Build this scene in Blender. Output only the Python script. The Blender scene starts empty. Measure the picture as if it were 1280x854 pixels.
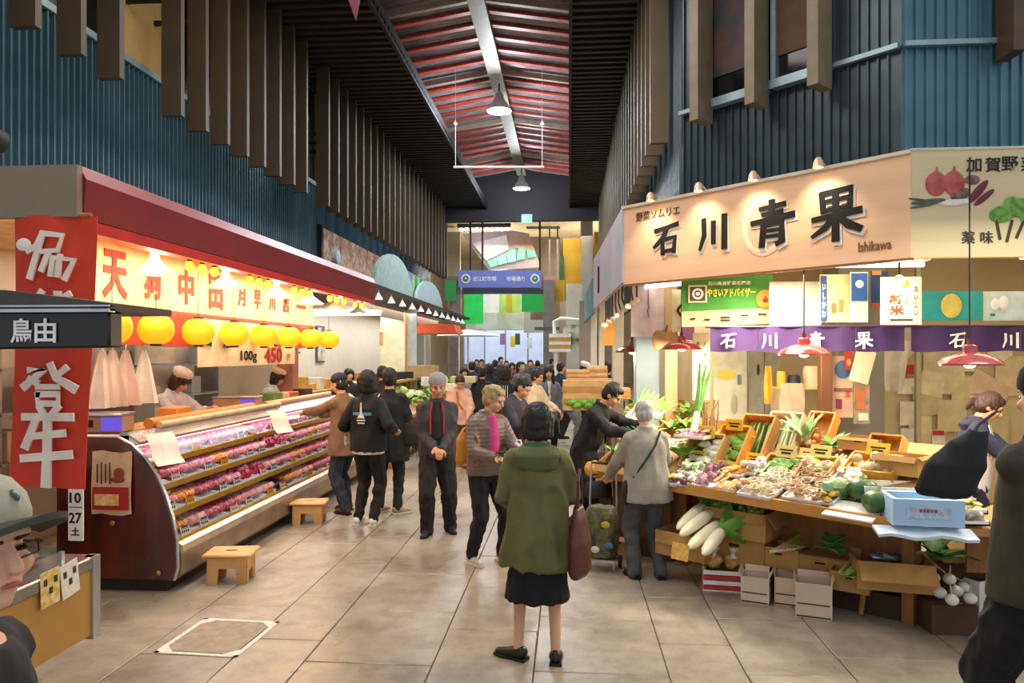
import bpy, bmesh, math, random
from math import sin, cos, pi, radians as R, atan2, sqrt
from mathutils import Vector, Matrix, noise, Euler
random.seed(7)
S = bpy.context.scene
COL = S.collection
# ---------------------------------------------------------------- camera
F = 900.0; YAW = math.atan(71/900); CZ = 1.9; HY = 442
cam_d = bpy.data.cameras.new('camera'); cam = bpy.data.objects.new('camera', cam_d); COL.objects.link(cam)
cam.location = (0, 0, CZ); cam.rotation_euler = (pi/2, 0, YAW)
cam_d.sensor_width = 36; cam_d.lens = 36*F/1280; cam_d.shift_y = (HY-427)/1280; cam_d.clip_start = .05; cam_d.clip_end = 200
S.camera = cam
S.view_settings.view_transform = 'Standard'; S.view_settings.look = 'None'; S.view_settings.gamma = 1
S.view_settings.use_curve_mapping = False; S.view_settings.exposure = 0.45
# ---------------------------------------------------------------- world: ambient fill added in place of daylight, enters by the open end behind the camera
W = bpy.data.worlds.new('world'); S.world = W; W.use_nodes = True
W.node_tree.nodes['Background'].inputs[0].default_value = (.86, .92, 1, 1)
W.node_tree.nodes['Background'].inputs[1].default_value = .62
def area(name, loc, size, power, color=(1,1,1), rot=(0,0,0), sy=None, spread=None):
    l = bpy.data.lights.new(name, 'AREA'); l.energy = power; l.color = color; l.size = size
    if sy: l.shape = 'RECTANGLE'; l.size_y = sy
    if spread: l.spread = spread
    o = bpy.data.objects.new(name, l); o.location = loc; o.rotation_euler = rot; COL.objects.link(o); return o
def point(name, loc, power, color=(1,1,1), r=.05):
    l = bpy.data.lights.new(name, 'POINT'); l.energy = power; l.color = color; l.shadow_soft_size = r
    o = bpy.data.objects.new(name, l); o.location = loc; COL.objects.link(o); return o
WARM = (1, .72, .42); WHT = (1, .95, .88); COOL = (.85, .93, 1)
area('hall_light', (-1.6, 6.5, 7.3), 3, 330, WHT, sy=8)
area('hall_light', (-1.6, 18.5, 7.4), 2.5, 350, COOL, sy=9)
area('meat_shop_light', (-3.45, 7.7, 2.74), .5, 75, (1, .62, .38), rot=(0, R(12), 0), sy=5.5)
area('meat_room_light', (-4.7, 7.8, 2.9), .8, 150, (1, .82, .6), sy=5)
area('grocer_light', (1.9, 7.0, 2.62), .7, 75, (1, .86, .64), rot=(0, 0, -R(45)), sy=.7)
area('grocer_room_light', (3.6, 7.7, 3.3), 3.4, 50, (1, .86, .62), sy=1.4)
area('grocer_front_light', (3.5, 5.2, 3.0), 2, 32, (1, .88, .68), sy=.8)
point('far_ceiling_fill', (-3.5, 35, 5.8), 330, WHT, .5); point('far_ceiling_fill', (1, 34, 5.8), 330, WHT, .5)  # added fill without fixtures, brightens the dark ceiling beyond the roof end
area('side_shop_light', (-4.4, 17, 2.9), 1.2, 130, WHT, sy=10)
area('side_stall_light', (1.6, 14, 2.9), .9, 90, WHT, sy=9)
# ---------------------------------------------------------------- pixel -> place helpers (layout only)
CA, SA = cos(YAW), sin(YAW)
def ray(px): c = (px-640)/F; return Vector((-SA+c*CA, CA+c*SA, 0))
def at(px, py, t):                      # point on the sight line of a pixel at depth t
    v = ray(px)*t; v.z = CZ+t*(HY-py)/F; return v
def P(px, py, z=0.0):                   # where the sight line meets the horizontal plane z
    return at(px, py, (CZ-z)*F/(py-HY))
def atX(px, X): return X/ray(px).x      # depth where the line meets the plane x = X
def atY(px, Y): return Y/ray(px).y
# ---------------------------------------------------------------- materials
def lin(h):
    h = h.lstrip('#'); c = [int(h[i:i+2], 16)/255 for i in (0, 2, 4)]
    return tuple((x/12.92 if x <= .04045 else ((x+.055)/1.055)**2.4) for x in c)+(1,)
MC = {}
def mat(h, rough=.6, metal=0, var=.12, scale=6, bump=0, emit=0, trans=0, ecol=None, h2=None, stretch=None, coat=0, alpha=None, rnd=0):
    key = (h, rough, metal, var, scale, bump, emit, trans, ecol, h2, stretch, coat, alpha, rnd)
    if key in MC: return MC[key]
    m = bpy.data.materials.new('mat_'+h.strip('#')); m.use_nodes = True; MC[key] = m
    nt = m.node_tree; N = nt.nodes; L = nt.links; b = N['Principled BSDF']
    b.inputs['Roughness'].default_value = rough; b.inputs['Metallic'].default_value = metal
    tc = N.new('ShaderNodeTexCoord'); mp = N.new('ShaderNodeMapping'); L.new(tc.outputs['Object'], mp.inputs[0])
    if stretch: mp.inputs['Scale'].default_value = stretch
    no = N.new('ShaderNodeTexNoise'); no.inputs['Scale'].default_value = scale; no.inputs['Detail'].default_value = 4
    L.new(mp.outputs[0], no.inputs['Vector'])
    ra = N.new('ShaderNodeValToRGB'); L.new(no.outputs[0], ra.inputs[0])
    c = lin(h); c2 = lin(h2) if h2 else tuple(min(1, x*(1+var)) for x in c[:3])+(1,)
    c1 = c if h2 else tuple(x*(1-var) for x in c[:3])+(1,)
    ra.color_ramp.elements[0].color = c1; ra.color_ramp.elements[1].color = c2
    ra.color_ramp.elements[0].position = .35; ra.color_ramp.elements[1].position = .65
    out = ra.outputs[0]
    if rnd:
        oi = N.new('ShaderNodeObjectInfo'); hs = N.new('ShaderNodeHueSaturation'); mr = N.new('ShaderNodeMapRange')
        mr.inputs[3].default_value = 1-rnd; mr.inputs[4].default_value = 1+rnd
        L.new(oi.outputs['Random'], mr.inputs[0]); L.new(mr.outputs[0], hs.inputs['Value']); L.new(out, hs.inputs['Color']); out = hs.outputs[0]
    L.new(out, b.inputs['Base Color'])
    if bump:
        bn = N.new('ShaderNodeBump'); bn.inputs['Strength'].default_value = bump; bn.inputs['Distance'].default_value = .01
        L.new(no.outputs[0], bn.inputs['Height']); L.new(bn.outputs[0], b.inputs['Normal'])
    if emit:
        b.inputs['Emission Color'].default_value = lin(ecol or h); b.inputs['Emission Strength'].default_value = emit
    if trans: b.inputs['Transmission Weight'].default_value = trans
    if coat: b.inputs['Coat Weight'].default_value = coat
    if alpha is not None: b.inputs['Alpha'].default_value = alpha
    return m
def glass_mat(tint='#dfeaf0', amt=.12):
    m = bpy.data.materials.new('glass'); m.use_nodes = True; nt = m.node_tree; N = nt.nodes; L = nt.links
    for n in list(N):
        if n.type != 'OUTPUT_MATERIAL': N.remove(n)
    tr = N.new('ShaderNodeBsdfTransparent'); gl = N.new('ShaderNodeBsdfGlossy'); gl.inputs['Roughness'].default_value = .03
    tr.inputs[0].default_value = lin(tint); mx = N.new('ShaderNodeMixShader'); mx.inputs[0].default_value = amt*.5
    L.new(tr.outputs[0], mx.inputs[1]); L.new(gl.outputs[0], mx.inputs[2])
    L.new(mx.outputs[0], N['Material Output'].inputs[0]); return m
GLASS = glass_mat()
# ---------------------------------------------------------------- mesh builder
class MB:
    def __init__(s): s.v = []; s.f = []
    def add(s, vs, fs, M=None):
        n = len(s.v); s.v += [tuple(M @ Vector(v)) if M else tuple(v) for v in vs]; s.f += [tuple(i+n for i in f) for f in fs]; return s
    def box(s, c, d, rz=0, M=None, rx=0, ry=0):
        x, y, z = (k/2 for k in d)
        vs = [(-x,-y,-z),(x,-y,-z),(x,y,-z),(-x,y,-z),(-x,-y,z),(x,-y,z),(x,y,z),(-x,y,z)]
        T = Matrix.Translation(c) @ Euler((rx, ry, rz)).to_matrix().to_4x4()
        if M: T = M @ T
        return s.add(vs, [(0,3,2,1),(4,5,6,7),(0,1,5,4),(1,2,6,5),(2,3,7,6),(3,0,4,7)], T)
    def b2(s, lo, hi, M=None):
        return s.box([(a+b)/2 for a, b in zip(lo, hi)], [abs(b-a) for a, b in zip(lo, hi)], M=M)
    def prism(s, pts, a0, a1, axis='y', M=None):      # outline in the plane normal to axis, extruded a0..a1
        n = len(pts); mk = {'y': lambda p, a: (p[0], a, p[1]), 'x': lambda p, a: (a, p[0], p[1]), 'z': lambda p, a: (p[0], p[1], a)}[axis]
        vs = [mk(p, a0) for p in pts]+[mk(p, a1) for p in pts]
        fs = [tuple(range(n)), tuple(range(2*n-1, n-1, -1))]+[((i+1) % n, i, n+i, n+(i+1) % n) for i in range(n)]
        return s.add(vs, fs, M)
    def tube(s, pts, r, n=8, M=None, flat=1):
        pts = [Vector(p) for p in pts]; rs = r if isinstance(r, (list, tuple)) else [r]*len(pts)
        vs = []; up = None
        for i, p in enumerate(pts):
            d = (pts[min(i+1, len(pts)-1)]-pts[max(i-1, 0)]).normalized()
            if up is None: up = Vector((0, 0, 1)) if abs(d.z) < .9 else Vector((0, 1, 0))
            a = d.cross(up).normalized(); b = a.cross(d).normalized(); up = b
            vs += [p+(a*cos(2*pi*k/n)+b*sin(2*pi*k/n)*flat)*rs[i] for k in range(n)]
        fs = [(i*n+k, i*n+(k+1) % n, (i+1)*n+(k+1) % n, (i+1)*n+k) for i in range(len(pts)-1) for k in range(n)]
        fs += [tuple(range(n-1, -1, -1)), tuple(range((len(pts)-1)*n, len(pts)*n))]
        return s.add(vs, fs, M)
    def lathe(s, prof, n=20, M=None, cap=True):       # profile (r, z)
        vs = [(r*cos(2*pi*k/n), r*sin(2*pi*k/n), z) for r, z in prof for k in range(n)]
        fs = [(i*n+k, i*n+(k+1) % n, (i+1)*n+(k+1) % n, (i+1)*n+k) for i in range(len(prof)-1) for k in range(n)]
        if cap: fs += [tuple(range(n-1, -1, -1)), tuple(range((len(prof)-1)*n, len(prof)*n))]
        return s.add(vs, fs, M)
    def ell(s, c, r, nu=12, nv=8, M=None, nz=0, fr=6, rz=0, rx=0, ry=0):
        if not isinstance(r, (list, tuple, Vector)): r = (r, r, r)
        vs = [(0, 0, -1)]+[(sin(pi*j/nv)*cos(2*pi*i/nu), sin(pi*j/nv)*sin(2*pi*i/nu), -cos(pi*j/nv)) for j in range(1, nv) for i in range(nu)]+[(0, 0, 1)]
        if nz:
            sd = random.random()*50
            vs = [Vector(v)*(1+nz*noise.noise(Vector(v)*fr*.5+Vector((sd, sd, sd)))) for v in vs]
        fs = [(0, 1+(i+1) % nu, 1+i) for i in range(nu)]
        for j in range(nv-2): fs += [(1+j*nu+i, 1+j*nu+(i+1) % nu, 1+(j+1)*nu+(i+1) % nu, 1+(j+1)*nu+i) for i in range(nu)]
        k = 1+(nv-2)*nu; fs += [(k+i, k+(i+1) % nu, k+nu) for i in range(nu)]
        T = Matrix.Translation(c) @ Euler((rx, ry, rz)).to_matrix().to_4x4() @ Matrix.Diagonal((r[0], r[1], r[2], 1))
        if M: T = M @ T
        return s.add(vs, fs, T)
    def cap(s, p0, p1, r0, r1, n=10, M=None):         # tapered capsule
        p0 = Vector(p0); p1 = Vector(p1); d = (p1-p0); l = d.length; d = d/l if l > 1e-6 else Vector((0, 0, 1))
        ps = []; rs = []
        for a in (-80, -50, -25): ps.append(p0+d*r0*sin(R(a))); rs.append(r0*cos(R(a)))
        for q in (0, .5, 1): ps.append(p0.lerp(p1, q)); rs.append(r0+(r1-r0)*q)
        for a in (25, 50, 80): ps.append(p1+d*r1*sin(R(a))); rs.append(r1*cos(R(a)))
        return s.tube(ps, rs, n, M)
    def loft(s, secs, n=20, M=None):                  # sections (centre, rx, ry[, matrix])
        vs = []
        for q in secs:
            c, rx, ry = Vector(q[0]), q[1], q[2]; m = q[3] if len(q) > 3 else None
            for k in range(n):
                v = Vector((rx*cos(2*pi*k/n), ry*sin(2*pi*k/n), 0)); vs.append(c+(m @ v if m else v))
        fs = [(i*n+k, i*n+(k+1) % n, (i+1)*n+(k+1) % n, (i+1)*n+k) for i in range(len(secs)-1) for k in range(n)]
        fs += [tuple(range(n-1, -1, -1)), tuple(range((len(secs)-1)*n, len(secs)*n))]
        return s.add(vs, fs, M)
    def sheet(s, nx, ny, fn, th=.004):                # thick sheet from fn(u, v) -> point
        g = [[Vector(fn(i/nx, j/ny)) for i in range(nx+1)] for j in range(ny+1)]
        top = []; bot = []
        for j in range(ny+1):
            for i in range(nx+1):
                a = g[j][min(i+1, nx)]-g[j][max(i-1, 0)]; b = g[min(j+1, ny)][i]-g[max(j-1, 0)][i]
                nn = a.cross(b); nn = nn.normalized() if nn.length > 1e-9 else Vector((0, 0, 1))
                top.append(g[j][i]+nn*th/2); bot.append(g[j][i]-nn*th/2)
        w = nx+1; o = len(top); fs = []
        for j in range(ny):
            for i in range(nx):
                q = (j*w+i, j*w+i+1, (j+1)*w+i+1, (j+1)*w+i); fs.append(q); fs.append(tuple(o+k for k in q[::-1]))
        for i in range(nx): fs += [(i+1, i, o+i, o+i+1), (ny*w+i, ny*w+i+1, o+ny*w+i+1, o+ny*w+i)]
        for j in range(ny): fs += [(j*w, (j+1)*w, o+(j+1)*w, o+j*w), ((j+1)*w+nx, j*w+nx, o+j*w+nx, o+(j+1)*w+nx)]
        return s.add(top+bot, fs)
    def mesh(s, name, m=None, smooth=True, ang=35):
        me = bpy.data.meshes.new(name); me.from_pydata(s.v, [], s.f); me.validate(); me.update()
        if m: me.materials.append(m)
        if smooth and len(me.polygons): me.set_sharp_from_angle(angle=R(ang)); 
        return me
    def build(s, name, m, parent=None, loc=None, rot=None, smooth=True, bev=0, kind=None, label=None):
        me = s.mesh(name, m, smooth)
        if bev:
            bm = bmesh.new(); bm.from_mesh(me); bmesh.ops.bevel(bm, geom=[e for e in bm.edges if e.is_manifold and e.calc_face_angle(0) > .6], offset=bev, segments=1, affect='EDGES'); bm.to_mesh(me); bm.free()
        o = bpy.data.objects.new(name, me); COL.objects.link(o)
        if parent: o.parent = parent
        if loc is not None: o.location = loc
        if rot is not None: o.rotation_euler = rot
        if kind: o['kind'] = kind
        if label: o['label'] = label
        return o
def tag(o, label, cat, group=None):
    o['label'] = label; o['category'] = cat
    if group: o['group'] = group
    return o
def thing(name, label, cat, loc=(0,0,0), rz=0, group=None, rot=None):
    o = bpy.data.objects.new(name, None); o.empty_display_size = .1; COL.objects.link(o)
    o.location = loc; o.rotation_euler = rot if rot else (0, 0, rz); return tag(o, label, cat, group)
def struct(name, mb, m, **k): return mb.build(name, m, kind='structure', **k)
CH = {}
def dup(root, loc, rz=None, label=None, group=None, rot=None, scale=None):
    r = root.copy(); COL.objects.link(r); r.location = loc
    if rz is not None: r.rotation_euler = (0, 0, rz)
    if rot is not None: r.rotation_euler = rot
    if scale: r.scale = (scale,)*3
    if label: r['label'] = label
    if group: r['group'] = group
    if root.name not in CH: CH[root.name] = [(c, [g for g in COL.objects if g.parent == c]) for c in COL.objects if c.parent == root]
    for c, gs in CH[root.name]:
        d = c.copy(); COL.objects.link(d); d.parent = r
        for g in gs: h = g.copy(); COL.objects.link(h); h.parent = d
    return r
# writing: glyph mesh standing up, facing local -y, centred on x, baseline at z; fit to width w / height h
TX = {}
def text_obj(body, m, parent, loc, h, w=None, off=0, name='lettering', rz=0, extr=.002, skew=0, vertical=False, rx=0):
    k = (body, off, vertical)
    if k not in TX:
        c = bpy.data.curves.new('t', 'FONT'); c.body = '\n'.join(body) if vertical else body; c.offset = off; c.resolution_u = 2
        c.align_x = 'CENTER'; c.space_line = 1.05 if vertical else 1
        c.extrude = .012
        o = bpy.data.objects.new('t', c); COL.objects.link(o)
        TX[k] = bpy.data.meshes.new_from_object(o.evaluated_get(bpy.context.evaluated_depsgraph_get())); bpy.data.objects.remove(o)
    me = TX[k].copy(); xs = [v.co.x for v in me.vertices]; ys = [v.co.y for v in me.vertices]
    W_, H_ = max(xs)-min(xs), max(ys)-min(ys); cx = (max(xs)+min(xs))/2; cy = (max(ys)+min(ys))/2
    sz = h/H_; sx = (w/W_) if w else sz
    for v in me.vertices:
        x, y, z = v.co; v.co = ((x-cx)*sx+(y-cy)*sz*skew, -(z/.012)*extr, (y-cy)*sz)
    me.materials.clear(); me.materials.append(m)
    o = bpy.data.objects.new(name, me); COL.objects.link(o); o.parent = parent; o.location = loc; o.rotation_euler = (rx, 0, rz)
    return o
# brush lettering: strokes ((x,z,width),...) on a unit square, drawn as ribbons facing local -y
def brush(strokes, m, parent, loc, sx, sz, name='lettering', th=.012, wk=1.0):
    mb = MB()
    for si, st in enumerate(strokes):
        p = [Vector((a*sx, 0, b*sz)) for a, b, _ in st]; w = [q[2]*sx*wk for q in st]
        L_ = []; Rr = []
        for i in range(len(p)):
            d = (p[min(i+1, len(p)-1)]-p[max(i-1, 0)]).normalized(); n = Vector((-d.z, 0, d.x))
            e = d*(-w[i]*.3 if i == 0 else (w[i]*.3 if i == len(p)-1 else 0))
            L_.append(p[i]+n*w[i]/2+e); Rr.append(p[i]-n*w[i]/2+e)
        y = -.0006*si
        for i in range(len(p)-1):
            q = [L_[i], L_[i+1], Rr[i+1], Rr[i]]; vs = [(a.x, -th+y, a.z) for a in q]+[(a.x, 0, a.z) for a in q]
            mb.add(vs, [(0,1,2,3),(7,6,5,4),(0,4,5,1),(1,5,6,2),(2,6,7,3),(3,7,4,0)])
    return mb.build(name, m, parent, loc=loc, smooth=False)
K = mat('#17130f', .6); WHITE = mat('#f2efe8', .6); CREAM = mat('#e9d9b4', .7); WOOD = mat('#a9763c', .6, var=.25, scale=5, stretch=(1, 8, 1))
STEEL = mat('#b9bcc0', .3, .8); CARD = mat('#b58a4d', .8, var=.08, scale=9, rnd=.12); PAPER = mat('#ece4d2', .7)
# ================================================================ FLOOR
fm = bpy.data.materials.new('floor_stone'); fm.use_nodes = True
def floor_mat(m, rnd):
    nt = m.node_tree; N = nt.nodes; L = nt.links; b = N['Principled BSDF']
    tc = N.new('ShaderNodeTexCoord'); geo = N.new('ShaderNodeNewGeometry')
    n1 = N.new('ShaderNodeTexNoise'); n1.inputs['Scale'].default_value = 1.1; n1.inputs['Detail'].default_value = 6; L.new(geo.outputs['Position'], n1.inputs['Vector'])
    n2 = N.new('ShaderNodeTexNoise'); n2.inputs['Scale'].default_value = 5; n2.inputs['Detail'].default_value = 8; n2.inputs['Roughness'].default_value = .7; L.new(geo.outputs['Position'], n2.inputs['Vector'])
    r1 = N.new('ShaderNodeValToRGB'); r1.color_ramp.elements[0].color = lin('#857a68'); r1.color_ramp.elements[1].color = lin('#a79b86'); r1.color_ramp.elements[0].position = .3; r1.color_ramp.elements[1].position = .7
    L.new(n1.outputs[0], r1.inputs[0])
    r2 = N.new('ShaderNodeValToRGB'); r2.color_ramp.elements[0].color = (.72,.72,.72,1); r2.color_ramp.elements[1].color = (1.08,1.08,1.08,1); r2.color_ramp.elements[0].position = .35; r2.color_ramp.elements[1].position = .6
    L.new(n2.outputs[0], r2.inputs[0])
    mx = N.new('ShaderNodeMix'); mx.data_type = 'RGBA'; mx.blend_type = 'MULTIPLY'; mx.inputs[0].default_value = 1
    L.new(r1.outputs[0], mx.inputs[6]); L.new(r2.outputs[0], mx.inputs[7]); out = mx.outputs[2]
    oi = N.new('ShaderNodeObjectInfo'); hs = N.new('ShaderNodeHueSaturation'); mr = N.new('ShaderNodeMapRange'); mr.inputs[3].default_value = 1-rnd; mr.inputs[4].default_value = 1+rnd
    L.new(oi.outputs['Random'], mr.inputs[0]); L.new(mr.outputs[0], hs.inputs['Value']); L.new(out, hs.inputs['Color']); L.new(hs.outputs[0], b.inputs['Base Color'])
    r3 = N.new('ShaderNodeMapRange'); r3.inputs[1].default_value = .3; r3.inputs[2].default_value = .7; r3.inputs[3].default_value = .2; r3.inputs[4].default_value = .5
    L.new(n1.outputs[0], r3.inputs[0]); L.new(r3.outputs[0], b.inputs['Roughness'])
    bn = N.new('ShaderNodeBump'); bn.inputs['Strength'].default_value = .25; bn.inputs['Distance'].default_value = .01; L.new(n2.outputs[0], bn.inputs['Height']); L.new(bn.outputs[0], b.inputs['Normal'])
floor_mat(fm, .07)
fl = struct('floor', MB().b2((-7, -3, -.2), (7, 48, -.012)), mat('#4d463a', .7))
tw, tl = .62, .9; TILE = {}
def tile(w, l):
    k = (round(w, 3), round(l, 3))
    if k not in TILE:
        mb = MB().box((0, 0, -.012), (w-.008, l-.008, .024)); me = mb.mesh('floor_tile', fm)
        bm = bmesh.new(); bm.from_mesh(me); bmesh.ops.bevel(bm, geom=[e for e in bm.edges if all(v.co.z > -.001 for v in e.verts)], offset=.004, segments=1, affect='EDGES'); bm.to_mesh(me); bm.free(); TILE[k] = me
    return TILE[k]
def put_tile(x, y, w, l):
    o = bpy.data.objects.new('floor_tile', tile(w, l)); o.location = (x, y, random.uniform(-.0015, .0015)); o.parent = fl; COL.objects.link(o)
x0 = -1.65-tw*4; cnt = 0
cols = []
x = x0
for i in range(12):
    w = (.62, .8, .62, .46, .8, .62, .8, .46, .62, .8, .62, .8)[i]; cols.append((x, w)); x += w
for i, (x, w) in enumerate(cols):
    y = 2.4+(.45 if i % 2 else .1)*(1+.3*(i % 3))
    while y < 16:
        if len([1 for c in fl.children]) < 290 and True:
            pass
        put_tile(x+w/2, y+tl/2, w, tl); y += tl; cnt += 1
far = MB(); far.b2((cols[0][0], 16.0, -.03), (cols[-1][0]+.8, 47, -.003)); far.b2((-6.9, -2.9, -.024), (cols[0][0]-.01, 47, -.002)); far.b2((cols[-1][0]+.81, -2.9, -.024), (6.9, 47, -.002)); far.b2((cols[0][0], -2.9, -.024), (cols[-1][0]+.8, 2.4, -.004))
o = far.build('floor_slab', fm, fl)
# steel access cover with painted outline
a = [P(205, 818), P(302, 818), P(336, 777), P(252, 777)]
hc = sum(a, Vector())/4; t = thing('access_cover', 'square floor hatch with a worn white painted outline', 'hatch', (hc.x, hc.y, 0), -.05)
MB().box((0, 0, .003), (.48, .52, .006)).build('cover_plate', mat('#8d8069', .6, var=.15, scale=14, bump=.3), t, bev=.001)
m = MB(); wht = mat('#d9d2c2', .7, var=.15, scale=30)
for sx, sy, dx, dy in ((0, -1, .56, .03), (0, 1, .56, .03), (-1, 0, .03, .6), (1, 0, .03, .6)): m.box((sx*.265, sy*.285, .0025), (dx, dy, .005))
for sx in (-1, 1):
    for sy in (-1, 1): m.prism([(sx*.26, sy*.28), (sx*.16, sy*.28), (sx*.26, sy*.18)][::sx*sy], .001, .0065, 'z')
m.build('painted_outline', wht, t, smooth=False)
# ================================================================ WALLS
def corr(mb, p0, p1, z0, z1, pitch=.075, dep=.022):    # ribbed cladding between two plan points, outside on the right-hand side of p0->p1
    p0 = Vector((*p0, 0)); p1 = Vector((*p1, 0)); d = p1-p0; L_ = d.length; d.normalize(); n = Vector((d.y, -d.x, 0)); k = int(L_/pitch)
    pts = []
    for i in range(k):
        for q, h in ((0, 0), (.16, 0), (.26, 1), (.42, 1), (.52, 0)): pts.append(p0+d*(i+q)*pitch+n*dep*h)
    pts.append(p1)
    vs = [(p.x, p.y, z) for p in pts for z in (z0, z1)]
    mb.add(vs, [(2*i, 2*i+2, 2*i+3, 2*i+1) for i in range(len(pts)-1)])
BLUE = mat('#46646e', .38, .35, var=.15, scale=3); BLUED = mat('#3a5a69', .42, .3, var=.1, scale=2); FINC = mat('#483a29', .55, .0, var=.12, scale=2); BEIGE = mat('#a5854f', .7, var=.06)
DK = mat('#17120f', .7); TRIMC = mat('#8ea3ab', .4, .5)
CEIL = 7.54; WX = -5.48
m = MB(); m.b2((WX-.2, -1, 2.9), (WX-.03, 28, CEIL)); wl = struct('wall_left', m, mat('#27373f', .6))
m = MB(); corr(m, (WX, 2), (WX, 28), 2.95, 5.5, .1, .045); m.build('corrugated_cladding', BLUE, wl, smooth=False)
m = MB(); m.b2((WX-.03, -1, 5.6), (WX-.01, 28, CEIL)); m.build('window_band', mat('#0d0d0d', .2), wl)
m = MB(); m.b2((WX-.02, 2, 5.5), (WX+.07, 28, 5.58)); m.build('sill', TRIMC, wl)
for y0, y1 in ((8.35, 9.3), (15.2, 16.3)): MB().b2((WX-.02, y0, 5.58), (WX+.06, y1, CEIL)).build('infill_panel', BEIGE, wl)
finm = MB().b2((-.25, -.04, 0), (0, .04, CEIL-4.8)).mesh('fin', FINC)
for k in range(-2, 37):
    if k in (3, 12): continue
    o = bpy.data.objects.new('fin', finm); o.location = (-4.7, 6.05+.6*k, 4.8); o.parent = wl; COL.objects.link(o)
    if k % 1 == 0:
        pass
brk = MB()
for k in range(-2, 37):
    if k not in (3, 12): brk.b2((WX, 6.03+.6*k, 6.2), (-4.92, 6.07+.6*k, 6.26))
o = brk.build('fin_bracket', K, wl); o['kind'] = 'stuff'
# right aisle wall, chamfered corner, front
m = MB(); A0 = (1.45, 27); A1 = (1.45, 9.35); B1 = (3.3, 7.45); C1 = (7, 7.45)
wr = struct('wall_right', MB().prism([(1.55, 27), (1.55, 9.4), (3.35, 7.55), (7, 7.55), (7, 7.7), (3.42, 7.7), (1.7, 9.5), (1.7, 27)], 3.3, CEIL+1, 'z'), mat('#27373f', .6))
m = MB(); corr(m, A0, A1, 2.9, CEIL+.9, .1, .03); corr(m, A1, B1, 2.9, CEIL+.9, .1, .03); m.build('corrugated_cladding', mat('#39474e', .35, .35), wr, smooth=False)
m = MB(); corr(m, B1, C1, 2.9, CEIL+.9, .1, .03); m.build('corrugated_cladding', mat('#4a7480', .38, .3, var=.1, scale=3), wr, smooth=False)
d = Vector((1.85, -1.9, 0)); dl = d.length; d.normalize(); nd = Vector((d.y, -d.x, 0)); A1v = Vector((*A1, 0))
Mx = Matrix.Translation(A1v) @ Matrix.Rotation(atan2(d.y, d.x), 4, 'Z')      # local: x along the chamfer, -y outwards
def ch(px_lo, px_hi):   # distance along chamfer of pixel columns
    r = []
    for px in (px_lo, px_hi):
        q = ray(px); # solve A1v + s d = t q
        det = d.x*(-q.y)+d.y*q.x; s = ((-A1v.x)*(-q.y)-(-q.x)*(-A1v.y))/det; r.append(s)
    return r
a0, a1 = ch(884, 968); b0, b1 = ch(972, 1036)
tr = MB(); tr.box((a0/2, -.06, 4.95), (a0, .06, .05), M=Mx)
tr.box(((b1+dl)/2, -.06, 4.95), (dl-b1, .06, .05), M=Mx); tr.build('ledge_trim', TRIMC, wr)
for nme, x0_, x1_ in (('window_1', a0, a1), ('window_2', a1+.03, b1)):
    w = MB().box(((x0_+x1_)/2, -.05, 6.4), (x1_-x0_, .02, 2.9), M=Mx).build(nme, mat('#15181b', .08, .2), kind='structure')
    MB().box(((x0_+x1_)/2, -.09, 4.93), (x1_-x0_+.06, .12, .1), M=Mx).build('window_sill', TRIMC, w)
    MB().box((x0_+.03, -.09, 6.4), (.06, .09, 2.9), M=Mx).build('window_frame', TRIMC, w)
    MB().box(((x0_+x1_)/2, -.07, 5.75), ((x1_-x0_)*.8, .02, 1.0), M=Mx).build('blind', mat('#5a4126', .7) if nme == 'window_2' else mat('#2a3438', .7, h2='#5b3a31', scale=3), w)
MB().b2((5.0, 7.36, 4.9), (7, 7.42, 7.5)).build('window_3', mat('#1b1c1a', .1), kind='structure'); tr = MB().b2((4.95, 7.3, 4.82), (7, 7.42, 4.9)).b2((B1[0], 7.36, 4.93), (5.0, 7.42, 4.98)).build('ledge_trim', TRIMC, wr)
finr = MB().b2((-.06, -.3, 0), (.06, 0, CEIL-4.6)).mesh('fin', mat('#7a6c55', .5))
for px in (893, 962, 1040):
    s_, _ = ch(px, px); q = A1v+d*s_+nd*.12
    o = bpy.data.objects.new('fin', finr); o.location = (q.x, q.y, 4.68); o.rotation_euler = (0, 0, atan2(d.y, d.x)); o.parent = wr; COL.objects.link(o)
o = bpy.data.objects.new('fin', MB().b2((-.06, -.3, 0), (.06, 0, 3)).mesh('fin', mat('#4a3826', .5))); q = at(1240, 77, 7.2); o.location = (q.x, 7.4, 4.75); o.parent = wr; COL.objects.link(o)
fin2 = MB().b2((0, -.045, 0), (.24, .045, CEIL-4.75)).mesh('fin', mat('#6a5c48', .5, var=.12, scale=2))
for k in range(29):
    o = bpy.data.objects.new('fin', fin2); o.location = (1.1, 9.9+.6*k, 4.75); o.parent = wr; COL.objects.link(o)
# ================================================================ CEILING + ROOF
OL = -3.13
ceil = struct('ceiling', MB().b2((-7, -1, CEIL+.12), (OL, 28, CEIL+.2)).b2((0, -1, CEIL+.12), (1.5, 28, CEIL+.2)), DK)
m = MB(); y = 1.0
while y < 28: m.b2((-5.5, y, CEIL-.02), (OL, y+.1, CEIL+.06)); m.b2((0, y, CEIL-.02), (1.4, y+.1, CEIL+.06)); y += .24
m.build('ceiling_slat', mat('#2e211a', .6), ceil, kind='stuff')
MB().b2((OL-.06, -1, CEIL-.08), (OL, 28, CEIL+.12)).b2((0, -1, CEIL-.08), (.06, 28, CEIL+.12)).build('opening_edge', mat('#120e0d', .6), ceil)
RX, RZ = -1.8, 8.85
def rz(x): return RZ-abs(x-RX)*.16
pinkm = mat('#7f7076', .35, .1, h2='#a3989f', scale=4, bump=.3, stretch=(1, 6, 1)); redm = mat('#b8402a', .5, var=.2, scale=5); raf = mat('#9c8773', .5)
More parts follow.
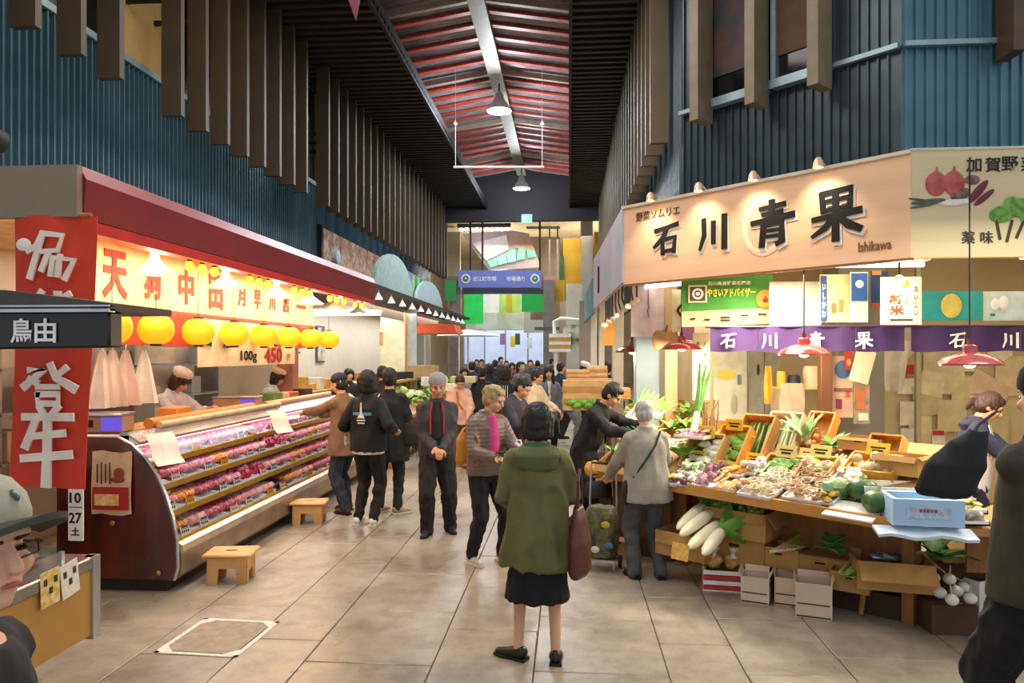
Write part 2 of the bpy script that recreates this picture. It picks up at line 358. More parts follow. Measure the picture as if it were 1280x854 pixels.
for sgn in (-1, 1):
    m = MB(); n = int(27/.16)
    xe = RX+sgn*2.9; vs = []
    for i in range(n*2+1):
        yy = 1.5+i*.08; dz = .035*(i % 2)
        vs += [(RX, yy, RZ+.12+dz), (xe, yy, rz(xe)+.12+dz)]
    fs = [((2*i, 2*i+2, 2*i+3, 2*i+1) if sgn < 0 else (2*i, 2*i+1, 2*i+3, 2*i+2)) for i in range(n*2)]
    m.add(vs, fs); m.build('roof_sheet', pinkm, ceil, smooth=False)
    bat = MB().prism([(RX, RZ+.05), (xe, rz(xe)+.05), (xe, rz(xe)+.1), (RX, RZ+.1)][::-sgn], -.07, .07, 'y').mesh('red_batten', redm)
    rafm = MB().prism([(RX, RZ-.04), (xe, rz(xe)-.04), (xe, rz(xe)+.09), (RX, RZ+.09)][::-sgn], -.05, .05, 'y').mesh('rafter', raf)
    for k in range(-3, 5):
        yy = 14+3.7*k
        o = bpy.data.objects.new('rafter', rafm); o.location = (0, yy, 0); o.parent = ceil; COL.objects.link(o)
        for j in range(1, 6):
            if 14+3.7*k+j*.62 > 27.5: break
            o = bpy.data.objects.new('red_batten', bat); o.location = (0, yy+j*.62, 0); o.parent = ceil; COL.objects.link(o)
MB().b2((RX-.17, 1, RZ-.12), (RX+.17, 28, RZ+.06)).build('ridge_beam', mat('#a39a82', .5), ceil)
bk = struct('wall_back', MB().b2((-5.5, 27.6, 7.0), (1.7, 27.9, 9.2)), mat('#1d1a20', .8))
# ================================================================ HALL LAMPS
glow = mat('#f4fbff', .3, emit=14, ecol='#dff3ff')
def hall_lamp(label, loc):
    t = thing('high_bay_lamp', label, 'lamp', loc, group='high bay lamps under the roof ridge')
    MB().lathe([(.03, .5), (.1, .42), (.13, .3), (.3, .05), (.31, 0), (.29, 0)][::-1], 16, cap=False).build('reflector', mat('#c9ced2', .4, .3), t)
    MB().ell((0, 0, .06), (.2, .2, .12)).build('bulb', glow, t); MB().tube([(0, 0, .4), (0, 0, .85)], .02).build('stem', K, t)
    point('bay_light', (loc[0], loc[1], loc[2]-.25), 260, COOL, .2)
    return t
q = at(624, 139, 18.2); hall_lamp('bright lamp on the ridge beam, the nearer one', q); q = at(652, 236, 25.5); hall_lamp('bright lamp at the far end of the ridge beam', q)
q0 = at(567, 209, 17); q1 = at(680, 209, 17)
t = thing('hanging_rail', 'thin white horizontal bar hung on two wires under the roof', 'rail', q0)
L_ = (q1-q0); MB().tube([(0, 0, 0), L_], .025).build('bar', WHITE, t)
for s_ in (.02, .98): MB().tube([L_*s_, L_*s_+Vector((0, 0, 2.3))], .006).build('wire', WHITE, t); MB().ell(L_*s_+Vector((0,0,1.02)), .04).build('hook', WHITE, t)
t = thing('pennant', 'dark maroon pennant hanging from the dark ceiling at upper left', 'flag', at(440, -10, 9)); MB().prism([(-.22, .4), (.1, .4), (.1, -.1), (.05, -.36)], -.01, .01, 'y').build('cloth', mat('#5a1f2c', .8), t)
t = thing('spot_speaker', 'round black loudspeaker on the blue ribbed wall', 'speaker', (at(0, 172, 5.6).x-.1, at(0, 172, 5.6).y, at(0, 172, 5.6).z))
MB().lathe([(.1, -.1), (.11, 0), (.1, .08)], 18, M=Matrix.Rotation(pi/2, 4, 'X')).build('casing', K, t); MB().tube([(0, 0, -.1), (0, .05, -.5)], .03).build('bracket', K, t)
# ================================================================ PEOPLE
def remesh(mb, name, m, parent, vox, smooth=4, fold=0, ffreq=9, fst=(1, 1, .35), kind=None):
    me = bpy.data.meshes.new('tmp'); me.from_pydata(mb.v, [], mb.f)
    o = bpy.data.objects.new('tmp', me); COL.objects.link(o)
    r = o.modifiers.new('r', 'REMESH'); r.mode = 'VOXEL'; r.voxel_size = vox
    s = o.modifiers.new('s', 'SMOOTH'); s.factor = .6; s.iterations = smooth
    out = bpy.data.meshes.new_from_object(o.evaluated_get(bpy.context.evaluated_depsgraph_get())); bpy.data.objects.remove(o); bpy.data.meshes.remove(me)
    out.name = name; out.materials.clear(); out.materials.append(m)
    if fold:
        sd = Vector((random.random()*40,)*3); q = Vector(fst)*ffreq; no = [v.normal.copy() for v in out.vertices]
        for v, n in zip(out.vertices, no):
            a = noise.noise(Vector((v.co.x*q.x, v.co.y*q.y, v.co.z*q.z))+sd); a = 1-2*abs(a)*1.6
            v.co += n*fold*a
    out.polygons.foreach_set('use_smooth', [True]*len(out.polygons)); out.update()
    ob = bpy.data.objects.new(name, out); COL.objects.link(ob); ob.parent = parent
    if kind: ob['kind'] = kind
    return ob
SKIN = '#d3a07c'
def ik(a, b, l1, l2, pole):
    a = Vector(a); b = Vector(b); d = b-a; D = d.length
    if D > (l1+l2)*.985: b = a+d.normalized()*(l1+l2)*.985; d = b-a; D = d.length
    if D < abs(l1-l2)+.02: D = abs(l1-l2)+.02
    x = (l1*l1-l2*l2+D*D)/(2*D); h = sqrt(max(0, l1*l1-x*x)); u = d.normalized()
    p = Vector(pole); p = (p-u*p.dot(u)); p = p.normalized() if p.length > 1e-4 else Vector((0, -1, 0))
    return a+u*x+p*h, b
def person(label, px, py, H=1.65, face=0, lean=0, side=0, head=(0, 0), arms=None, feet=None, t=None, group=None, vox=.012, build=1.0,
           hair=('short', '#1c1714'), top=None, bottom=None, shoes='#222222', hat=None, skin=SKIN, extra=None, seat=None, z0=0, loc=None, mouth=True, name='person'):
    """face: heading in degrees, 0 = towards the camera (-y), 90 = towards +x, 180 = away.  lean in degrees forward."""
    p = loc if loc is not None else P(px, py); root = thing(name, label, 'person', (p[0], p[1], z0), R(face), group)
    J = {}; hz = (.525*H if seat is None else seat)
    ml = Matrix.Rotation(R(lean), 3, 'X') @ Matrix.Rotation(R(side), 3, 'Y')     # positive lean tips towards -y
    pel = Vector((0, lean*.0018*H, hz))
    def T(x, y, s): return pel+ml @ Vector((x, y, s*.315*H))
    neck = T(0, .006*H, .98); J['neck'] = neck; J['T'] = T; J['ml'] = ml; J['H'] = H; J['pel'] = pel
    shw = .092*H*build**.3
    hr = Matrix.Rotation(R(head[0]), 3, 'Z') @ (Matrix.Rotation(R(lean*.45+head[1]), 3, 'X'))
    hc = neck+hr @ Vector((0, -.018*H, .092*H)); J['hc'] = hc; J['hr'] = hr
    def HP(x, y, z): return hc+hr @ Vector((x*H, y*H, z*H))
    J['HP'] = HP
    # legs
    feet = feet or ((-.055, 0, 0), (.055, 0, 0)); legs = []
    for i, s in ((0, -1), (1, 1)):
        hp = pel+Vector((s*.046*H, 0, -.02*H)); f = feet[i]
        an = Vector((f[0]*H, f[1]*H+.02*H, f[2]*H+.045*H)); kn, an = ik(hp, an, .245*H, .245*H, (s*.1, -1, 0.0)); legs.append((hp, kn, an, f[3] if len(f) > 3 else s*10))
    # arms
    arms = arms or ((-.17, -.02, .47), (.17, -.02, .47)); am = []
    for i, s in ((0, -1), (1, 1)):
        sh = T(s*shw, .004*H, .845); a = arms[i]; tgt = Vector(a[:3])*H; pole = a[3] if len(a) > 3 else (s*.5, .8, -.5)
        el, wr_ = ik(sh, tgt, .165*H, .148*H, pole); am.append((sh, el, wr_))
    J['arms'] = am; J['legs'] = legs
    b = MB(); B = build
    for s0, rx, ry, rzz in ((.0, .088, .064, .07), (.2, .08, .058, .075), (.42, .074, .054, .075), (.66, .084, .06, .08), (.82, .082, .054, .06)):
        b.loft([(T(0, 0, s0)+ml @ Vector((0, 0, rzz*H*q)), rx*H*B*sqrt(max(.02, 1-q*q)), ry*H*B*sqrt(max(.02, 1-q*q)), ml) for q in (-.98, -.7, -.35, 0, .35, .7, .98)], 14)
    b.cap(T(-shw*.85, 0, .84), T(shw*.85, 0, .84), .031*H, .031*H); b.cap(T(0, .008*H, .86), hc-hr @ Vector((0, -.01*H, .03*H)), .036*H, .031*H)
    # head
    b.ell(HP(0, .012, .012), (.047*H, .056*H, .052*H), 16, 10, M=None, rz=0); hm = hr.to_4x4(); hm.translation = hc
    b.ell((0, .004*H, .02*H), (.0455*H, .056*H, .052*H), 18, 12, M=hm); b.ell((0, -.012*H, -.02*H), (.036*H, .04*H, .045*H), 16, 10, M=hm)
    b.ell((0, -.034*H, -.048*H), (.016*H, .014*H, .012*H), M=hm)                                            # chin
    b.cap(HP(0, -.050, .012), HP(0, -.062, -.014), .0055*H, .0085*H, 8)                                        # nose
    for s in (-1, 1):
        b.ell((s*.046*H, .008*H, -.004*H), (.006*H, .012*H, .018*H), 8, 6, M=hm); b.ell((s*.024*H, -.038*H, -.014*H), (.015*H, .014*H, .014*H), 8, 6, M=hm)
        b.ell((s*.02*H, -.045*H, .02*H), (.016*H, .008*H, .006*H), 8, 6, M=hm)
    b.cap(HP(-.013, -.05, -.031), HP(.013, -.05, -.031), .0045*H, .0045*H, 6)
    for hp, kn, an, ta in legs:
        b.cap(hp, kn, .044*H*B, .03*H); b.cap(kn, an, .029*H, .02*H); b.ell(kn.lerp(an, .3)+Vector((0, .01*H, 0)), (.027*H, .027*H, .06*H))
        q = Matrix.Rotation(R(ta), 3, 'Z'); b.cap(an+q @ Vector((0, .012*H, -.02*H)), an+q @ Vector((0, -.085*H, -.03*H)), .021*H, .014*H)
    for i, (sh, el, w_) in enumerate(am):
        s = -1 if i == 0 else 1
        b.cap(sh, el, .027*H, .022*H); b.cap(el, w_, .024*H, .015*H)
        d = (w_-el).normalized(); pd = Vector((-s*.6, -.8, 0)) if abs(d.z) > .7 else Vector((0, 0, -1)); pd = (pd-d*pd.dot(d)).normalized(); sd = d.cross(pd)*(1 if s > 0 else -1)
        pc = w_+d*.028*H; b.cap(w_+d*.006*H, pc+d*.012*H, .015*H, .017*H); b.cap(w_+d*.02*H-sd*.012*H, w_+d*.05*H-sd*.012*H, .011*H, .01*H); b.cap(w_+d*.02*H+sd*.012*H, w_+d*.05*H+sd*.012*H, .011*H, .01*H)
        if vox < .011:
            for k, ln in ((-1.5, .036), (-.5, .043), (.5, .041), (1.5, .032)):
                r0 = w_+d*.05*H-sd*k*.0125*H; m1 = r0+(d*.8+pd*.45)*ln*.55*H; m2 = m1+(d*.35+pd*.9)*ln*.5*H
                b.cap(r0, m1, .0058*H, .0053*H, 6); b.cap(m1, m2, .0053*H, .0045*H, 6)
            r0 = w_+d*.018*H+sd*.014*H; m1 = r0+(d*.6+sd*.75+pd*.3)*.026*H; b.cap(r0, m1, .0075*H, .006*H, 6); b.cap(m1, m1+(d*.9+pd*.3)*.02*H, .006*H, .005*H, 6)
        else: b.cap(w_+d*.045*H, w_+d*.085*H+pd*.02*H, .016*H, .009*H)
    remesh(b, 'body', mat(skin, .5, var=.05, scale=20), root, vox, 3)
    near = vox < .02
    # face details
    if near or mouth:
        mo = MB()
        for s in (-1, 1):
            e = MB(); br = MB()
            e.ell((s*.0175*H, -.0485*H, .004*H), (.0075*H, .005*H, .0032*H), 8, 6, M=hm)
            br.cap((s*.009*H, -.0535*H, .0155*H), (s*.028*H, -.047*H, .0165*H), .0022*H, .0016*H, 6, M=hm)
            e.build('eye', mat('#1a1210', .2), root); br.build('eyebrow', mat('#2a201a' if hair[1] < '#8' else '#8a8378', .8), root)
        mo.ell((0, -.0545*H, -.0315*H), (.0125*H, .0035*H, .003*H), 8, 6, M=hm)
        mo.build('lips', mat('#a35a4b', .5), root)
    # hair
    h = MB(); st, hcol = hair
    if st != 'bald':
        g = {'short': .0065, 'crop': .004, 'curly': .007, 'bob': .012, 'long': .011, 'bun': .008, 'pony': .008}[st]*H
        h.ell((0, .012*H, .026*H), (.0455*H+g, .052*H+g, .05*H+g), 18, 12, M=hm); h.ell((0, .024*H, -.002*H), (.044*H+g, .042*H+g*.6, .05*H), 16, 10, M=hm)
        h.ell((0, -.026*H, .052*H), (.034*H, .024*H, .014*H+g*.4), 12, 8, M=hm)
        if st in ('bob', 'long'):
            for s in (-1, 1): h.cap(HP(s*.05, .0, .02), HP(s*.05, .0, -.05), .017*H, .013*H); h.cap(HP(s*.042, -.026, .04), HP(s*.049, -.016, -.045), .012*H, .01*H)
            h.ell((0, .03*H, -.03*H), (.054*H, .034*H, .05*H), 16, 10, M=hm)
            for q in (-.6, -.2, .2, .6): h.cap(HP(q*.05, -.04, .05), HP(q*.052, -.052, .024), .01*H, .007*H)
            if st == 'long':
                for s in (-1, 1): h.cap(HP(s*.05, 0, -.03), HP(s*.05, -.02, -.15), .02*H, .012*H)
                h.cap(HP(0, .035, -.03), HP(0, .05, -.15), .045*H, .03*H)
        if st == 'bun': h.ell((0, .062*H, .035*H), .024*H, M=hm)
        if st == 'pony': h.cap(HP(0, .06, .03), HP(0, .085, .01), .018*H, .02*H); h.cap(HP(0, .085, .01), HP(0, .085, -.055), .02*H, .01*H)
        if st == 'curly':
            for k in range(26):
                a = random.uniform(0, 2*pi); z = random.uniform(-.01, .07); rr = sqrt(max(0, 1-((z-.02)/.062)**2))
                y = sin(a)*rr*.062+.012
                if y < -.03 and z < .04: continue
                h.ell((cos(a)*rr*.05*H, y*H, z*H), .0135*H, 8, 6, M=hm)
        remesh(h, 'hair', mat(hcol, .55, var=.3, scale=60, bump=.5, stretch=(1, 1, .15)), root, max(.007, vox*.9), 2, fold=.003*H, ffreq=60, fst=(1, 1, .12))
    if hat:
        kd, hc1 = hat[:2]; c = MB()
        if kd == 'beanie':
            c.loft([(HP(0, .01, z), r*H, r*1.12*H, hr) for z, r in ((.022, .055), (.03, .057), (.05, .056), (.07, .05), (.085, .036), (.094, .012))], 20)
        elif kd == 'cook': c.loft([(HP(0, .012, z), r*H, r*1.1*H, hr) for z, r in ((.03, .054), (.055, .055), (.06, .064), (.085, .066), (.1, .05), (.104, .02))], 20)
        else:
            c.loft([(HP(0, .01, z), r*H, r*1.14*H, hr) for z, r in ((.028, .0555), (.045, .056), (.065, .05), (.08, .036), (.088, .012))], 20)
            if kd in ('cap', 'brim'): c.loft([(HP(0, -.05, .027), .045*H, .05*H, hr @ Matrix.Rotation(R(12), 3, 'X')), (HP(0, -.05, .033), .043*H, .048*H, hr @ Matrix.Rotation(R(12), 3, 'X'))], 18)
        remesh(c, {'beanie': 'beanie', 'cook': 'cook_cap'}.get(kd, 'cap'), mat(hc1, .85, var=.12, scale=30, bump=.3), root, max(.006, vox*.7), 2)
    # bottoms
    bt = dict(kind='trousers', color='#15151a', puff=1.0, hem=.05); bt.update(bottom or {}); c = MB()
    fo = .0055*H
    if bt['kind'] in ('trousers', 'leggings'):
        pf = bt['puff']
        c.loft([(pel+ml @ Vector((0, 0, q*H)), rx*H*B, ry*H*B, ml) for q, rx, ry in ((-.06, .085, .062), (-.02, .094, .07), (.03, .09, .067), (.075, .082, .06))], 18)
        for hp, kn, an, ta in legs:
            c.cap(hp, kn, .058*H*B*pf**.5, .041*H*pf); e_ = an+Vector((0, 0, -.02*H+bt['hem']*H*.4)); c.cap(kn, e_, .041*H*pf, .031*H*pf); c.ell(kn.lerp(an, .3)+Vector((0, .012*H, 0)), (.037*H*pf, .037*H*pf, .06*H))
            if pf > 1.1: c.cap(e_, e_-Vector((0, 0, .012*H)), .032*H*pf, .034*H*pf)
    else:
        zz = bt['hem']*H; fl_ = bt.get('flare', .1)*H
        c.loft([((pel.x*(1-q)+q*(legs[0][1].x+legs[1][1].x)/2, pel.y*(1-q), (pel.z+.08*H)*(1-q)+zz*q), r_*H*B, r_*.8*H*B) for q, r_ in ((0, .075), (.25, .096), (.6, .098), (1, fl_/H))], 24)
    remesh(c, bt['kind'], mat(bt['color'], .85, var=.12, scale=12), root, max(.009, vox), 3, fold=fo, ffreq=14, fst=(1, 1, .5))
    # shoes
    for i, (hp, kn, an, ta) in enumerate(legs):
        q = Matrix.Rotation(R(ta), 3, 'Z'); s = MB(); so = MB()
        s.cap(an+q @ Vector((0, .012*H, -.014*H)), an+q @ Vector((0, -.05*H, -.025*H)), .027*H, .02*H); s.cap(an+q @ Vector((0, -.04*H, -.025*H)), an+q @ Vector((0, -.09*H, -.03*H)), .022*H, .017*H)
        if bt.get('boot'): s.cap(an, an+Vector((0, 0, .02*H)), .027*H, .028*H)
        sh = remesh(s, 'shoe', mat(shoes, .4), root, max(.007, vox*.7), 2)
        qq = q.to_4x4(); qq.translation = Vector((an.x, an.y, an.z-.045*H)); so.prism([(-.024*H, .036*H), (-.02*H, -.02*H), (-.027*H, -.07*H), (-.014*H, -.108*H), (.014*H, -.108*H), (.027*H, -.07*H), (.02*H, -.02*H), (.024*H, .036*H)][::-1], .001, .012*H, 'z', M=qq)
        so.build('sole', mat('#cfc9be' if shoes > '#8' else '#0e0d0c', .6), sh)
    # top
    tp = dict(kind='jacket', color='#222428', puff=1.0, hem=.46, collar=True, cuff=1.0, flare=None, quilt=0); tp.update(top or {}); c = MB(); pf = tp['puff']; hem = tp['hem']
    q0 = (hem*H-pel.z)/(.315*H)   # spine parameter of the hem
    fl_ = (tp['flare'] or .1)
    prof = [(q0, fl_, fl_*.76)]
    for s0, rx, ry in ((-.25, .1, .078), (.0, .1, .078), (.2, .097, .074), (.42, .093, .07), (.62, .098, .073), (.76, .096, .068), (.87, .078, .054), (.95, .05, .044)):
        if s0 > q0+.08:
            k = max(0, min(1, (s0-q0)/(.62-q0))); prof.append((s0, rx*k+fl_*(1-k) if s0 < .62 else rx, (ry*k+fl_*.76*(1-k)) if s0 < .62 else ry))
    def TT(s):   # hangs plumb below the hips
        return T(0, 0, s) if s > 0 else Vector((pel.x, pel.y, pel.z+s*.315*H))
    c.loft([(TT(s0), rx*H*B*pf, ry*H*B*pf, ml if s0 > 0 else None or Matrix.Identity(3)) for s0, rx, ry in prof], 26)
    c.cap(T(-shw*.85, 0, .83), T(shw*.85, 0, .83), .04*H*pf, .04*H*pf); c.cap(T(-shw*.5, 0, .88), T(shw*.5, 0, .88), .034*H*pf, .034*H*pf)
    if tp['collar']: c.loft([(T(0, .006*H, .9), .055*H, .052*H, ml), (T(0, .006*H, .99), .046*H, .045*H, ml), (T(0, .008*H, 1.05), .043*H, .042*H, ml)], 18)
    for sh, el, w_ in am:
        d = w_-el; e_ = el+d*tp['cuff']*.97 if tp['cuff'] <= 1 else w_
        c.cap(sh-Vector((0, 0, .008*H)), el, .037*H*pf, .033*H*pf)
        if tp['cuff'] > 0: c.cap(el, e_, .034*H*pf, .026*H*pf)
    J['top'] = remesh(c, tp['kind'], mat(tp['color'], tp.get('rough', .8), var=.14, scale=10, h2=tp.get('h2')), root, max(.009, vox), 3, fold=tp.get('fold', fo), ffreq=tp.get('ff', 10), fst=tp.get('fst', (1, 1, .4)))
    J['root'] = root; J['M'] = Matrix.Translation(root.location) @ Matrix.Rotation(R(face), 4, 'Z'); J['vox'] = vox
    return J
def shirt_front(J, color, w=.045, z0=.35, z1=.98, name='shirt', push=.078):
    H = J['H']; T = J['T']; c = MB()
    c.loft([(T(0, -push*.52*H, z0), w*H, .032*H, J['ml']), (T(0, -push*.5*H, (z0+z1)/2), w*H, .034*H, J['ml']), (T(0, -push*.3*H, z1), w*.7*H, .032*H, J['ml'])], 14)
    return remesh(c, name, mat(color, .8), J['root'], .009, 2)
def quilt(J, n=9):     # puffer rings sunk into the jacket: push vertices out in horizontal bands
    me = J['top'].data; H = J['H']
    for v in me.vertices:
        v.co += v.normal*.0018*sin(v.co.z*2*pi/(.036))
def W2(J, v): return J['M'] @ Vector(v)
def bagshape(mb, w, d, h, top=.6):
    mb.loft([((0, 0, 0), w/2*.9, d/2*.7), ((0, 0, h*.06), w/2, d/2), ((0, 0, h*.5), w/2*1.0, d/2), ((0, 0, h*.85), w/2*(1+top)/2, d/2*.6), ((0, 0, h), w/2*top, d/2*.25)], 20)
# -- 1 woman in green hoodie
J = person('woman seen from behind in olive green hooded coat over black skirt', 672, 822, 1.58, face=183, head=(0, 8), vox=.009, hair=('bob', '#16100e'), build=1.1,
    arms=((-.09, -.15, .60), (.09, -.13, .58)), feet=((-.07, .03, 0, -4), (.075, -.0, 0, 62)), shoes='#17100d',
    top=dict(color='#625f33', puff=1.04, hem=.365, flare=.132, fold=.013, ff=9, kind='hooded_coat'), bottom=dict(kind='skirt', color='#0b0b0d', hem=.235, flare=.115))
H = 1.58; c = MB(); T = J['T']; c.loft([(T(0, .045*H, .66), .03*H, .02*H), (T(0, .062*H, .74), .075*H, .032*H), (T(0, .05*H, .9), .088*H, .05*H), (T(0, .02*H, 1.0), .068*H, .056*H)], 20)
remesh(c, 'hood', mat('#565a33', .85, var=.1), J['root'], .009, 3, fold=.004, ffreq=10)
c = MB(); c.loft([(T(0, .028*H, .955), .062*H, .058*H), (T(0, .012*H, 1.045), .05*H, .048*H)], 20); remesh(c, 'hood_lining', mat('#24452f', .8), J['root'], .009, 2, fold=.004)
bp = W2(J, (-.26, .04, .54)); t = thing('handbag', 'dark brown leather shoulder bag hanging at the side of the woman in green', 'handbag', bp, R(80)); m = MB(); bagshape(m, .36, .13, .42, .55); remesh(m, 'bag_body', mat('#5a2d24', .4, var=.2, scale=8), t, .009, 2, fold=.004, ffreq=8)
MB().tube([(-.08, 0, .4), (-.06, .0, .58), (0, 0, .64), (.06, 0, .58), (.08, 0, .4)], .01).build('strap', mat('#4a241c', .5), t)
# -- 2 grey-haired woman in pale coat
J = person('grey-haired woman seen from behind in pale grey coat and grey trousers', 808, 722, 1.5, face=196, head=(-14, 14), lean=7, vox=.01, hair=('short', '#a3a29c'), arms=((-.15, -.2, .56), (.15, -.2, .56)), build=1.05,
    feet=((-.07, .02, 0), (.07, -.02, 0)), shoes='#17171a', top=dict(color='#8f8a7e', puff=1.14, hem=.44, flare=.125, kind='coat', fold=.005), bottom=dict(color='#4a4a4c', puff=1.2, boot=1))
T = J['T']; H = 1.5
MB().tube([T(-.07*H, .055*H, .95), T(-.02*H, .095*H, .7), T(.04*H, .098*H, .45), T(.105*H, .06*H, .15)], .011, flat=.4).build('bag_strap', K, J['root'])
t = thing('shoulder_bag', 'small black shoulder bag at the side of the woman in pale coat', 'handbag', W2(J, (-.175, -.05, .66)), R(85)); t.location = W2(J, (.175, -.02, .64)); m = MB(); bagshape(m, .22, .09, .2, .8); m.build('bag_body', K, t)
# -- 3 man in black bending over the stall
J = person('man in black sweater bending over the goods with raised hands', 738, 668, 1.68, face=62, lean=24, head=(8, 26), vox=.01, hair=('short', '#15110f'), arms=((-.08, -.33, .66), (.06, -.35, .69)), shoes='#101010',
    top=dict(color='#0e0e11', puff=1.06, hem=.47, cuff=.75, kind='sweater'), bottom=dict(color='#101115'), feet=((-.06, .08, 0), (.06, .02, 0)))
# -- 4 blonde woman in taupe puffer
J = person('blonde woman in taupe puffer jacket over a pink top', 608, 704, 1.62, face=38, head=(28, 18), lean=3, vox=.009, hair=('curly', '#a08a5c'), arms=((-.07, -.2, .62), (.07, -.24, .64)), build=1.05,
    feet=((-.075, .02, 0, 5), (.09, -.04, 0, 10)), shoes='#c9b8a8', top=dict(color='#6f5c50', puff=1.12, hem=.5, kind='puffer_jacket', rough=.45, fold=.003), bottom=dict(kind='leggings', color='#0d0d10', puff=1.0))
quilt(J); shirt_front(J, '#c23a7c', .04, .3, .98, push=.125)
H = 1.62; c = MB(); T = J['T']; c.loft([(T(0, .03*H, .86), .07*H, .035*H), (T(0, .03*H, 1.0), .058*H, .04*H)], 18); remesh(c, 'hood', mat('#8f8c88', .8), J['root'], .009, 3)
hd = J['arms'][0][2]; t = thing('smartphone', 'dark smartphone held by the blonde woman', 'phone', W2(J, hd+Vector((.05, -.07, .05))), R(38)); MB().box((0, 0, 0), (.14, .075, .009), rx=-.3).build('phone_case', K, t, bev=.002); MB().box((0, 0, .006), (.125, .064, .002), rx=-.3).build('screen', mat('#59606a', .1), t)
t = thing('backpack', 'mustard yellow backpack on the blonde woman in taupe jacket', 'backpack', W2(J, (-.05, .2, .86)), R(38)); m = MB(); m.loft([((0, 0, 0), .13, .07), ((0, 0, .06), .15, .09), ((0, 0, .25), .14, .09), ((0, -.02, .36), .09, .05)], 18); remesh(m, 'pack_body', mat('#b5761a', .7), t, .012, 2, fold=.004)
MB().tube([(-.1, -.07, .33), (-.13, -.2, .42), (-.12, -.33, .3), (-.11, -.3, .05), (-.12, -.08, .03)], .016, flat=.5).build('strap', mat('#8e5b14', .7), t)
t = thing('shopping_bag', 'white cloth shopping bag hanging from the blonde woman arm', 'bag', W2(J, (.2, -.2, .72)), R(10)); m = MB(); bagshape(m, .26, .1, .3, .9); remesh(m, 'bag_body', mat('#d9cdb0', .8), t, .01, 2, fold=.005, ffreq=10); MB().tube([(-.06, 0, .28), (-.03, 0, .4), (.03, 0, .4), (.06, 0, .28)], .008).build('handle', WHITE, t)
# -- 5 man in navy jacket reading
J = person('dark-haired man in dark purple jacket looking down at his hands', 641, 645, 1.66, face=62, head=(10, 30), lean=5, vox=.012, hair=('crop', '#16120f'), arms=((-.05, -.22, .68), (.04, -.24, .68)), shoes='#131313',
    top=dict(color='#33303d', puff=1.1, hem=.46, kind='jacket'), bottom=dict(color='#111115', puff=1.1))
# -- 6 older man with beanie
J = person('older man in grey beanie and dark jacket with hands clasped', 546, 668, 1.68, face=12, head=(6, 10), vox=.009, hair=('crop', '#77726b'), hat=('beanie', '#8c8f93'), arms=((-.02, -.13, .56), (.03, -.15, .555)), skin='#c98e68',
    feet=((-.06, -.03, 0, -16), (.085, .05, 0, 14)), shoes='#2b2c30', top=dict(color='#3f3a38', puff=1.12, hem=.485, kind='jacket', h2='#2b3038'), bottom=dict(color='#1b1815', puff=1.25))
shirt_front(J, '#1b1c20', .042, .25, .98, push=.125)
T = J['T']; H = 1.68
for s in (-1, 1): MB().tube([T(s*.03*H, -.07*H, .96), T(s*.042*H, -.088*H, .75), T(s*.04*H, -.092*H, .35)], .008).build('red_lining', mat('#a81f2b', .7), J['root'])
# -- 7 black jacket back with print
J = person('person with long dark hair in black jacket with a printed back', 460, 656, 1.7, face=168, head=(38, 2), vox=.01, hair=('bob', '#15100e'), arms=((-.15, -.08, .62), (.14, -.1, .6)), build=1.02,
    feet=((-.05, .0, 0, 6), (.06, .0, 0, -6)), shoes='#d6d2c8', top=dict(color='#0e0e10', puff=1.12, hem=.485, kind='jacket', flare=.108), bottom=dict(color='#0e0e10', puff=1.0))
T = J['T']; H = 1.7
pr = MB().sheet(6, 3, lambda u, v: T((u-.5)*.13*H, (.0905-.03*abs(u-.5)**1.5)*H, .62+v*.06), .004).build('wing_print', mat('#4e8fae', .7), J['root'])
MB().prism([(-.045, -.03), (.045, -.03), (.012, .02), (.004, .14), (-.004, .14), (-.012, .02)], .0, .012, 'y').build('boat_print', mat('#e6d9cf', .7), J['root'], loc=T(0, .092*H, .62))
MB().box((0, 0, 0), (.1, .01, .014)).box((0, 0, -.03), (.08, .01, .014)).build('letter_print', mat('#e0d5c8', .7), J['root'], loc=T(0, .094*H, .52))
c = MB(); c.loft([((0, 0, .49*H), .112*H, .085*H), ((0, 0, .465*H), .112*H, .085*H)], 20); remesh(c, 'shirt_hem', mat('#d8c8bd', .8, var=.3, scale=40), J['root'], .01, 2)
t = thing('tote_bag', 'cream patterned tote bag on the arm of the black jacket wearer', 'bag', W2(J, (.23, -.12, .86)), R(60)); m = MB(); bagshape(m, .3, .1, .36, .85); remesh(m, 'bag_body', mat('#c9b28c', .8, h2='#8a7350', scale=30), t, .012, 2, fold=.004); MB().tube([(-.07, 0, .33), (-.03, 0, .5), (.03, 0, .5), (.07, 0, .33)], .012).build('handle', mat('#b79f79', .8), t)
# -- 8 black long coat behind 7
J = person('person in long black coat with white piping standing behind the printed jacket', 487, 640, 1.72, face=188, head=(10, 0), vox=.012, hair=('short', '#17120f'), arms=((-.14, -.03, .45), (.17, -.03, .46)), shoes='#a58562',
    feet=((-.06, .05, 0, -60), (.07, -.0, 0, -40)), top=dict(color='#101013', puff=1.12, hem=.36, flare=.12, kind='long_coat'), bottom=dict(color='#17171a'))
T = J['T']; H = 1.72
MB().tube([T(.06*H, .05*H, .95), T(.095*H, .06*H, .8), T(.118*H, .03*H, .55)], .007).build('piping', WHITE, J['root'])
t = thing('fringed_bag', 'black fringed bag beside the long black coat', 'handbag', W2(J, (-.26, .05, .8)), R(20)); m = MB(); bagshape(m, .24, .1, .3, .6)
for k in range(6): m.cap(((k-2.5)*.035, 0, .03), ((k-2.5)*.045, 0, -.14), .01, .006, 6)
remesh(m, 'bag_body', K, t, .012, 1); MB().tube([(-.06, 0, .28), (-.02, 0, .55), (.05, 0, .6)], .01).build('strap', K, t)
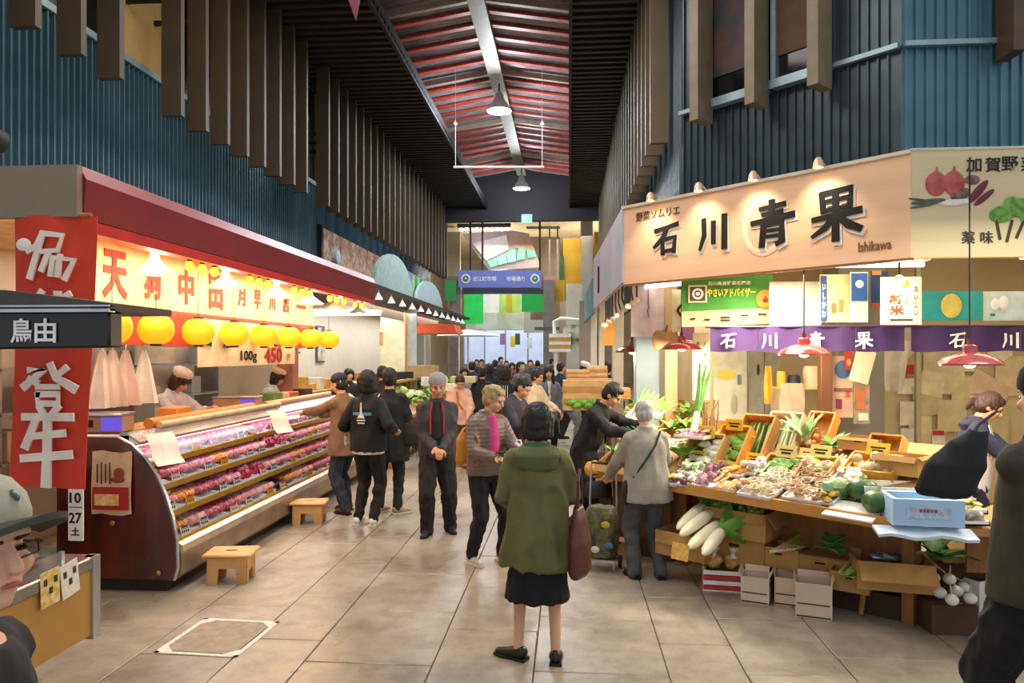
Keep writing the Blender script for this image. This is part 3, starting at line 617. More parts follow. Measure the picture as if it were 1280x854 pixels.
# -- 9 man in beige coat at the meat case
J = person('man in brown coat and navy cap reaching over the meat case', 430, 640, 1.66, face=-118, head=(0, 10), lean=6, vox=.01, hair=('crop', '#1d1714'), hat=('capless', '#272c3f'), arms=((-.05, -.3, .69), (.07, -.36, .7)),
    feet=((-.06, -.04, 0, 10), (.06, .06, 0, 0)), shoes='#4a2c22', top=dict(color='#7a5b40', puff=1.12, hem=.42, flare=.118, kind='coat'), bottom=dict(color='#262b3c', puff=1.1))
# -- 10..15 middle distance
J = person('woman in cream sweater with dark tied hair standing behind the purple jacket', 668, 585, 1.64, face=55, head=(12, 14), vox=.014, hair=('bun', '#2a1a14'), arms=((-.08, -.2, .62), (.1, -.2, .6)), top=dict(color='#d8c4a2', puff=1.18, hem=.45, flare=.13, kind='sweater'), bottom=dict(kind='skirt', color='#8c7350', hem=.12, flare=.1))
J = person('smiling woman in long grey coat with long black hair facing the camera', 686, 570, 1.66, face=8, head=(-5, 0), vox=.012, hair=('long', '#15100f'), arms=((-.14, -.12, .62), (.14, -.03, .47)), top=dict(color='#727a82', puff=1.08, hem=.26, flare=.115, kind='long_coat'), bottom=dict(color='#15151a'), shoes='#15151a')
shirt_front(J, '#e2ddd6', .035, .3, .98, push=.1)
J = person('person in black and white striped shirt with dark hair seen from behind', 632, 580, 1.68, face=150, head=(50, 0), vox=.014, hair=('bob', '#17110f'), top=dict(color='#15151b', puff=1.06, hem=.46, kind='striped_shirt'), bottom=dict(color='#15151a'))
T = J['T']; H = 1.68
for k in range(-3, 4): MB().tube([T(k*.024*H, (.082-abs(k)*.005)*H, .9), T(k*.024*H, (.088-abs(k)*.005)*H, .2)], .006, 4).build('stripe', mat('#c9c9d2', .8), J['root'])
J = person('person in pale pink top with yellow shoulder strap beside the vegetable stall', 574, 585, 1.58, face=15, head=(0, 35), vox=.014, hair=('short', '#3a1f14'), arms=((-.08, -.16, .58), (.08, -.16, .58)), top=dict(color='#d3a48c', puff=1.12, hem=.46, flare=.12, kind='blouse'), bottom=dict(color='#5a4636'))
T = J['T']; H = 1.58; MB().tube([T(-.03*H, -.075*H, .9), T(-.02*H, -.1*H, .5), T(.03*H, -.1*H, .3)], .016).build('bag_strap', mat('#b0701f', .6), J['root'])
J = person('person in teal top bending down with a dark red backpack', 722, 560, 1.6, face=100, lean=48, head=(0, -8), vox=.014, hair=('bun', '#2b1a12'), arms=((-.1, -.4, .48), (.1, -.4, .48)), top=dict(color='#2c7f93', puff=1.08, hem=.46, kind='sweater'), bottom=dict(color='#8b8d90', puff=1.2))
t = thing('backpack', 'dark red backpack worn by the bending person in teal', 'backpack', W2(J, (0, .02, .98)), R(100), rot=(R(40), 0, R(100))); m = MB(); m.loft([((0, 0, 0), .15, .08), ((0, 0, .2), .16, .1), ((0, 0, .38), .12, .06)], 16); remesh(m, 'pack_body', mat('#7d2a22', .7), t, .015, 2)
for x, y, H_, f, hr_, tc, lb in (
    (701, 548, 1.7, 120, 'short', '#1f2a4a', 'man in navy jacket by the white pillars'), (603, 560, 1.62, 170, 'short', '#23252a', 'person in charcoal jacket seen from behind in the crowd'),
    (652, 540, 1.7, 20, 'short', '#6f665c', 'man in grey-brown jacket behind the striped shirt'), (612, 545, 1.66, 200, 'bob', '#1a1a20', 'person with backpack and black hair in the crowd'),
    (580, 552, 1.6, 20, 'long', '#8f8a97', 'woman in lilac grey top leaning by the green stall'), (590, 540, 1.7, 180, 'short', '#252a4d', 'man in blue jacket seen from behind near the green stall'),
    (602, 520, 1.72, 10, 'crop', '#22242c', 'man in dark coat far down the aisle'), (619, 522, 1.7, 160, 'short', '#15161c', 'person in black jacket far down the aisle'),
    (626, 512, 1.78, 30, 'short', '#35305a', 'tall person in purple top far down the aisle'), (640, 516, 1.6, 10, 'bob', '#a8395a', 'person in crimson jacket far down the aisle'),
    (650, 525, 1.66, 190, 'long', '#1d1d22', 'woman with black hair far down the aisle'), (663, 520, 1.7, 0, 'short', '#3c3f45', 'person in grey coat far down the aisle'),
    (672, 512, 1.66, 180, 'short', '#232736', 'person in dark blue coat far down the aisle'), (596, 508, 1.68, 0, 'short', '#31405e', 'person in slate blue jacket at the far end'),
    (633, 508, 1.64, 0, 'short', '#c8bfb0', 'person in pale jacket at the far end'), (690, 505, 1.7, 90, 'short', '#5a3f2e', 'person in brown jacket at the far end')):
    person(lb, x, y, H_, face=f, vox=.02, hair=(hr_, '#16110f'), top=dict(color=tc, puff=1.12, hem=.46), bottom=dict(color='#181a20', puff=1.1), mouth=False, group='crowd in the aisle')
# people by the right side stalls
J = person('shopper in black coat with a white bag by the far right stall', 762, 520, 1.75, face=160, vox=.018, hair=('short', '#15110f'), loc=at(759, 440, 13.5).xy.to_3d(), top=dict(color='#131418', puff=1.2, hem=.4, flare=.13, kind='coat'), bottom=dict(color='#15151a'))
J = person('person in black jacket looking down behind the wooden crates', 729, 520, 1.68, face=70, head=(10, 20), vox=.018, hair=('short', '#15110f'), loc=at(727, 440, 17).xy.to_3d(), top=dict(color='#1a1a1d', puff=1.12, hem=.46), bottom=dict(color='#15151a'), hat=('cook', '#e8e6e2'))
# shopkeepers of the meat counter
J = person('butcher woman in white uniform and white cap behind the meat case', 0, 0, 1.6, face=75, head=(10, 26), lean=8, vox=.01, hair=('bob', '#4a2a1c'), hat=('cook', '#f1e3dc'), loc=at(212, 440, 8.15).xy.to_3d(), z0=.13, arms=((-.0, -.26, .7), (.1, -.28, .72)), top=dict(color='#e9e7ec', puff=1.16, hem=.45, cuff=.45, kind='white_coat'), bottom=dict(color='#ececec'))
J = person('butcher in white uniform and pale cap further along the meat case', 0, 0, 1.56, face=85, head=(20, 20), lean=6, vox=.012, hair=('bob', '#2a1c16'), hat=('cook', '#efc9a8'), loc=at(338, 440, 10.9).xy.to_3d(), z0=.1, arms=((-.03, -.3, .7), (.1, -.32, .72)), top=dict(color='#e4e8f2', puff=1.14, hem=.45, kind='white_coat'), bottom=dict(color='#ececec'))
J = person('shop worker in black behind the second shop counter', 0, 0, 1.6, face=40, vox=.018, hair=('bob', '#15100f'), loc=at(436, 440, 14).xy.to_3d(), top=dict(color='#1b1b20'), bottom=dict(color='#15151a'), group='shop workers by the second shop')
J = person('person in black hooded jacket by the second shop counter', 0, 0, 1.68, face=150, vox=.018, hair=('short', '#15100f'), loc=at(478, 440, 12.5).xy.to_3d(), top=dict(color='#131318', puff=1.15), bottom=dict(color='#15151a'), group='shop workers by the second shop')
# grocer woman
J = person('grocer woman in navy hooded sweatshirt and white apron looking down', 0, 0, 1.6, face=60, head=(0, 26), lean=6, vox=.01, hair=('pony', '#3a2015'), loc=at(1216, 440, 6.1).xy.to_3d(), arms=((-.03, -.26, .62), (.06, -.28, .62)), top=dict(color='#2a2c45', puff=1.1, hem=.46, kind='sweatshirt'), bottom=dict(color='#26262c'))
T = J['T']; H = 1.6
MB().tube([T(-.06*H, -.05*H, .95), T(-.075*H, -.078*H, .72), T(-.08*H, -.08*H, .4)], .01, flat=.4).tube([T(.06*H, -.05*H, .95), T(.06*H, -.082*H, .7), T(.06*H, -.086*H, .4)], .01, flat=.4).build('apron_strap', WHITE, J['root'])
MB().sheet(8, 6, lambda u, v: T(.1*H*cos(pi+pi*u)*1.08, -.088*H*1.04*sin(pi*u)-.002, -.3+v*.9), .005).build('apron', mat('#e9e6df', .8), J['root'])
c = MB(); c.loft([(T(0, .04*H, .8), .06*H, .03*H), (T(0, .045*H, .92), .08*H, .045*H), (T(0, .02*H, 1.0), .06*H, .05*H)], 18); remesh(c, 'hood', mat('#2a2c45', .85), J['root'], .01, 3)
# foreground man at the right edge
J = person('man in olive brown jacket and black knit hat standing with his back turned', 0, 0, 1.84, face=202, head=(-20, 0), vox=.01, build=1.06, hair=('crop', '#2a201a'), hat=('beanie', '#0d0d10'), loc=(1.985, 3.16, 0), arms=((-.14, -.04, .47), (-.1, -.11, .6, (.1, .8, -.5))), feet=((-.08, .05, 0), (.07, -.05, 0)),
    top=dict(color='#3a3524', puff=1.13, hem=.475, kind='jacket', fold=.008, ff=6, flare=.112, h2='#2c2920', collar=False), bottom=dict(color='#0d0d11', puff=1.3), shoes='#111111')
T = J['T']; H = 1.84; c = MB(); c.loft([(T(0, .006*H, .88), .065*H, .058*H), (T(0, .008*H, 1.0), .054*H, .052*H), (T(0, .01*H, 1.06), .047*H, .046*H)], 20); remesh(c, 'collar', mat('#0f1118', .8), J['root'], .01, 3, fold=.004)
t = thing('tote_bag', 'large black cloth bag carried at the back by the man in olive', 'bag', at(1196, 600, 2.95), R(-25)); t.location = at(1199, 622, 2.75); t.scale = (.62, .62, .78); m = MB()
m.loft([((-.1, 0, .0), .13, .05), ((-.08, 0, .03), .17, .08), ((-.02, 0, .16), .16, .09), ((.05, 0, .27), .1, .06), ((.1, 0, .33), .05, .035)], 20); remesh(m, 'bag_body', mat('#0e1016', .7), t, .01, 2, fold=.008, ffreq=9)
MB().tube([(.06, 0, .3), (.1, .02, .36), (.2, .12, .42)], .018, flat=.4).build('strap', K, t)
# foreground head with cap, bottom-left edge
J = person('person in pale baseball cap with dark brim and glasses passing close by', 0, 0, 1.66, face=115, head=(-36, -4), vox=.0065, lean=2, build=.85, hair=('crop', '#20140f'), loc=(-1.095, 1.22, 0), arms=((-.13, .06, .45), (.13, .06, .45)), skin='#d8a184',
    top=dict(color='#15110f', puff=1.05, kind='sweater', hem=.48, collar=False), bottom=dict(color='#15151a'), shoes='#15151a')
HP = J['HP']; H = 1.66; hr = J['hr']; hm = hr.to_4x4(); hm.translation = J['hc']
c = MB(); c.loft([(HP(0, .01, z), r*H, r*1.14*H, hr) for z, r in ((.022, .058), (.04, .0595), (.06, .055), (.078, .042), (.09, .018), (.092, .004))], 28); cp = c.build('cap', mat('#aea893', .85, var=.06, scale=50, bump=.2), J['root'], smooth=True)
MB().sheet(14, 8, lambda u, v: HP((u-.5)*.105, -.035-.075*v*sqrt(max(0, 1-(2*u-1)**2*.8)), .026+.004-.05*(u-.5)**2*4*.3+.012*v), .012).build('brim', mat('#3d3a33', .8), cp)
MB().ell((0, 0, 0), (.016, .006, .012)).build('badge', mat('#3c6a66', .3), cp, loc=HP(.012, -.049, .062), rot=(R(-30), 0, R(20)))
g = MB(); g.tube([HP(.046, .01, .004), HP(.046, -.045, .004)], .0018); g.tube([HP(.04, -.046, .008), HP(.008, -.054, .008), HP(.008, -.054, -.006), HP(.04, -.046, -.006), HP(.04, -.046, .008)], .0018); g.build('glasses', K, J['root'])
# ================================================================ MEAT SHOP (left)
WOODL = mat('#c99a5e', .55, var=.2, scale=4, stretch=(1, 10, 1)); REDF = mat('#7d0b0f', .4, var=.12, scale=2); REDL = mat('#c8281c', .6, var=.05)
cloth_red = mat('#d63c22', .75, var=.04); ink = mat('#f6e3d2', .7); redink = mat('#b5301b', .6)
# canopy
t = thing('red_canopy', 'long glossy dark red canopy over the meat shop', 'canopy', (-3.0, 4.24, 0))
MB().prism([(0, 2.74), (.02, 2.98), (-.03, 3.07), (-.25, 3.07), (-.25, 2.74)], 0, 6.75, 'y').build('fascia', REDF, t, smooth=False)
MB().prism([(0, 2.66), (.0, 2.735), (-.25, 2.735), (-.25, 2.69)], 0, 6.75, 'y').build('lower_glow_strip', mat('#c01a14', .4), t)  # brighter red paints the glow along the lit lower edge of the fascia
MB().b2((-2.5, .0, 2.74), (-.005, -.05, 3.06)).build('end_fascia', mat('#8a7a66', .6, var=.04), t)
MB().b2((-2.45, 0, 2.98), (-.25, 6.75, 3.03)).build('roof_panel', mat('#9a8a76', .7), t)
MB().b2((-2.42, 0.1, 2.9), (-.25, 6.7, 2.96)).build('soffit', mat('#f0cf9a', .7), t)
# shop shell
m = MB().b2((-5.5, 4.0, 0), (-5.42, 11.6, 2.95)).b2((-5.45, 11.45, 0), (-4.6, 11.55, 2.95)); struct('wall_shop', m, mat('#d9cfbf', .7, var=.08, scale=2))
sh = thing('back_shelf', 'shelving with trays and white boxes against the meat shop back wall', 'shelf', (-5.2, 6.8, 0))
for z in (.9, 1.35, 1.75): MB().b2((-.18, -.8, z-.015), (.18, 3.2, z+.015)).build('shelf_board', STEEL, sh)
for y in (-.8, 1.2, 3.2): MB().b2((-.18, y-.02, 0), (.18, y+.02, 2.0)).build('upright', STEEL, sh)
for i in range(12):
    c = random.choice(['#e9e4da', '#7a8a6a', '#c9b08a', '#9fb0b5', '#f3efe6']); z = (.915, 1.365, 1.765)[i % 3]; h = random.uniform(.12, .28); w = random.uniform(.18, .3)
    b_ = MB().box((0, 0, h/2), (.24, w, h)).build('storage_box', mat(c, .6), None, loc=(-5.18, 6.25+i*.32, z), bev=.008); tag(b_, 'small box on the shelves behind the butchers', 'box', 'boxes on the butcher shelves')
MB().b2((-.02, 0, 0), (.02, .9, .5)).build('x', K) if 0 else None
# pillar
t = thing('shop_pillar', 'pinkish brown pillar at the far end of the meat shop counter', 'pillar', (-4.3, 10.75, 0)); MB().b2((-.12, -.12, 0), (.12, .12, 2.9)).build('shaft', mat('#a8705a', .6), t)
# main painted board
t = thing('shop_board', 'long cream board with red painted characters above the meat counter', 'sign', (-3.9, 5.5, 2.32), R(90)); m = MB().box((2.62, .03, .27), (5.24, .05, .55)); m.build('board', mat('#eccf9c', .6, var=.05), t, bev=.008)
MB().box((2.62, 0, .565), (5.3, .04, .03)).box((2.62, 0, -.015), (5.3, .04, .03)).build('board_edge', mat('#a1431f', .5), t)
for ch_, x, h in (('天', .42, .42), ('狗', .98, .34), ('中', 1.58, .36), ('田', 2.2, .38), ('月', 2.83, .24), ('早', 3.27, .24), ('川', 3.72, .23), ('店', 4.18, .24), ('一', 4.75, .05)):
    text_obj(ch_, redink, t, (x, -.003, .26), h, .36 if ch_ == '一' else h*.82, off=.035)
# red band with white price sheet
o = MB().b2((0, -.01, 0), (5.2, .01, .3)).build('red_cloth_band', cloth_red); o.location = (-3.88, 5.45, 1.98); o.rotation_euler = (0, 0, R(90)); tag(o, 'red cloth band behind the yellow lanterns of the meat shop', 'banner')
ps = thing('price_sheet', 'cream hand-lettered price sheet reading 450 between the lanterns', 'sign', (-3.74, 7.0, 1.76), R(90)); MB().sheet(8, 2, lambda u, v: (u*2.6, .01*sin(u*9), v*.5), .004).build('paper', mat('#f2dfba', .7), ps)
text_obj('国', K, ps, (.16, -.012, .33), .24, .22, off=.02); text_obj('産', K, ps, (.62, -.012, .28), .17, .18, off=.02); text_obj('とと', K, ps, (2.0, -.012, .3), .14, off=.02)
text_obj('100g', K, ps, (1.15, -.014, .1), .15, .42, off=.02); text_obj('450', redink, ps, (1.85, -.014, .12), .2, .55, off=.03); text_obj('円', redink, ps, (2.35, -.014, .09), .09, off=.02)
# yellow lanterns
lan = mat('#f2b81c', .5, emit=.55, ecol='#f2b01a')
for i, px in enumerate((140, 195, 248, 293, 330, 361, 388, 411)):
    d_ = atX(px, -3.6); q = at(px, 415, d_); q.z = 2.11
    if i == 0:
        t = thing('paper_lantern', 'round yellow paper lantern', 'lantern', q, 0, 'yellow lanterns above the meat counter')
        m = MB(); m.lathe([(.04, -.125)]+[(.148*cos(a)**.7+.002*(k % 2), .13*sin(a)) for k, a in enumerate([R(x) for x in range(-75, 76, 10)])]+[(.04, .125)], 22); m.build('shade', lan, t)
        MB().lathe([(.045, .12), (.05, .14), (.03, .145)], 12).build('cap', K, t); MB().lathe([(.03, -.145), (.05, -.14), (.045, -.12)], 12).build('base_ring', K, t); MB().tube([(0, 0, .14), (0, 0, .6)], .004, 5).build('cord', K, t); L0 = t
    else: t = dup(L0, q)
    t['label'] = 'round yellow paper lantern, %s of the row counted from the red banner' % ('first second third fourth fifth sixth seventh eighth'.split()[i])
# pendant lamps over the case
for i, px in enumerate((193, 282, 345, 387, 421, 449)):
    q = at(px, 350, atX(px, -3.5)); q.z = 2.58
    if i == 0:
        t = thing('pendant_lamp', 'x y z lamp', 'lamp', q, 0, 'pendant lamps over the meat case')
        MB().lathe([(.19, -.01), (.185, .0), (.11, .05), (.05, .1), (.035, .16), (.03, .19)], 22, cap=False).lathe([(.03, .19), (.034, .16), (.049, .098), (.108, .047), (.18, .0), (.19, -.01)], 22, cap=False).build('shade', mat('#a9a392', .4, .2), t)
        MB().ell((0, 0, .03), .05).build('bulb', mat('#fff3d6', .3, emit=12, ecol='#ffe3b0'), t); MB().tube([(0, 0, .19), (0, 0, .38)], .01, 6).build('cord', K, t); PL = t
    else: t = dup(PL, q)
    t['label'] = 'grey metal pendant lamp over the meat case, %s along from the red banner' % ('first second third fourth fifth sixth'.split()[i]); point('pendant_glow', (q.x, q.y, q.z-.1), 6, (1, .8, .55), .06)
MB().b2((-.03, 0, -.03), (.03, 6.0, .03)).build('x', K) if 0 else None
o = MB().tube([(0, 0, 0), (0, 6.4, 0)], .028).build('conduit_pipe', mat('#d98a3a', .5)); o.location = (-3.62, 4.5, 2.84); tag(o, 'orange lit pipe running above the pendant lamps', 'pipe')
bulb = MB().ell((0, 0, 0), (.035, .035, .045), 10, 6).mesh('bulb_glass', mat('#ffcf3a', .3, emit=2.6, ecol='#ffc02a')); sk = MB().lathe([(.02, .04), (.022, .09), (.012, .1)], 8).mesh('socket', K)
for g_, px in enumerate((237, 253, 268, 312, 324, 335, 368, 378, 387, 412, 421, 430, 444, 452)):
    q = at(px, 330, atX(px, -3.12)); q.z = 2.62
    t = thing('light_bulb', 'small glowing yellow bulb in the string under the red canopy', 'bulb', q, 0, 'yellow bulbs under the canopy edge')
    for nm, me in (('bulb_glass', bulb), ('socket', sk)): o = bpy.data.objects.new(nm, me); o.parent = t; COL.objects.link(o)
# ------------------------------------------------ refrigerated case
LEN = 5.3
t = thing('meat_case', 'long refrigerated meat display case with dark red marbled end panel', 'display case', (-3.1, 5.52, 0)); MCASE = t
prof = [(-1.0, .1), (-.03, .1), (0, .2), (-.005, .42), (-.04, .6), (-.1, .78), (-.17, .93), (-.27, 1.07), (-.38, 1.17), (-.5, 1.23), (-1.0, 1.23)]
rd = mat('#3a0d09', .18, h2='#5e1810', scale=5, stretch=(1, 1, .35), coat=.5)
MB().prism(prof, -.05, 0, 'y').build('end_panel', rd, t, bev=.006); MB().prism(prof, LEN, LEN+.05, 'y').build('end_panel', rd, t)
m = MB(); m.tube([(x, -.025, z) for x, z in prof[1:]], .018, 6); m.build('end_trim', STEEL, t)
MB().b2((-.95, 0, 0), (-.1, LEN, .12)).build('plinth', mat('#1d1815', .6), t)
MB().prism([(-.9, .1), (-.02, .1), (.02, .14), (.02, .3), (-.01, .34), (-.9, .34)], 0, LEN, 'y').build('lower_panel', mat('#a08a72', .35, .5, var=.15), t)
MB().prism([(.02, .3), (.035, .32), (.03, .37), (-.02, .39), (-.04, .34)], 0, LEN, 'y').build('bumper_rail', mat('#d5c5ae', .3, .6), t)
MB().b2((-1.0, 0, 1.19), (-.42, LEN, 1.24)).build('top_deck', mat('#cda36b', .45), t); MB().prism([(-.5, 1.19), (-.36, 1.16), (-.33, 1.19), (-.44, 1.26), (-.5, 1.26)], 0, LEN, 'y').build('front_rail', mat('#9aa0ac', .25, .8), t)
MB().b2((-1.0, 0, .34), (-.94, LEN, 1.2)).build('back_panel', WHITE, t)
tiers = [(-.05, .40), (-.15, .60), (-.27, .80), (-.41, .98)]
for i, (x, z) in enumerate(tiers):
    MB().prism([(x, z-.03), (x-.34, z+.03), (x-.34, z+.05), (x, z-.01)], 0.01, LEN-.01, 'y').build('shelf', mat('#e4dfdd', .4), t)
    MB().prism([(x, z-.04), (x+.012, z-.04), (x+.012, z+.008), (x, z+.008)], 0.01, LEN-.01, 'y').build('shelf_edge', mat('#c98f22', .4), t)
gp = prof[3:9]; gl = MB(); gv = [(x-.004, y, z) for y in (0.0, LEN) for x, z in gp]; n = len(gp); gl.add(gv, [(i, i+1, n+i+1, n+i) for i in range(n-1)]); gl.build('curved_glass', GLASS, t)
MB().b2((-.6, .02, 1.12), (-.5, LEN-.02, 1.17)).build('case_lamp', mat('#fff1ea', .4, emit=2, ecol='#ffe6dc'), t)
area('case_light', (-3.52, 5.52+LEN/2, 1.17), .08, 20, (1, .85, .86), rot=(0, R(-25), 0), sy=LEN-.2)
# poster and bolts on the end panel
o = thing('recipe_poster', 'torn paper poster with red and cream food photo on the case end panel', 'poster', (-3.62, 5.455, .62)); MB().sheet(4, 5, lambda u, v: ((u-.5)*.33, -.004-.008*sin(v*5), v*.5+.01*sin(u*7)), .003).build('paper', mat('#cfae80', .75, h2='#e0c8a4', scale=9), o)
MB().box((0, -.02, .13), (.3, .004, .18)).build('photo_panel', mat('#a9231a', .6), o); MB().box((-.03, -.024, .12), (.2, .004, .09)).build('food_photo', mat('#d9a04a', .6, h2='#f2d79a', scale=30), o); MB().ell((.07, -.02, .33), (.045, .004, .045)).ell((.06, -.02, .28), (.06, .004, .025)).build('bowl_picture', mat('#8f3f22', .6), o)
m = MB(); [m.box((-.11+k*.035, -.02, .33), (.01, .004, .15+.02*(k % 2))) for k in range(4)]; m.build('brush_marks', mat('#55311e', .7), o, kind='stuff')
for x, z in ((-.52, .55), (-.14, .16)): MB().ell((x, -.06, z), (.022, .012, .022)).build('bolt_cap', mat('#b98a3c', .3, .8), MCASE)
# date board 10 / 27
o = thing('date_board', 'narrow white hanging board with the numbers 10 and 27', 'sign', at(95, 676, 5.35)); MB().box((0, 0, .24), (.115, .012, .48)).build('board', WHITE, o); MB().tube([(0, .02, .48), (0, .02, .75)], .004, 5).build('cord', K, o)
text_obj('10', K, o, (0, -.008, .32), .08, .09, off=.02); text_obj('27', K, o, (0, -.008, .17), .08, .1, off=.02); text_obj('土', K, o, (0, -.008, .07), .06, off=.03); text_obj('●', K, o, (0, -.008, .42), .02, off=0); MB().box((0, -.007, .25), (.1, .003, .006)).build('rule', K, o)
# meat trays: prototypes then copies
cols = [('pale pink sliced pork', '#d4566c', 'pork'), ('deep pink minced meat', '#b82c50', 'mince'), ('red beef slices', '#a8283a', 'beef'), ('rose marbled beef', '#cc4f68', 'marbled'), ('orange marinated meat', '#d9822b', 'orange'), ('dark brown sausages', '#4a2620', 'saus'), ('pinkish white chicken', '#de9a92', 'chick')]
PR = []
for nm, c, kd in cols:
    t = thing('meat_tray', 'tray', 'meat tray', (0, -50, 0)); MB().b2((-.13, -.14, 0), (.13, .14, .02)).b2((-.13, -.14, .02), (.13, -.13, .035)).b2((-.13, .13, .02), (.13, .14, .035)).build('tray', mat('#ece8e6' if kd != 'saus' else '#2a2a2a', .4), t)
    m = MB()
    if kd == 'saus': [m.cap((-.1, -.11+k*.031, .04+.01*(k % 2)), (.09, -.11+k*.031+random.uniform(-.01, .01), .04), .014, .014, 6) for k in range(8)]
    elif kd == 'mince': [m.ell((random.uniform(-.09, .09), random.uniform(-.1, .1), .04+random.uniform(0, .03)), (.035, .035, .025), 7, 5, nz=.4, fr=8) for _ in range(16)]
    else:
        for a in range(3):
            for k in range(7): m.ell((-.075+a*.075+random.uniform(-.01, .01), -.11+k*.037, .042+.006*a), (.045, .03, .018), 8, 5, nz=.35, fr=6, rx=.5, rz=random.uniform(-.3, .3))
    m.v = [(x, y, .025+(z-.025)*1.7) for x, y, z in m.v]
    m.build('meat', mat(c, .35, h2={'marbled': '#e8a9b0', 'pork': '#ea9aa2', 'beef': '#cf6a70'}.get(kd), var=.2, scale=34, stretch=(1, 2.5, 1), rnd=.15), t, kind='stuff'); PR.append((t, nm))
TG = []
for c, c2 in (('#f4efe2', '#1d1a18'), ('#f4efe2', '#c0281c'), ('#e9c02c', '#c0281c'), ('#f6e7d8', '#2b2b2b')):
    t = thing('price_tag', 'tag', 'price tag', (0, -50, 0)); MB().box((0, 0, .038), (.11, .004, .076)).build('card', mat(c, .6), t)
    mk = MB(); [mk.box((-.036+.024*k, -.003, .034), (.013, .003, .022)) for k in range(4)]; mk.box((0, -.003, .058), (.09, .003, .005)); mk.box((0, -.003, .072), (.08, .003, .012)); mk.build('marks', mat(c2, .6), t, kind='stuff'); TG.append(t)
sn = ['lowest', 'second', 'third', 'top']; used = set()
for i, (x, z) in enumerate(tiers):
    y = .17; k = 0
    while y < LEN-.1:
        j = {3: (0, 3, 2, 1, 6, 3), 2: (3, 2, 1, 6, 0, 4), 1: (4, 0, 6, 1, 3, 2), 0: (4, 5, 6, 0, 2, 6)}[i][(k*5+i+(k//3)) % 6]
        src, nm = PR[j]; lb = 'tray of %s on the %s meat shelf' % (nm, sn[i]); loc = (-3.1+x-.15, 5.52+y, z+.012)
        if j not in used: o = src; o.location = loc; used.add(j); src['label'] = lb; src['group'] = 'trays on the %s shelf' % sn[i]
        else: o = dup(src, loc, label=lb, group='trays on the %s shelf' % sn[i])
        o.rotation_euler = (0, R(9), random.uniform(-.04, .04))
        if k % 3 != 2:
            s = (k*7+i*3) % 4; src = TG[s]; lb = ['white price tag with black figures', 'white price tag with red figures', 'yellow price tag with red figures', 'pale pink price tag with dark figures'][s]+' standing on the %s shelf edge' % sn[i]; loc = (-3.1+x+.0, 5.52+y+random.uniform(-.05, .05), z)
            if ('t', s) not in used: o = src; used.add(('t', s)); o.location = loc; o['label'] = lb; o['group'] = 'price tags on the %s shelf' % sn[i]
            else: o = dup(src, loc, label=lb, group='price tags on the %s shelf' % sn[i])
            o.rotation_euler = (R(-14), 0, R(90-8))
        y += .295; k += 1
# things on the case top
def scale_(label, loc, rz, w=.34):
    t = thing('weighing_scale', label, 'scale', loc, rz); MB().box((0, 0, .07), (w, .26, .14)).build('housing', mat('#a98a64', .5), t, bev=.012); MB().box((0, 0, .15), (w*1.02, .28, .02)).build('weighing_plate', STEEL, t, bev=.004)
    MB().box((w*.28, -.135, .075), (.16, .012, .11)).build('screen', mat('#4d3aa8', .2, emit=.7, ecol='#5a44c8'), t); return t
t = scale_('beige scale with purple screen on the near end of the meat case', (-3.86, 5.75, 1.245), R(10)); MB().box((-.1, -.135, .08), (.1, .008, .06)).build('keypad', K, t)
scale_('smaller beige scale with purple screen between the two butchers', (-3.86, 8.15, 1.245), R(12), .5)
for i, (px, py) in enumerate(((176, 540), (328, 512))):
    q = at(px, py, atX(px, -3.44)); t = thing('note_sheet', ['white note sheet taped over the near end of the case front', 'white note sheet hanging on the case front near the second butcher'][i], 'paper', (q.x+.12, q.y, 1.14), R(70))
    MB().sheet(4, 5, lambda u, v: ((u-.5)*.26, -.03-.16*(1-v)+.02*sin(v*6), (v-.5)*.24), .003).build('paper', PAPER, t); m = MB(); [m.box((0, -.118+.16*((v_)-.0)*1.0-.004, (v_-.5)*.24), (.18, .004, .008)) for v_ in (.3, .45, .6, .75)]
for i, (y0, y1, r, c, x, lb) in enumerate(((5.95, 8.0, .045, '#df8a3c', -3.62, 'long orange wrapping roll along the near top of the case'), (6.0, 8.6, .03, '#e8c79c', -3.55, 'long cream paper roll beside the orange roll'), (8.3, 10.6, .04, '#d9a673', -3.6, 'pale wooden roll on the far top of the meat case'))):
    o = MB().tube([(0, 0, 0), (0, y1-y0, 0)], r, 14).build('wrapping_roll', mat(c, .4)); o.location = (x, y0, 1.25+r); tag(o, lb, 'roll')
for i, (y, c, lb) in enumerate(((6.9, '#d98f45', 'orange box on the case top beside the first butcher'), (9.2, '#5f8a4a', 'green box on the case top by the second butcher'), (9.75, '#b8562a', 'red-brown box near the far end of the case top'), (10.3, '#3b2b22', 'dark box at the far end of the case top'), (9.6, '#e8b98c', 'peach coloured box behind the green box'))):
    o = MB().box((0, 0, .06), (.2, .28, .13+.04*(i % 2))).build('counter_box', mat(c, .6), bev=.01); o.location = (-3.86-(i == 4)*.02, y-.12*(i == 4)-.1, 1.25); tag(o, lb, 'box')
# plastic bags hung at the near end
for i, px in enumerate((128, 141, 157, 180)):
    q = at(px, 445, atX(px, -3.98)); t = thing('plastic_bag', '%s of the white translucent carrier bags hung at the near end of the counter' % ('first second third fourth fifth sixth'.split()[i]), 'bag', (q.x, q.y, 1.93), R(60), 'hanging carrier bags')
    m = MB().sheet(6, 8, lambda u, v: ((u-.5)*(.05+.2*(1-v)**.8), .04*sin(u*9+i)*(1-v), -.5+v*.5), .006); m.build('bag_film', mat('#ead9cc' if i < 3 else '#e6ebe2', .3, var=.1), t); MB().tube([(0, 0, -.02), (0, 0, .06)], .006, 5).build('hook', STEEL, t)
o = MB().tube([(0, 0, 0), (0, 5.0, 0)], .012).build('hanging_rail', STEEL); o.location = (-4.0, 5.5, 1.985); tag(o, 'thin steel rail carrying the white carrier bags', 'rail')
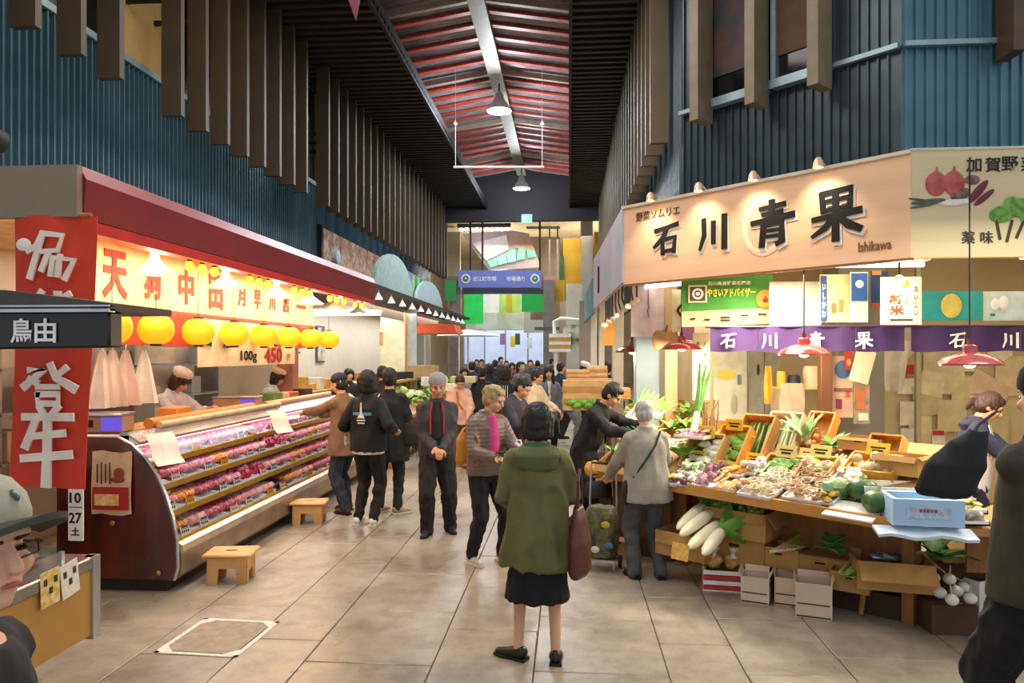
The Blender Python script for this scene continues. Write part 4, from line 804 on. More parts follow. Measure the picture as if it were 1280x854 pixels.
# wooden step stools
def stool(label, loc, rz):
    t = thing('step_stool', label, 'stool', loc, rz)
    MB().box((0, 0, .235), (.4, .3, .03)).build('seat', WOODL, t, bev=.012); MB().prism([(-.12, .005), (-.06, .005), (-.05, .1), (.05, .1), (.06, .005), (.12, .005), (.12, .22), (-.12, .22)], -.16, -.135, 'x').build('end_board', WOODL, t); MB().prism([(-.12, .005), (-.06, .005), (-.05, .1), (.05, .1), (.06, .005), (.12, .005), (.12, .22), (-.12, .22)], .135, .16, 'x').build('end_board', WOODL, t)
    for y in (-.11, .11): MB().prism([(-.16, .0), (-.08, .0), (-.07, .13), (.07, .13), (.08, .0), (.16, .0), (.16, .22), (-.16, .22)], y-.012, y+.012, 'y').build('side_board', WOODL, t)
    MB().box((0, 0, .2515), (.09, .025, .002)).build('hand_slot', K, t)
for (px, py), lb in (((281, 731), 'pale wooden step stool nearest the camera beside the meat case'), ((382, 657), 'pale wooden step stool further along the meat case')):
    q = P(px, py); stool(lb, (q.x, q.y+.12, 0), R(8))
# ------------------------------------------------ red vertical banner
t = thing('noren_banner', 'tall red cloth banner with white brush characters beside the meat case', 'banner', at(68, 610, 4.45)); bw = .52; bh = 1.68
MB().sheet(10, 14, lambda u, v: ((u-.5)*bw-(1-v)*.04, .03*sin(u*5+v*3), v*bh), .006).build('cloth', cloth_red, t)
MB().tube([(-.27, 0, bh+.005), (.24, 0, bh+.005)], .012).build('rod', WOOD, t)
# strokes on unit squares
G_NO = [[(-.5, .1, .13), (-.3, .2, .13), (-.18, .45, .12)], [(-.18, .45, .12), (.25, .4, .12), (.15, .1, .1), (-.2, .08, .1)], [(-.18, .45, .12), (-.45, -.45, .13)], [(-.05, .05, .12), (-.2, -.3, .12)], [(.05, -.05, .11), (.0, -.4, .12)], [(.2, .0, .1), (.15, -.42, .12)], [(.05, -.05, .1), (.5, -.1, .12), (.3, -.48, .13)]]
G_CAT = [[(-.2, .45, .15), (-.4, .15, .14), (-.1, .15, .12)], [(-.15, .3, .12), (0, .12, .12)], [(-.35, .0, .13), (-.4, -.42, .16)], [(-.35, .02, .12), (-.05, .0, .13), (-.08, -.42, .14)], [(-.32, -.15, .09), (-.1, -.15, .09)], [(-.32, -.27, .09), (-.1, -.27, .09)], [(.15, .42, .16), (.15, .1, .16), (.45, .12, .15)], [(.4, .4, .13), (.15, .25, .12)], [(.15, -.02, .16), (.15, -.38, .17), (.48, -.35, .16)], [(.4, -.05, .13), (.15, -.2, .12)]]
G_TO = [[(-.35, .38, .12), (-.05, .4, .12), (-.45, .08, .15)], [(-.35, .22, .12), (-.2, .15, .12)], [(.05, .48, .12), (.15, .25, .13), (.5, .05, .17)], [(.35, .42, .12), (.2, .3, .1)], [(-.2, .08, .1), (.2, .08, .1)], [(-.18, -.05, .12), (-.18, -.22, .12), (.2, -.22, .12), (.2, -.05, .12), (-.18, -.05, .12)], [(-.15, -.28, .12), (-.08, -.4, .12)], [(.2, -.28, .12), (.1, -.4, .12)], [(-.45, -.46, .13), (.45, -.46, .15)]]
G_USHI = [[(-.22, .42, .14), (-.42, .05, .17)], [(-.3, .2, .13), (.35, .25, .15)], [(-.48, -.12, .15), (.48, -.06, .17)], [(.03, .5, .16), (.02, .0, .17), (.0, -.5, .2)]]
brush(G_NO, ink, t, (.02, -.05, 1.43), .3, .3); brush(G_CAT, ink, t, (.02, -.05, 1.08), .3, .28); brush(G_TO, ink, t, (-.0, -.05, .6), .34, .34); brush(G_USHI, ink, t, (-.01, -.05, .24), .32, .42)
MB().ell((-.17, -.04, 1.5), (.05, .006, .04)).build('wave_mark', ink, t)
# ------------------------------------------------ near-left shop: sign, case
t = thing('black_fascia_sign', 'black shop sign with white characters at the left edge', 'sign', at(137, 440, 3.35)); MB().prism([(-1.6, .0), (0, .02), (.0, .19), (-1.6, .19)], 0, .1, 'y').build('board', mat('#1c1712', .4, var=.3, scale=1), t, bev=.01)
MB().prism([(-1.6, .31), (-.5, .29), (.015, .225), (.015, .19), (-1.6, .19)], -.02, .5, 'y').build('awning_top', mat('#4a423a', .6), t); MB().b2((-1.6, -.03, .185), (.015, .02, .2)).b2((-1.6, -.03, .21), (.015, .0, .218)).build('metal_edge', STEEL, t); MB().b2((-.07, -.034, .2), (.0, -.028, .209)).build('maker_plate', K, t)
for ch_, x in (('鳥', -.43), ('由', -.31)): text_obj(ch_, WHITE, t, (x, -.008, .1), .115, .105, off=.015)
t = thing('left_counter_case', 'beige counter with a glass top case and taped cards at lower left', 'display case', (-2.2, 3.2, 0))
MB().b2((-1.2, -2.4, .6), (0, 0, .93)).build('front_panel', mat('#b8873f', .5, var=.05), t); MB().b2((-1.1, -2.3, 0), (-.25, -.25, .6)).build('pedestal', mat('#a9783a', .6), t)
MB().b2((-1.2, -2.4, .9), (.01, .01, .96)).build('steel_rim', mat('#a8a49c', .2, .8), t, bev=.008); MB().b2((-.04, -.04, .58), (.012, .012, .96)).build('corner_post', STEEL, t)
MB().b2((-1.0, -2.3, 1.0), (-.1, -.1, 1.02)).build('glass_top', GLASS, t); m = MB(); [m.b2((x-.01, y-.01, .96), (x+.01, y+.01, 1.0)) for x in (-1, -.1) for y in (-2.3, -1.2, -.1)]; m.build('glass_post', STEEL, t, kind='stuff')
for i, (y, c, lb) in enumerate(((-.3, '#e6dccb', 'white card taped on the left counter corner'), (-.42, '#dba82a', 'yellow card taped on the left counter'))):
    o = MB().box((0, 0, 0), (.004, .11, .15)).build('taped_card', mat(c, .5, h2='#f4e8cf' if i == 0 else '#f0d9a0', scale=40)); o.location = (-2.185, 3.3+y, .91); o.rotation_euler = (R(8-6*i), 0, 0); tag(o, lb, 'card'); 
    m = MB(); [m.box((.004, -.03+.03*k, .03-.04*(k % 2)), (.002, .018, .028)) for k in range(3)]; m.build('print_marks', mat('#38302a', .6), o, kind='stuff')
for i in range(6):
    o = MB().ell((0, 0, 0), (.05, .04, .018), 10, 6, nz=.3).build('yakitori_skewer', mat('#b8672a', .4, h2='#d99a50', scale=30)); MB().cap((-.09, 0, 0), (.09, 0, 0), .002, .002, 5).build('stick', WOODL, o); o.location = (-2.42, 3.05-.13*i, .985); tag(o, 'grilled skewer on the glass topped counter', 'skewer', 'skewers on the left counter')
# lit panel behind the banner
t = thing('left_shop_panel', 'cream and red striped lit panel behind the red banner', 'sign', (-4.45, 4.9, 0)); MB().b2((-.9, 0, .9), (.25, .04, 2.7)).build('panel', mat('#ecdcc0', .6), t); MB().b2((-.9, -.01, 2.2), (.25, 0, 2.28)).b2((-.9, -.01, 2.6), (.25, 0, 2.7)).build('red_stripe', cloth_red, t)
for i, (x, z, c) in enumerate(((-4.95, 1.35, '#3f9a3f'), (-4.8, 1.1, '#e9e6df'), (-4.55, 1.1, '#d88a9a'), (-4.3, 1.1, '#e3c48a'))):
    o = MB().box((0, 0, .1), (.24, .2, .2)).build('packaged_goods', mat(c, .5), bev=.01); o.location = (x, 4.55, .9 if i else 1.1); tag(o, ['green package on top behind the red banner', 'white package behind the red banner', 'pink package behind the red banner', 'cream package behind the red banner'][i], 'package')
t = thing('rear_case', 'steel case with yellow trim behind the red banner', 'display case', (-4.6, 4.5, 0)); MB().b2((-.8, -.3, 0), (.5, .3, .85)).build('body', mat('#9a9690', .3, .6), t, bev=.02); MB().b2((-.81, -.31, .6), (.51, .31, .64)).build('yellow_trim', mat('#c99a2c', .5), t); MB().b2((-.8, -.3, .85), (.5, .3, .9)).build('worktop', STEEL, t)
# ================================================================ GROCER (right)
SG = mat('#dcb692', .6, var=.07, scale=1.5, stretch=(.4, 1, 5)); ang = atan2(-2.1, 2.15)
A = Vector((.62, 8.2, 2.68)); Bp = Vector((2.78, 6.1, 2.68)); SL = (Bp.xy-A.xy).length
t = thing('grocer_sign', 'long pale wooden signboard with large black brush characters over the vegetable stall', 'sign', A, ang); GS = t
MB().b2((0, 0, 0), (SL, .08, .85)).build('board', SG, t); MB().b2((-.02, -.02, .85), (SL, .1, .88)).build('top_rail', mat('#c9c0ae', .4), t); MB().b2((0, -.002, -.02), (SL, .05, 0)).build('bottom_rail', mat('#7a5a3a', .5), t)
BLK = mat('#060505', .9)
G_ISHI = [[(-.42, .3, .12), (.0, .36, .1), (.42, .42, .13)], [(.02, .34, .13), (-.12, .05, .15), (-.48, -.22, .07)], [(-.14, -.02, .1), (-.14, -.46, .12)], [(-.14, -.02, .12), (.34, .04, .12), (.28, -.42, .13)], [(-.14, -.38, .1), (.3, -.36, .1)]]
G_KAWA = [[(-.36, .38, .13), (-.34, -.05, .13), (-.5, -.46, .06)], [(-.03, .28, .13), (-.03, -.3, .12)], [(.34, .42, .15), (.34, -.46, .16)]]
G_AO = [[(-.28, .36, .09), (.3, .4, .1)], [(-.22, .22, .08), (.24, .25, .09)], [(-.48, .06, .1), (.5, .14, .13)], [(0, .5, .12), (.0, .1, .11)], [(-.2, -.02, .11), (-.24, -.48, .12)], [(-.2, -.02, .1), (.24, .0, .12), (.24, -.42, .14), (.12, -.46, .1)], [(-.18, -.15, .07), (.2, -.15, .07)], [(-.18, -.28, .07), (.2, -.28, .07)]]
G_KA = [[(-.3, .44, .1), (-.26, .08, .11)], [(-.3, .44, .1), (.32, .48, .12), (.28, .1, .12)], [(-.24, .28, .07), (.28, .3, .07)], [(-.26, .1, .08), (.28, .12, .08)], [(-.48, -.06, .1), (.5, .02, .13)], [(.0, .46, .11), (.0, .0, .12), (-.0, -.5, .14)], [(-.05, -.05, .11), (-.22, -.25, .12), (-.5, -.4, .06)], [(.06, -.06, .1), (.28, -.24, .16), (.5, -.34, .12)]]
G_KAR = [[(-.5, .42, .1), (-.5, .05, .1)], [(-.5, .42, .1), (-.1, .42, .1), (-.1, .05, .1)], [(-.3, .42, .08), (-.3, -.4, .09)], [(-.5, .23, .08), (-.1, .23, .08)], [(-.5, .05, .08), (-.1, .05, .08)], [(-.5, -.4, .09), (-.08, -.4, .09)], [(.1, .42, .09), (.45, .42, .09), (.3, .2, .09)], [(.05, .12, .09), (.48, .12, .09), (.4, -.02, .08)], [(.28, .12, .09), (.28, -.45, .1), (.15, -.4, .08)]]
def sx_(px):      # distance along the sign for a pixel column
    q = ray(px); dx, dy = (Bp-A).xy.normalized(); det = dx*(-q.y)+dy*q.x; return ((-A.x)*(-q.y)-(-q.x)*(-A.y))/det
for G_, px, w, h in ((G_ISHI, 834, .34, .34), (G_KAWA, 894, .34, .36), (G_AO, 966, .42, .42), (G_KA, 1046, .42, .44)):
    brush([[(a+.03, b-.035, c*1.25) for a, b, c in st] for st in G_], mat('#f3e9d6', .6), t, (sx_(px), -.002, .43), w*1.02, h*1.02, name='letter_edge', th=.006); brush(G_, BLK, t, (sx_(px), -.01, .44), w, h, th=.012, wk=1.15)
text_obj('野菜ソムリエ', mat('#6b3f22', .6), t, (sx_(822), -.006, .73), .1, .58, off=.01); text_obj('Ishikawa', mat('#7a4a26', .6), t, (sx_(1094), -.006, .13), .085, .27, off=.01)
MB().tube([(sx_(955)+.2*cos(a), -.003, .43+.26*sin(a)) for a in [2*pi*k/24 for k in range(25)]], .03, 6, flat=.12).build('pale_ring', mat('#ead0b4', .6), t)
# spot lamps on its top
for i, px in enumerate((822, 882, 950, 1031)):
    q = A+(Bp-A).normalized()*sx_(px); q.z = 3.56; q = q+Vector((-.7, -.71, 0))*.12
    t = thing('spot_lamp', 'small clip spot lamp on top of the wooden signboard, %s from the aisle' % ('first second third fourth'.split()[i]), 'lamp', q, ang, 'spot lamps on the signboard')
    MB().tube([(0, .14, 0), (0, .05, .05), (0, 0, .06)], .008, 6).build('arm', STEEL, t); MB().lathe([(.05, -.03), (.04, .03), (.02, .06)], 14, cap=False).lathe([(.018, .058), (.037, .03), (.047, -.03)], 14, cap=False).build('shade', mat('#c9a98a', .4, .3), t); MB().ell((0, 0, 0), .032).build('bulb', mat('#fff0d0', .3, emit=10, ecol='#ffdca8'), t)
    l = bpy.data.lights.new('sign_spot', 'SPOT'); l.energy = 20; l.color = (1, .78, .56); l.spot_size = R(95); l.spot_blend = .9; l.shadow_soft_size = .03
    lo = bpy.data.objects.new('sign_spot', l); lo.location = q+Vector((-.7, -.71, 0))*.14; dv = (A+(Bp-A).normalized()*sx_(px)+Vector((0, 0, .3)))-lo.location; lo.rotation_euler = dv.to_track_quat('-Z', 'Y').to_euler(); COL.objects.link(lo)
# picture sign to the right
t = thing('picture_sign', 'cream signboard with painted onions and vegetables facing the camera', 'sign', (Bp.x, Bp.y, 2.68), 0)
MB().b2((0, 0, 0), (3.2, .08, .87)).build('board', mat('#d0c298', .65, var=.05, scale=2, stretch=(.4, 1, 5)), t); MB().b2((0, -.01, .87), (3.2, .1, .89)).build('top_rail', mat('#c9c0ae', .4), t)
on = mat('#9a3a34', .6, h2='#c2635a', scale=8)
def pos(px, py): q = at(px, py, 6.1/ray(px).y); return q.x-Bp.x, q.z-2.68
for px, py in ((1170, 230), (1192, 229)):
    x, z = pos(px, py); m = MB(); m.ell((x, -.004, z), (.085, .006, .1), 18, 10); m.prism([(x-.02, z+.07), (x+.02, z+.07), (x+.005, z+.14)], -.012, -.001, 'y'); m.build('onion_picture', on, t)
def blobs(lst, c, name, c2=None):
    m = MB()
    for px, py, w, h, a in lst: x, z = pos(px, py); m.ell((x, -.004-.002*random.random(), z), (w, .005, h), 14, 8, ry=-R(a))
    m.build(name, mat(c, .65, h2=c2, scale=20), t)
blobs([(1160, 252, .14, .02, 6), (1150, 250, .1, .01, -8), (1155, 257, .12, .012, 10)], '#4f5a4a', 'leek_leaf_picture'); blobs([(1195, 253, .12, .028, 4)], '#d9d6d2', 'leek_stem_picture'); blobs([(1200, 243, .08, .05, 20), (1215, 225, .06, .04, 0)], '#4a2f2f', 'dark_leaf_picture', '#8a6a60'); blobs([(1222, 240, .12, .032, 50), (1230, 247, .1, .025, 40)], '#6b1f3a', 'purple_carrot_picture'); blobs([(1252, 268, .1, .07, 10), (1275, 260, .1, .08, 0), (1265, 255, .07, .06, 0), (1290, 270, .1, .08, 0)], '#4a8a35', 'green_leaf_picture', '#7fae4a')
m = MB(); 
for a_, b_ in (((1245, 275), (1250, 300)), ((1265, 275), (1258, 303)), ((1280, 275), (1270, 298))): x0_, z0_ = pos(*a_); x1_, z1_ = pos(*b_); m.tube([(x0_, -.004, z0_), (x1_, -.004, z1_)], .012, 6, flat=.4)
m.build('stem_picture', mat('#3a3226', .7), t)
for s_, px, py, h in (('加', 1217, 206, .12), ('賀', 1241, 206, .12), ('野', 1262, 205, .12), ('菜', 1286, 205, .12), ('薬', 1210, 297, .1), ('味', 1233, 297, .1)):
    x, z = pos(px, py); text_obj(s_, K, t, (x, -.006, z), h, off=.012)
# side awning signs receding along the aisle
def tri(name, lb, y0, y1, z0, z1, zb0, zb1, x0, x1, c, c2):
    t = thing(name, lb, 'sign', (x0, y0, 0)); m = MB(); xx = x1-x0; yy = y1-y0
    pts = [(0, 0, zb0), (xx, yy, zb1), (xx, yy, z1), (0, 0, z0)]; m.add(pts+[(p[0]+.05, p[1], p[2]) for p in pts], [(0, 1, 2, 3), (7, 6, 5, 4), (0, 4, 5, 1), (1, 5, 6, 2), (2, 6, 7, 3), (3, 7, 4, 0)]); m.build('board', mat(c, .5, h2=c2, scale=1.6), t); return t
t = tri('side_sign', 'pastel green and lilac side signboard running down the aisle from the wooden sign', 8.2, 12.4, 3.55, 3.5, 2.7, 2.66, .6, .42, '#8fb0b0', '#c3a6c4'); MB().b2((-.15, 3.0, 2.85), (-.135, 3.2, 3.25)).build('dark_letters', K, t)
tri('side_sign', 'slate blue side signboard further down the aisle', 12.5, 16.5, 3.2, 3.2, 2.6, 2.6, .4, .35, '#47707c', '#5d8c94')
# awning roof behind the signs and shop shell
t = thing('shop_roof', 'pale roof deck behind the wooden signboards', 'roof', (0, 0, 0)); MB().prism([(.72, 8.3), (2.85, 6.22), (6.2, 6.22), (6.2, 7.44), (3.3, 7.44), (1.44, 9.4), (1.44, 16.5), (.5, 16.5)], 3.4, 3.45, 'z').build('deck', mat('#a89a80', .7), t)
struct('wall_grocer', MB().b2((1.9, 9.6, 0), (6.6, 9.7, 3.4)).b2((6.5, 3, 0), (6.6, 9.6, 3.4)).b2((1.9, 9.62, 0), (1.96, 17, 3.4)), mat('#d8c49a', .7, h2='#c9b388', scale=1.5))
struct('ceiling_shop', MB().b2((1.9, 7.6, 3.36), (6.6, 9.7, 3.4)), mat('#d9cba8', .7))
m = MB(); 
for k in range(5): m.b2((3.0, 7.9+k*.3, 3.28), (6.4, 7.96+k*.3, 3.36))
m.build('ceiling_joist', mat('#8a7350', .6), bpy.data.objects['ceiling_shop'], kind='stuff')
# pillars
def pillar(px, t_, w, z1, c, lb, c2=None):
    q = at(px, 442, t_); t = thing('pillar', lb, 'pillar', (q.x, q.y, 0)); MB().b2((-w/2, -w/2, 0), (w/2, w/2, z1)).build('shaft', mat(c, .5, h2=c2, scale=2), t, bev=.01); MB().b2((-w/2-.01, -w/2-.01, 0), (w/2+.01, w/2+.01, .12)).build('base', mat('#8a8376', .6), t); return t
pillar(808, 9.3, .3, 3.4, '#a9c0cb', 'pale blue-grey pillar with a lilac sheet behind the leeks')
pillar(838, 9.0, .16, 3.4, '#cdb58a', 'cream pillar between the blue-grey pillar and the noren'); pillar(1031, 7.6, .12, 2.2, '#6b3f1c', 'dark brown wooden post behind the crates')
pillar(1066, 8.3, .5, 3.3, '#8c8472', 'wide grey column covered in posters behind the stall', '#7d7666'); pillar(1147, 8.45, .06, 3.3, '#a39676', 'thin post between the two purple noren curtains')
# hanging lilac sheet
o = MB().sheet(6, 4, lambda u, v: ((u-.5)*.42, .02*sin(u*8), v*.75), .004).build('lilac_sheet', mat('#e0cfd6', .7)); o.location = at(810, 421, 8.95); tag(o, 'lilac paper sheet with a knot drawing pinned to the blue-grey pillar', 'poster'); MB().tube([(0, -.03, .6), (0, -.03, .4), (.015, -.03, .36), (-.012, -.03, .33), (0, -.03, .28), (.01, -.03, .24)], .006, 5).build('knot_drawing', mat('#7a5a66', .7), o)
# purple noren
pur = mat('#40265a', .8, var=.1, scale=6)
for i, (pa, pb, lbl, chars) in enumerate(((888, 1132, 'purple noren curtain with four white characters over the crates', (('石', 910), ('川', 962), ('青', 1018), ('果', 1078))), (1139, 1345, 'purple noren curtain continuing to the right edge', (('石', 1195), ('川', 1262), ('青', 1320))))):
    qa = at(pa, 438, 8.0/1); Y_ = 7.3; qa = at(pa, 440, Y_/ray(pa).y); qb = at(pb, 440, Y_/ray(pb).y); w = qb.x-qa.x
    t = thing('noren_curtain', lbl, 'curtain', (qa.x, Y_, 1.92)); NP = 4 if i == 0 else 3
    for k in range(NP): MB().sheet(10, 4, lambda u, v: (w*(k+u*.985)/NP, .012*sin(u*9+k*2), .0+.24*v-.006*(1-v)*sin(u*6)), .005).build('cloth_panel', pur, t)
    MB().tube([(-.05, .0, .245), (w+.05, .0, .245)], .012).build('rod', mat('#3a2a4a', .5), t)
    for c, px in chars:
        G_ = {'石': G_ISHI, '川': G_KAWA, '青': G_AO, '果': G_KA}[c]; x = at(px, 425, Y_/ray(px).y).x-qa.x; brush([[(a, b, c_*.95) for a, b, c_ in st] for st in G_], WHITE, t, (x, -.03, .11), .155, .155, th=.006)
# green banner
t = thing('hanging_banner', 'green and cream hanging banner with yellow letters and an orange badge', 'banner', at(852, 409, 7.9), R(-8)); w, h = .95, .52
MB().sheet(8, 3, lambda u, v: (u*w, .01*sin(u*7), .17+v*.35+u*.03), .006).build('green_cloth', mat('#3f8a2c', .7), t); MB().sheet(8, 2, lambda u, v: (u*w, .01*sin(u*7), v*.17+u*.03), .006).build('cream_cloth', mat('#cdb48c', .7), t)
MB().box((.17, -.014, .36), (.2, .01, .19)).build('square_mark', mat('#e4d9b8', .6), t); MB().box((.17, -.021, .36), (.16, .006, .155)).build('brown_square', mat('#5a3a24', .6), t); MB().tube([(.17+.05*cos(a), -.027, .36+.05*sin(a)) for a in [2*pi*k/14 for k in range(15)]], .012, 6, flat=.4).ell((.17, -.026, .36), (.025, .004, .02)).build('white_ring', WHITE, t)
text_obj('石川県産野菜応援店', mat('#f2efc8', .6), t, (.5, -.018, .47), .045, .44, off=.02, rz=0); text_obj('やさいアドバイザー', mat('#e6d83a', .6), t, (.52, -.018, .37), .095, .5, off=.035)
MB().ell((.87, -.02, .29), (.095, .008, .1), 20, 10).build('orange_badge', mat('#ef8a1c', .6), t); MB().ell((.87, -.03, .28), (.03, .005, .025)).box((.87, -.03, .31), (.012, .006, .03)).build('badge_figure', mat('#7a2a1c', .6), t)
m = MB(); [m.box((x, -.014, z), (dx, .004, .018)) for x, z, dx in ((.12, .09, .05), (.27, .08, .06), (.46, .1, .1), (.46, .07, .1), (.66, .12, .08), (.84, .13, .08))]; m.build('small_print', K, t, kind='stuff')
for x in (.2, .75): MB().tube([(x, 0, .52), (x, .02, .85)], .004, 5).build('cord', K, t)
# posters row above the noren
def poster(name, px0, px1, py0, py1, Y_, c, lb, extra=None, c2=None, cat='poster'):
    a = at(px0, py1, Y_/ray(px0).y); b = at(px1, py0, Y_/ray(px1).y); t = thing(name, lb, cat, (a.x, Y_, a.z)); w, h = b.x-a.x, b.z-a.z
    MB().b2((0, 0, 0), (w, .012, h)).build('sheet', mat(c, .65, h2=c2, scale=7), t)
    for e in extra or ():
        if e[0] == 'b': MB().box((w*e[1], -.006-.002*(e[-1] == 'f'), h*e[2]), (w*e[3], .006, h*e[4])).build('printed_block', mat(e[5], .65), t)
        elif e[0] == 'e': MB().ell((w*e[1], -.006, h*e[2]), (w*e[3], .005, h*e[4]), 18, 8).build('printed_shape', mat(e[5], .65), t)
        elif e[0] == 't': text_obj(e[5], mat(e[6], .65), t, (w*e[1], -.012, h*e[2]), h*e[4], w*e[3] if e[3] else None, off=.02, vertical=len(e) > 7)
    return t
poster('wall_board', 962, 1026, 352, 408, 7.6, '#c4c2ae', 'white board with pale green squares above the noren', (('b', .25, .75, .22, .2, '#a8cfc0'), ('b', .25, .4, .22, .15, '#c3ddd0')), cat='board')
poster('blue_print_poster', 1025, 1062, 343, 403, 7.42, '#dccb98', 'cream poster with a blue side band and figures above the noren', (('b', .12, .5, .2, .95, '#2c4f94'), ('t', .12, .45, .12, .7, 'いしかわ', '#f0ecd8', 1), ('b', .45, .3, .14, .2, '#8a6a3a'), ('b', .7, .35, .14, .25, '#9a8a44')))
poster('white_blue_poster', 1063, 1085, 340, 403, 7.38, '#e9e4d6', 'narrow white poster with a blue top panel and white mushroom shape', (('b', .5, .7, .9, .55, '#2c62a8'), ('e', .5, .76, .3, .1, '#f2efe8', 'f')))
poster('dark_blue_poster', 1089, 1111, 339, 384, 7.44, '#1f3d66', 'dark blue poster with a red bottom strip behind the white notice', (('b', .5, .06, 1, .12, '#b03a3a'), ('b', .3, .95, .5, .12, '#c9843a')))
poster('handwritten_notice', 1101, 1152, 346, 406, 7.0, '#efe6d2', 'white hanging notice with red brush lettering and a mango picture', (('e', .5, .85, .2, .09, '#d9a01c'), ('t', .38, .42, .36, .42, '新米', '#cf3a26', 1), ('t', .62, .55, .1, .3, 'こしひかり', '#3a7fae', 1), ('t', .85, .5, .09, .62, 'おいしい', '#7a6a5a', 1), ('b', .5, .1, .55, .035, '#3a2f26')))
poster('turquoise_poster', 1150, 1228, 364, 401, 7.5, '#2fa6a4', 'turquoise poster with a yellow ring emblem', (('e', .5, .5, .17, .42, '#d9c860'), ('e', .5, .5, .11, .28, '#8fcabb', 'f')))
poster('pale_blue_poster', 1230, 1300, 364, 401, 7.5, '#cfe0dc', 'pale blue poster with cloud shapes at the right edge', (('e', .2, .55, .08, .2, '#eef3f0'), ('e', .35, .6, .09, .25, '#f1f5f3'), ('b', .15, .2, .08, .08, '#2f8a8a')))
# fluorescent tubes
for i, (x, y, z, L_, rz_) in enumerate(((2.75, 7.15, 2.75, 1.3, 0), (4.9, 7.2, 2.82, 1.3, 0), (1.35, 8.55, 2.72, 1.2, ang))):
    t = thing('fluorescent_fixture', ['long white fluorescent fixture above the green banner', 'long white fluorescent fixture above the pale blue poster', 'fluorescent fixture under the corner of the awning'][i], 'lamp', (x, y, z), rz_)
    MB().b2((-L_/2, -.08, .03), (L_/2, .08, .09)).build('housing', WHITE, t); MB().tube([(-L_/2+.03, 0, 0), (L_/2-.03, 0, 0)], .025, 10).build('tube', mat('#fffaf0', .3, emit=4, ecol='#fff4e0'), t); m = MB(); m.tube([(-L_/3, 0, .09), (-L_/3, 0, .6)], .008, 5); m.build('hanger', K, t)
# red enamel pendants
for i, (px, py, tt, c) in enumerate(((790, 438, 9.6, '#6a201a'), (852, 434, 8.2, '#7a2420'), (1005, 440, 6.55, '#a83a30'), (1212, 452, 5.5, '#8a3a3f'))):
    q = at(px, py, tt)
    if i == 0 or 1:
        t = thing('enamel_pendant', 'dark red enamel pendant lamp %s' % ['by the blue-grey pillar', 'under the green banner', 'in front of the purple noren', 'above the grocer woman'][i], 'lamp', q, 0, 'red pendant lamps over the stall')
        m = MB(); m.lathe([(.225, -.03), (.225, -.015), (.19, .02), (.12, .055), (.05, .07), (.05, .12), (.03, .13)], 28, cap=False); m.lathe([(.028, .128), (.046, .118), (.046, .066), (.118, .05), (.186, .014), (.22, -.02), (.225, -.03)], 28, cap=False); m.build('shade', mat(c, .15, coat=.6), t); MB().ell((0, 0, .0), (.055, .055, .05)).build('bulb', mat('#fff3dc', .3, emit=14, ecol='#ffe2b8'), t); MB().tube([(0, 0, .12), (0, 0, .17)], .02, 8).build('socket', mat('#5a1f1c', .4), t); MB().tube([(0, 0, .15), (0, 0, 3.36-q.z)], .007, 6).build('cord', K, t)
    point('pendant_glow', (q.x, q.y, q.z-.1), 30, (1, .85, .62), .08)
q = at(1124, 352, 6.6); t = thing('bare_bulb', 'bare glowing bulb hanging above the white notice', 'lamp', q); MB().ell((0, 0, 0), (.045, .045, .06)).build('bulb', mat('#fff3dc', .3, emit=14, ecol='#ffd9a0'), t); MB().tube([(0, 0, .05), (0, 0, 3.38-q.z)], .01, 6).build('cord', K, t); point('bulb_glow', q+Vector((0, -.1, -.1)), 8, WARM)
# back wall clutter: notes and posters as individual sheets
def note(px, py, w, h, Y_, c, lb, a=0, g=None):
    q = at(px, py, Y_/ray(px).y); o = MB().sheet(3, 3, lambda u, v: ((u-.5)*w, -.01*sin(u*3.1)*sin(v*3.1), (v-.5)*h), .003).build('paper_note', mat(c, .7)); o.location = q; o.rotation_euler = (0, R(a), 0); return tag(o, lb, 'paper', g)
NY = 9.56
for px, py, w, h, c, a in ((1180, 466, .5, .55, '#d6c79d', 0), (1165, 480, .3, .3, '#e0cfa6', 12), (1198, 452, .4, .25, '#e2d6b4', 0), (1172, 443, .3, .2, '#efe4cc', 0), (1133, 483, .22, .2, '#ecdfc8', 0), (1137, 517, .24, .3, '#efe3c9', 0), (1150, 535, .28, .3, '#e9d7a9', 0), (1136, 548, .2, .25, '#f1e8d6', 0), (1160, 555, .25, .22, '#dfc890', 0), (1215, 440, .2, .12, '#f3eddc', 0), (1213, 425, .3, .1, '#efe6cf', 4), (1233, 490, .5, .4, '#d9bd9a', 30), (1265, 470, .4, .5, '#d8c69e', 0), (1205, 490, .3, .4, '#d3c08f', 0), (1250, 445, .3, .2, '#e8dcbc', 0), (1160, 500, .35, .4, '#cdbd92', -10), (1190, 520, .35, .4, '#d6c596', 0), (1240, 530, .4, .5, '#cdb98c', 0), (1150, 580, .4, .3, '#d2bf94', 0)):
    note(px, py, w, h, NY-random.uniform(.0, .03), c, 'paper sheet pinned on the cream back wall of the grocer', a, 'papers on the grocer back wall')
note(1135, 462, .2, .12, 9.5, '#c23a26', 'small red box label pinned near the top of the back wall', 0); note(1173, 548, .16, .22, 9.5, '#e6d9c9', 'white and red leaflet pinned low on the back wall'); note(1173, 541, .14, .06, 9.48, '#c4322a', 'red header of the leaflet low on the back wall'); note(1133, 428, .3, .4, 9.45, '#d8c8ae', 'hanging cloth-like paper at the left of the back wall', 40)
poster('column_poster', 1041, 1066, 445, 522, 7.95, '#cfa98c', 'poster with a blue dome and red drawings on the wide column', (('e', .5, .78, .42, .15, '#44688a'), ('b', .5, .45, .9, .06, '#8a5a4a'), ('b', .3, .22, .3, .16, '#8a3350'), ('b', .75, .38, .2, .1, '#c4503a')))
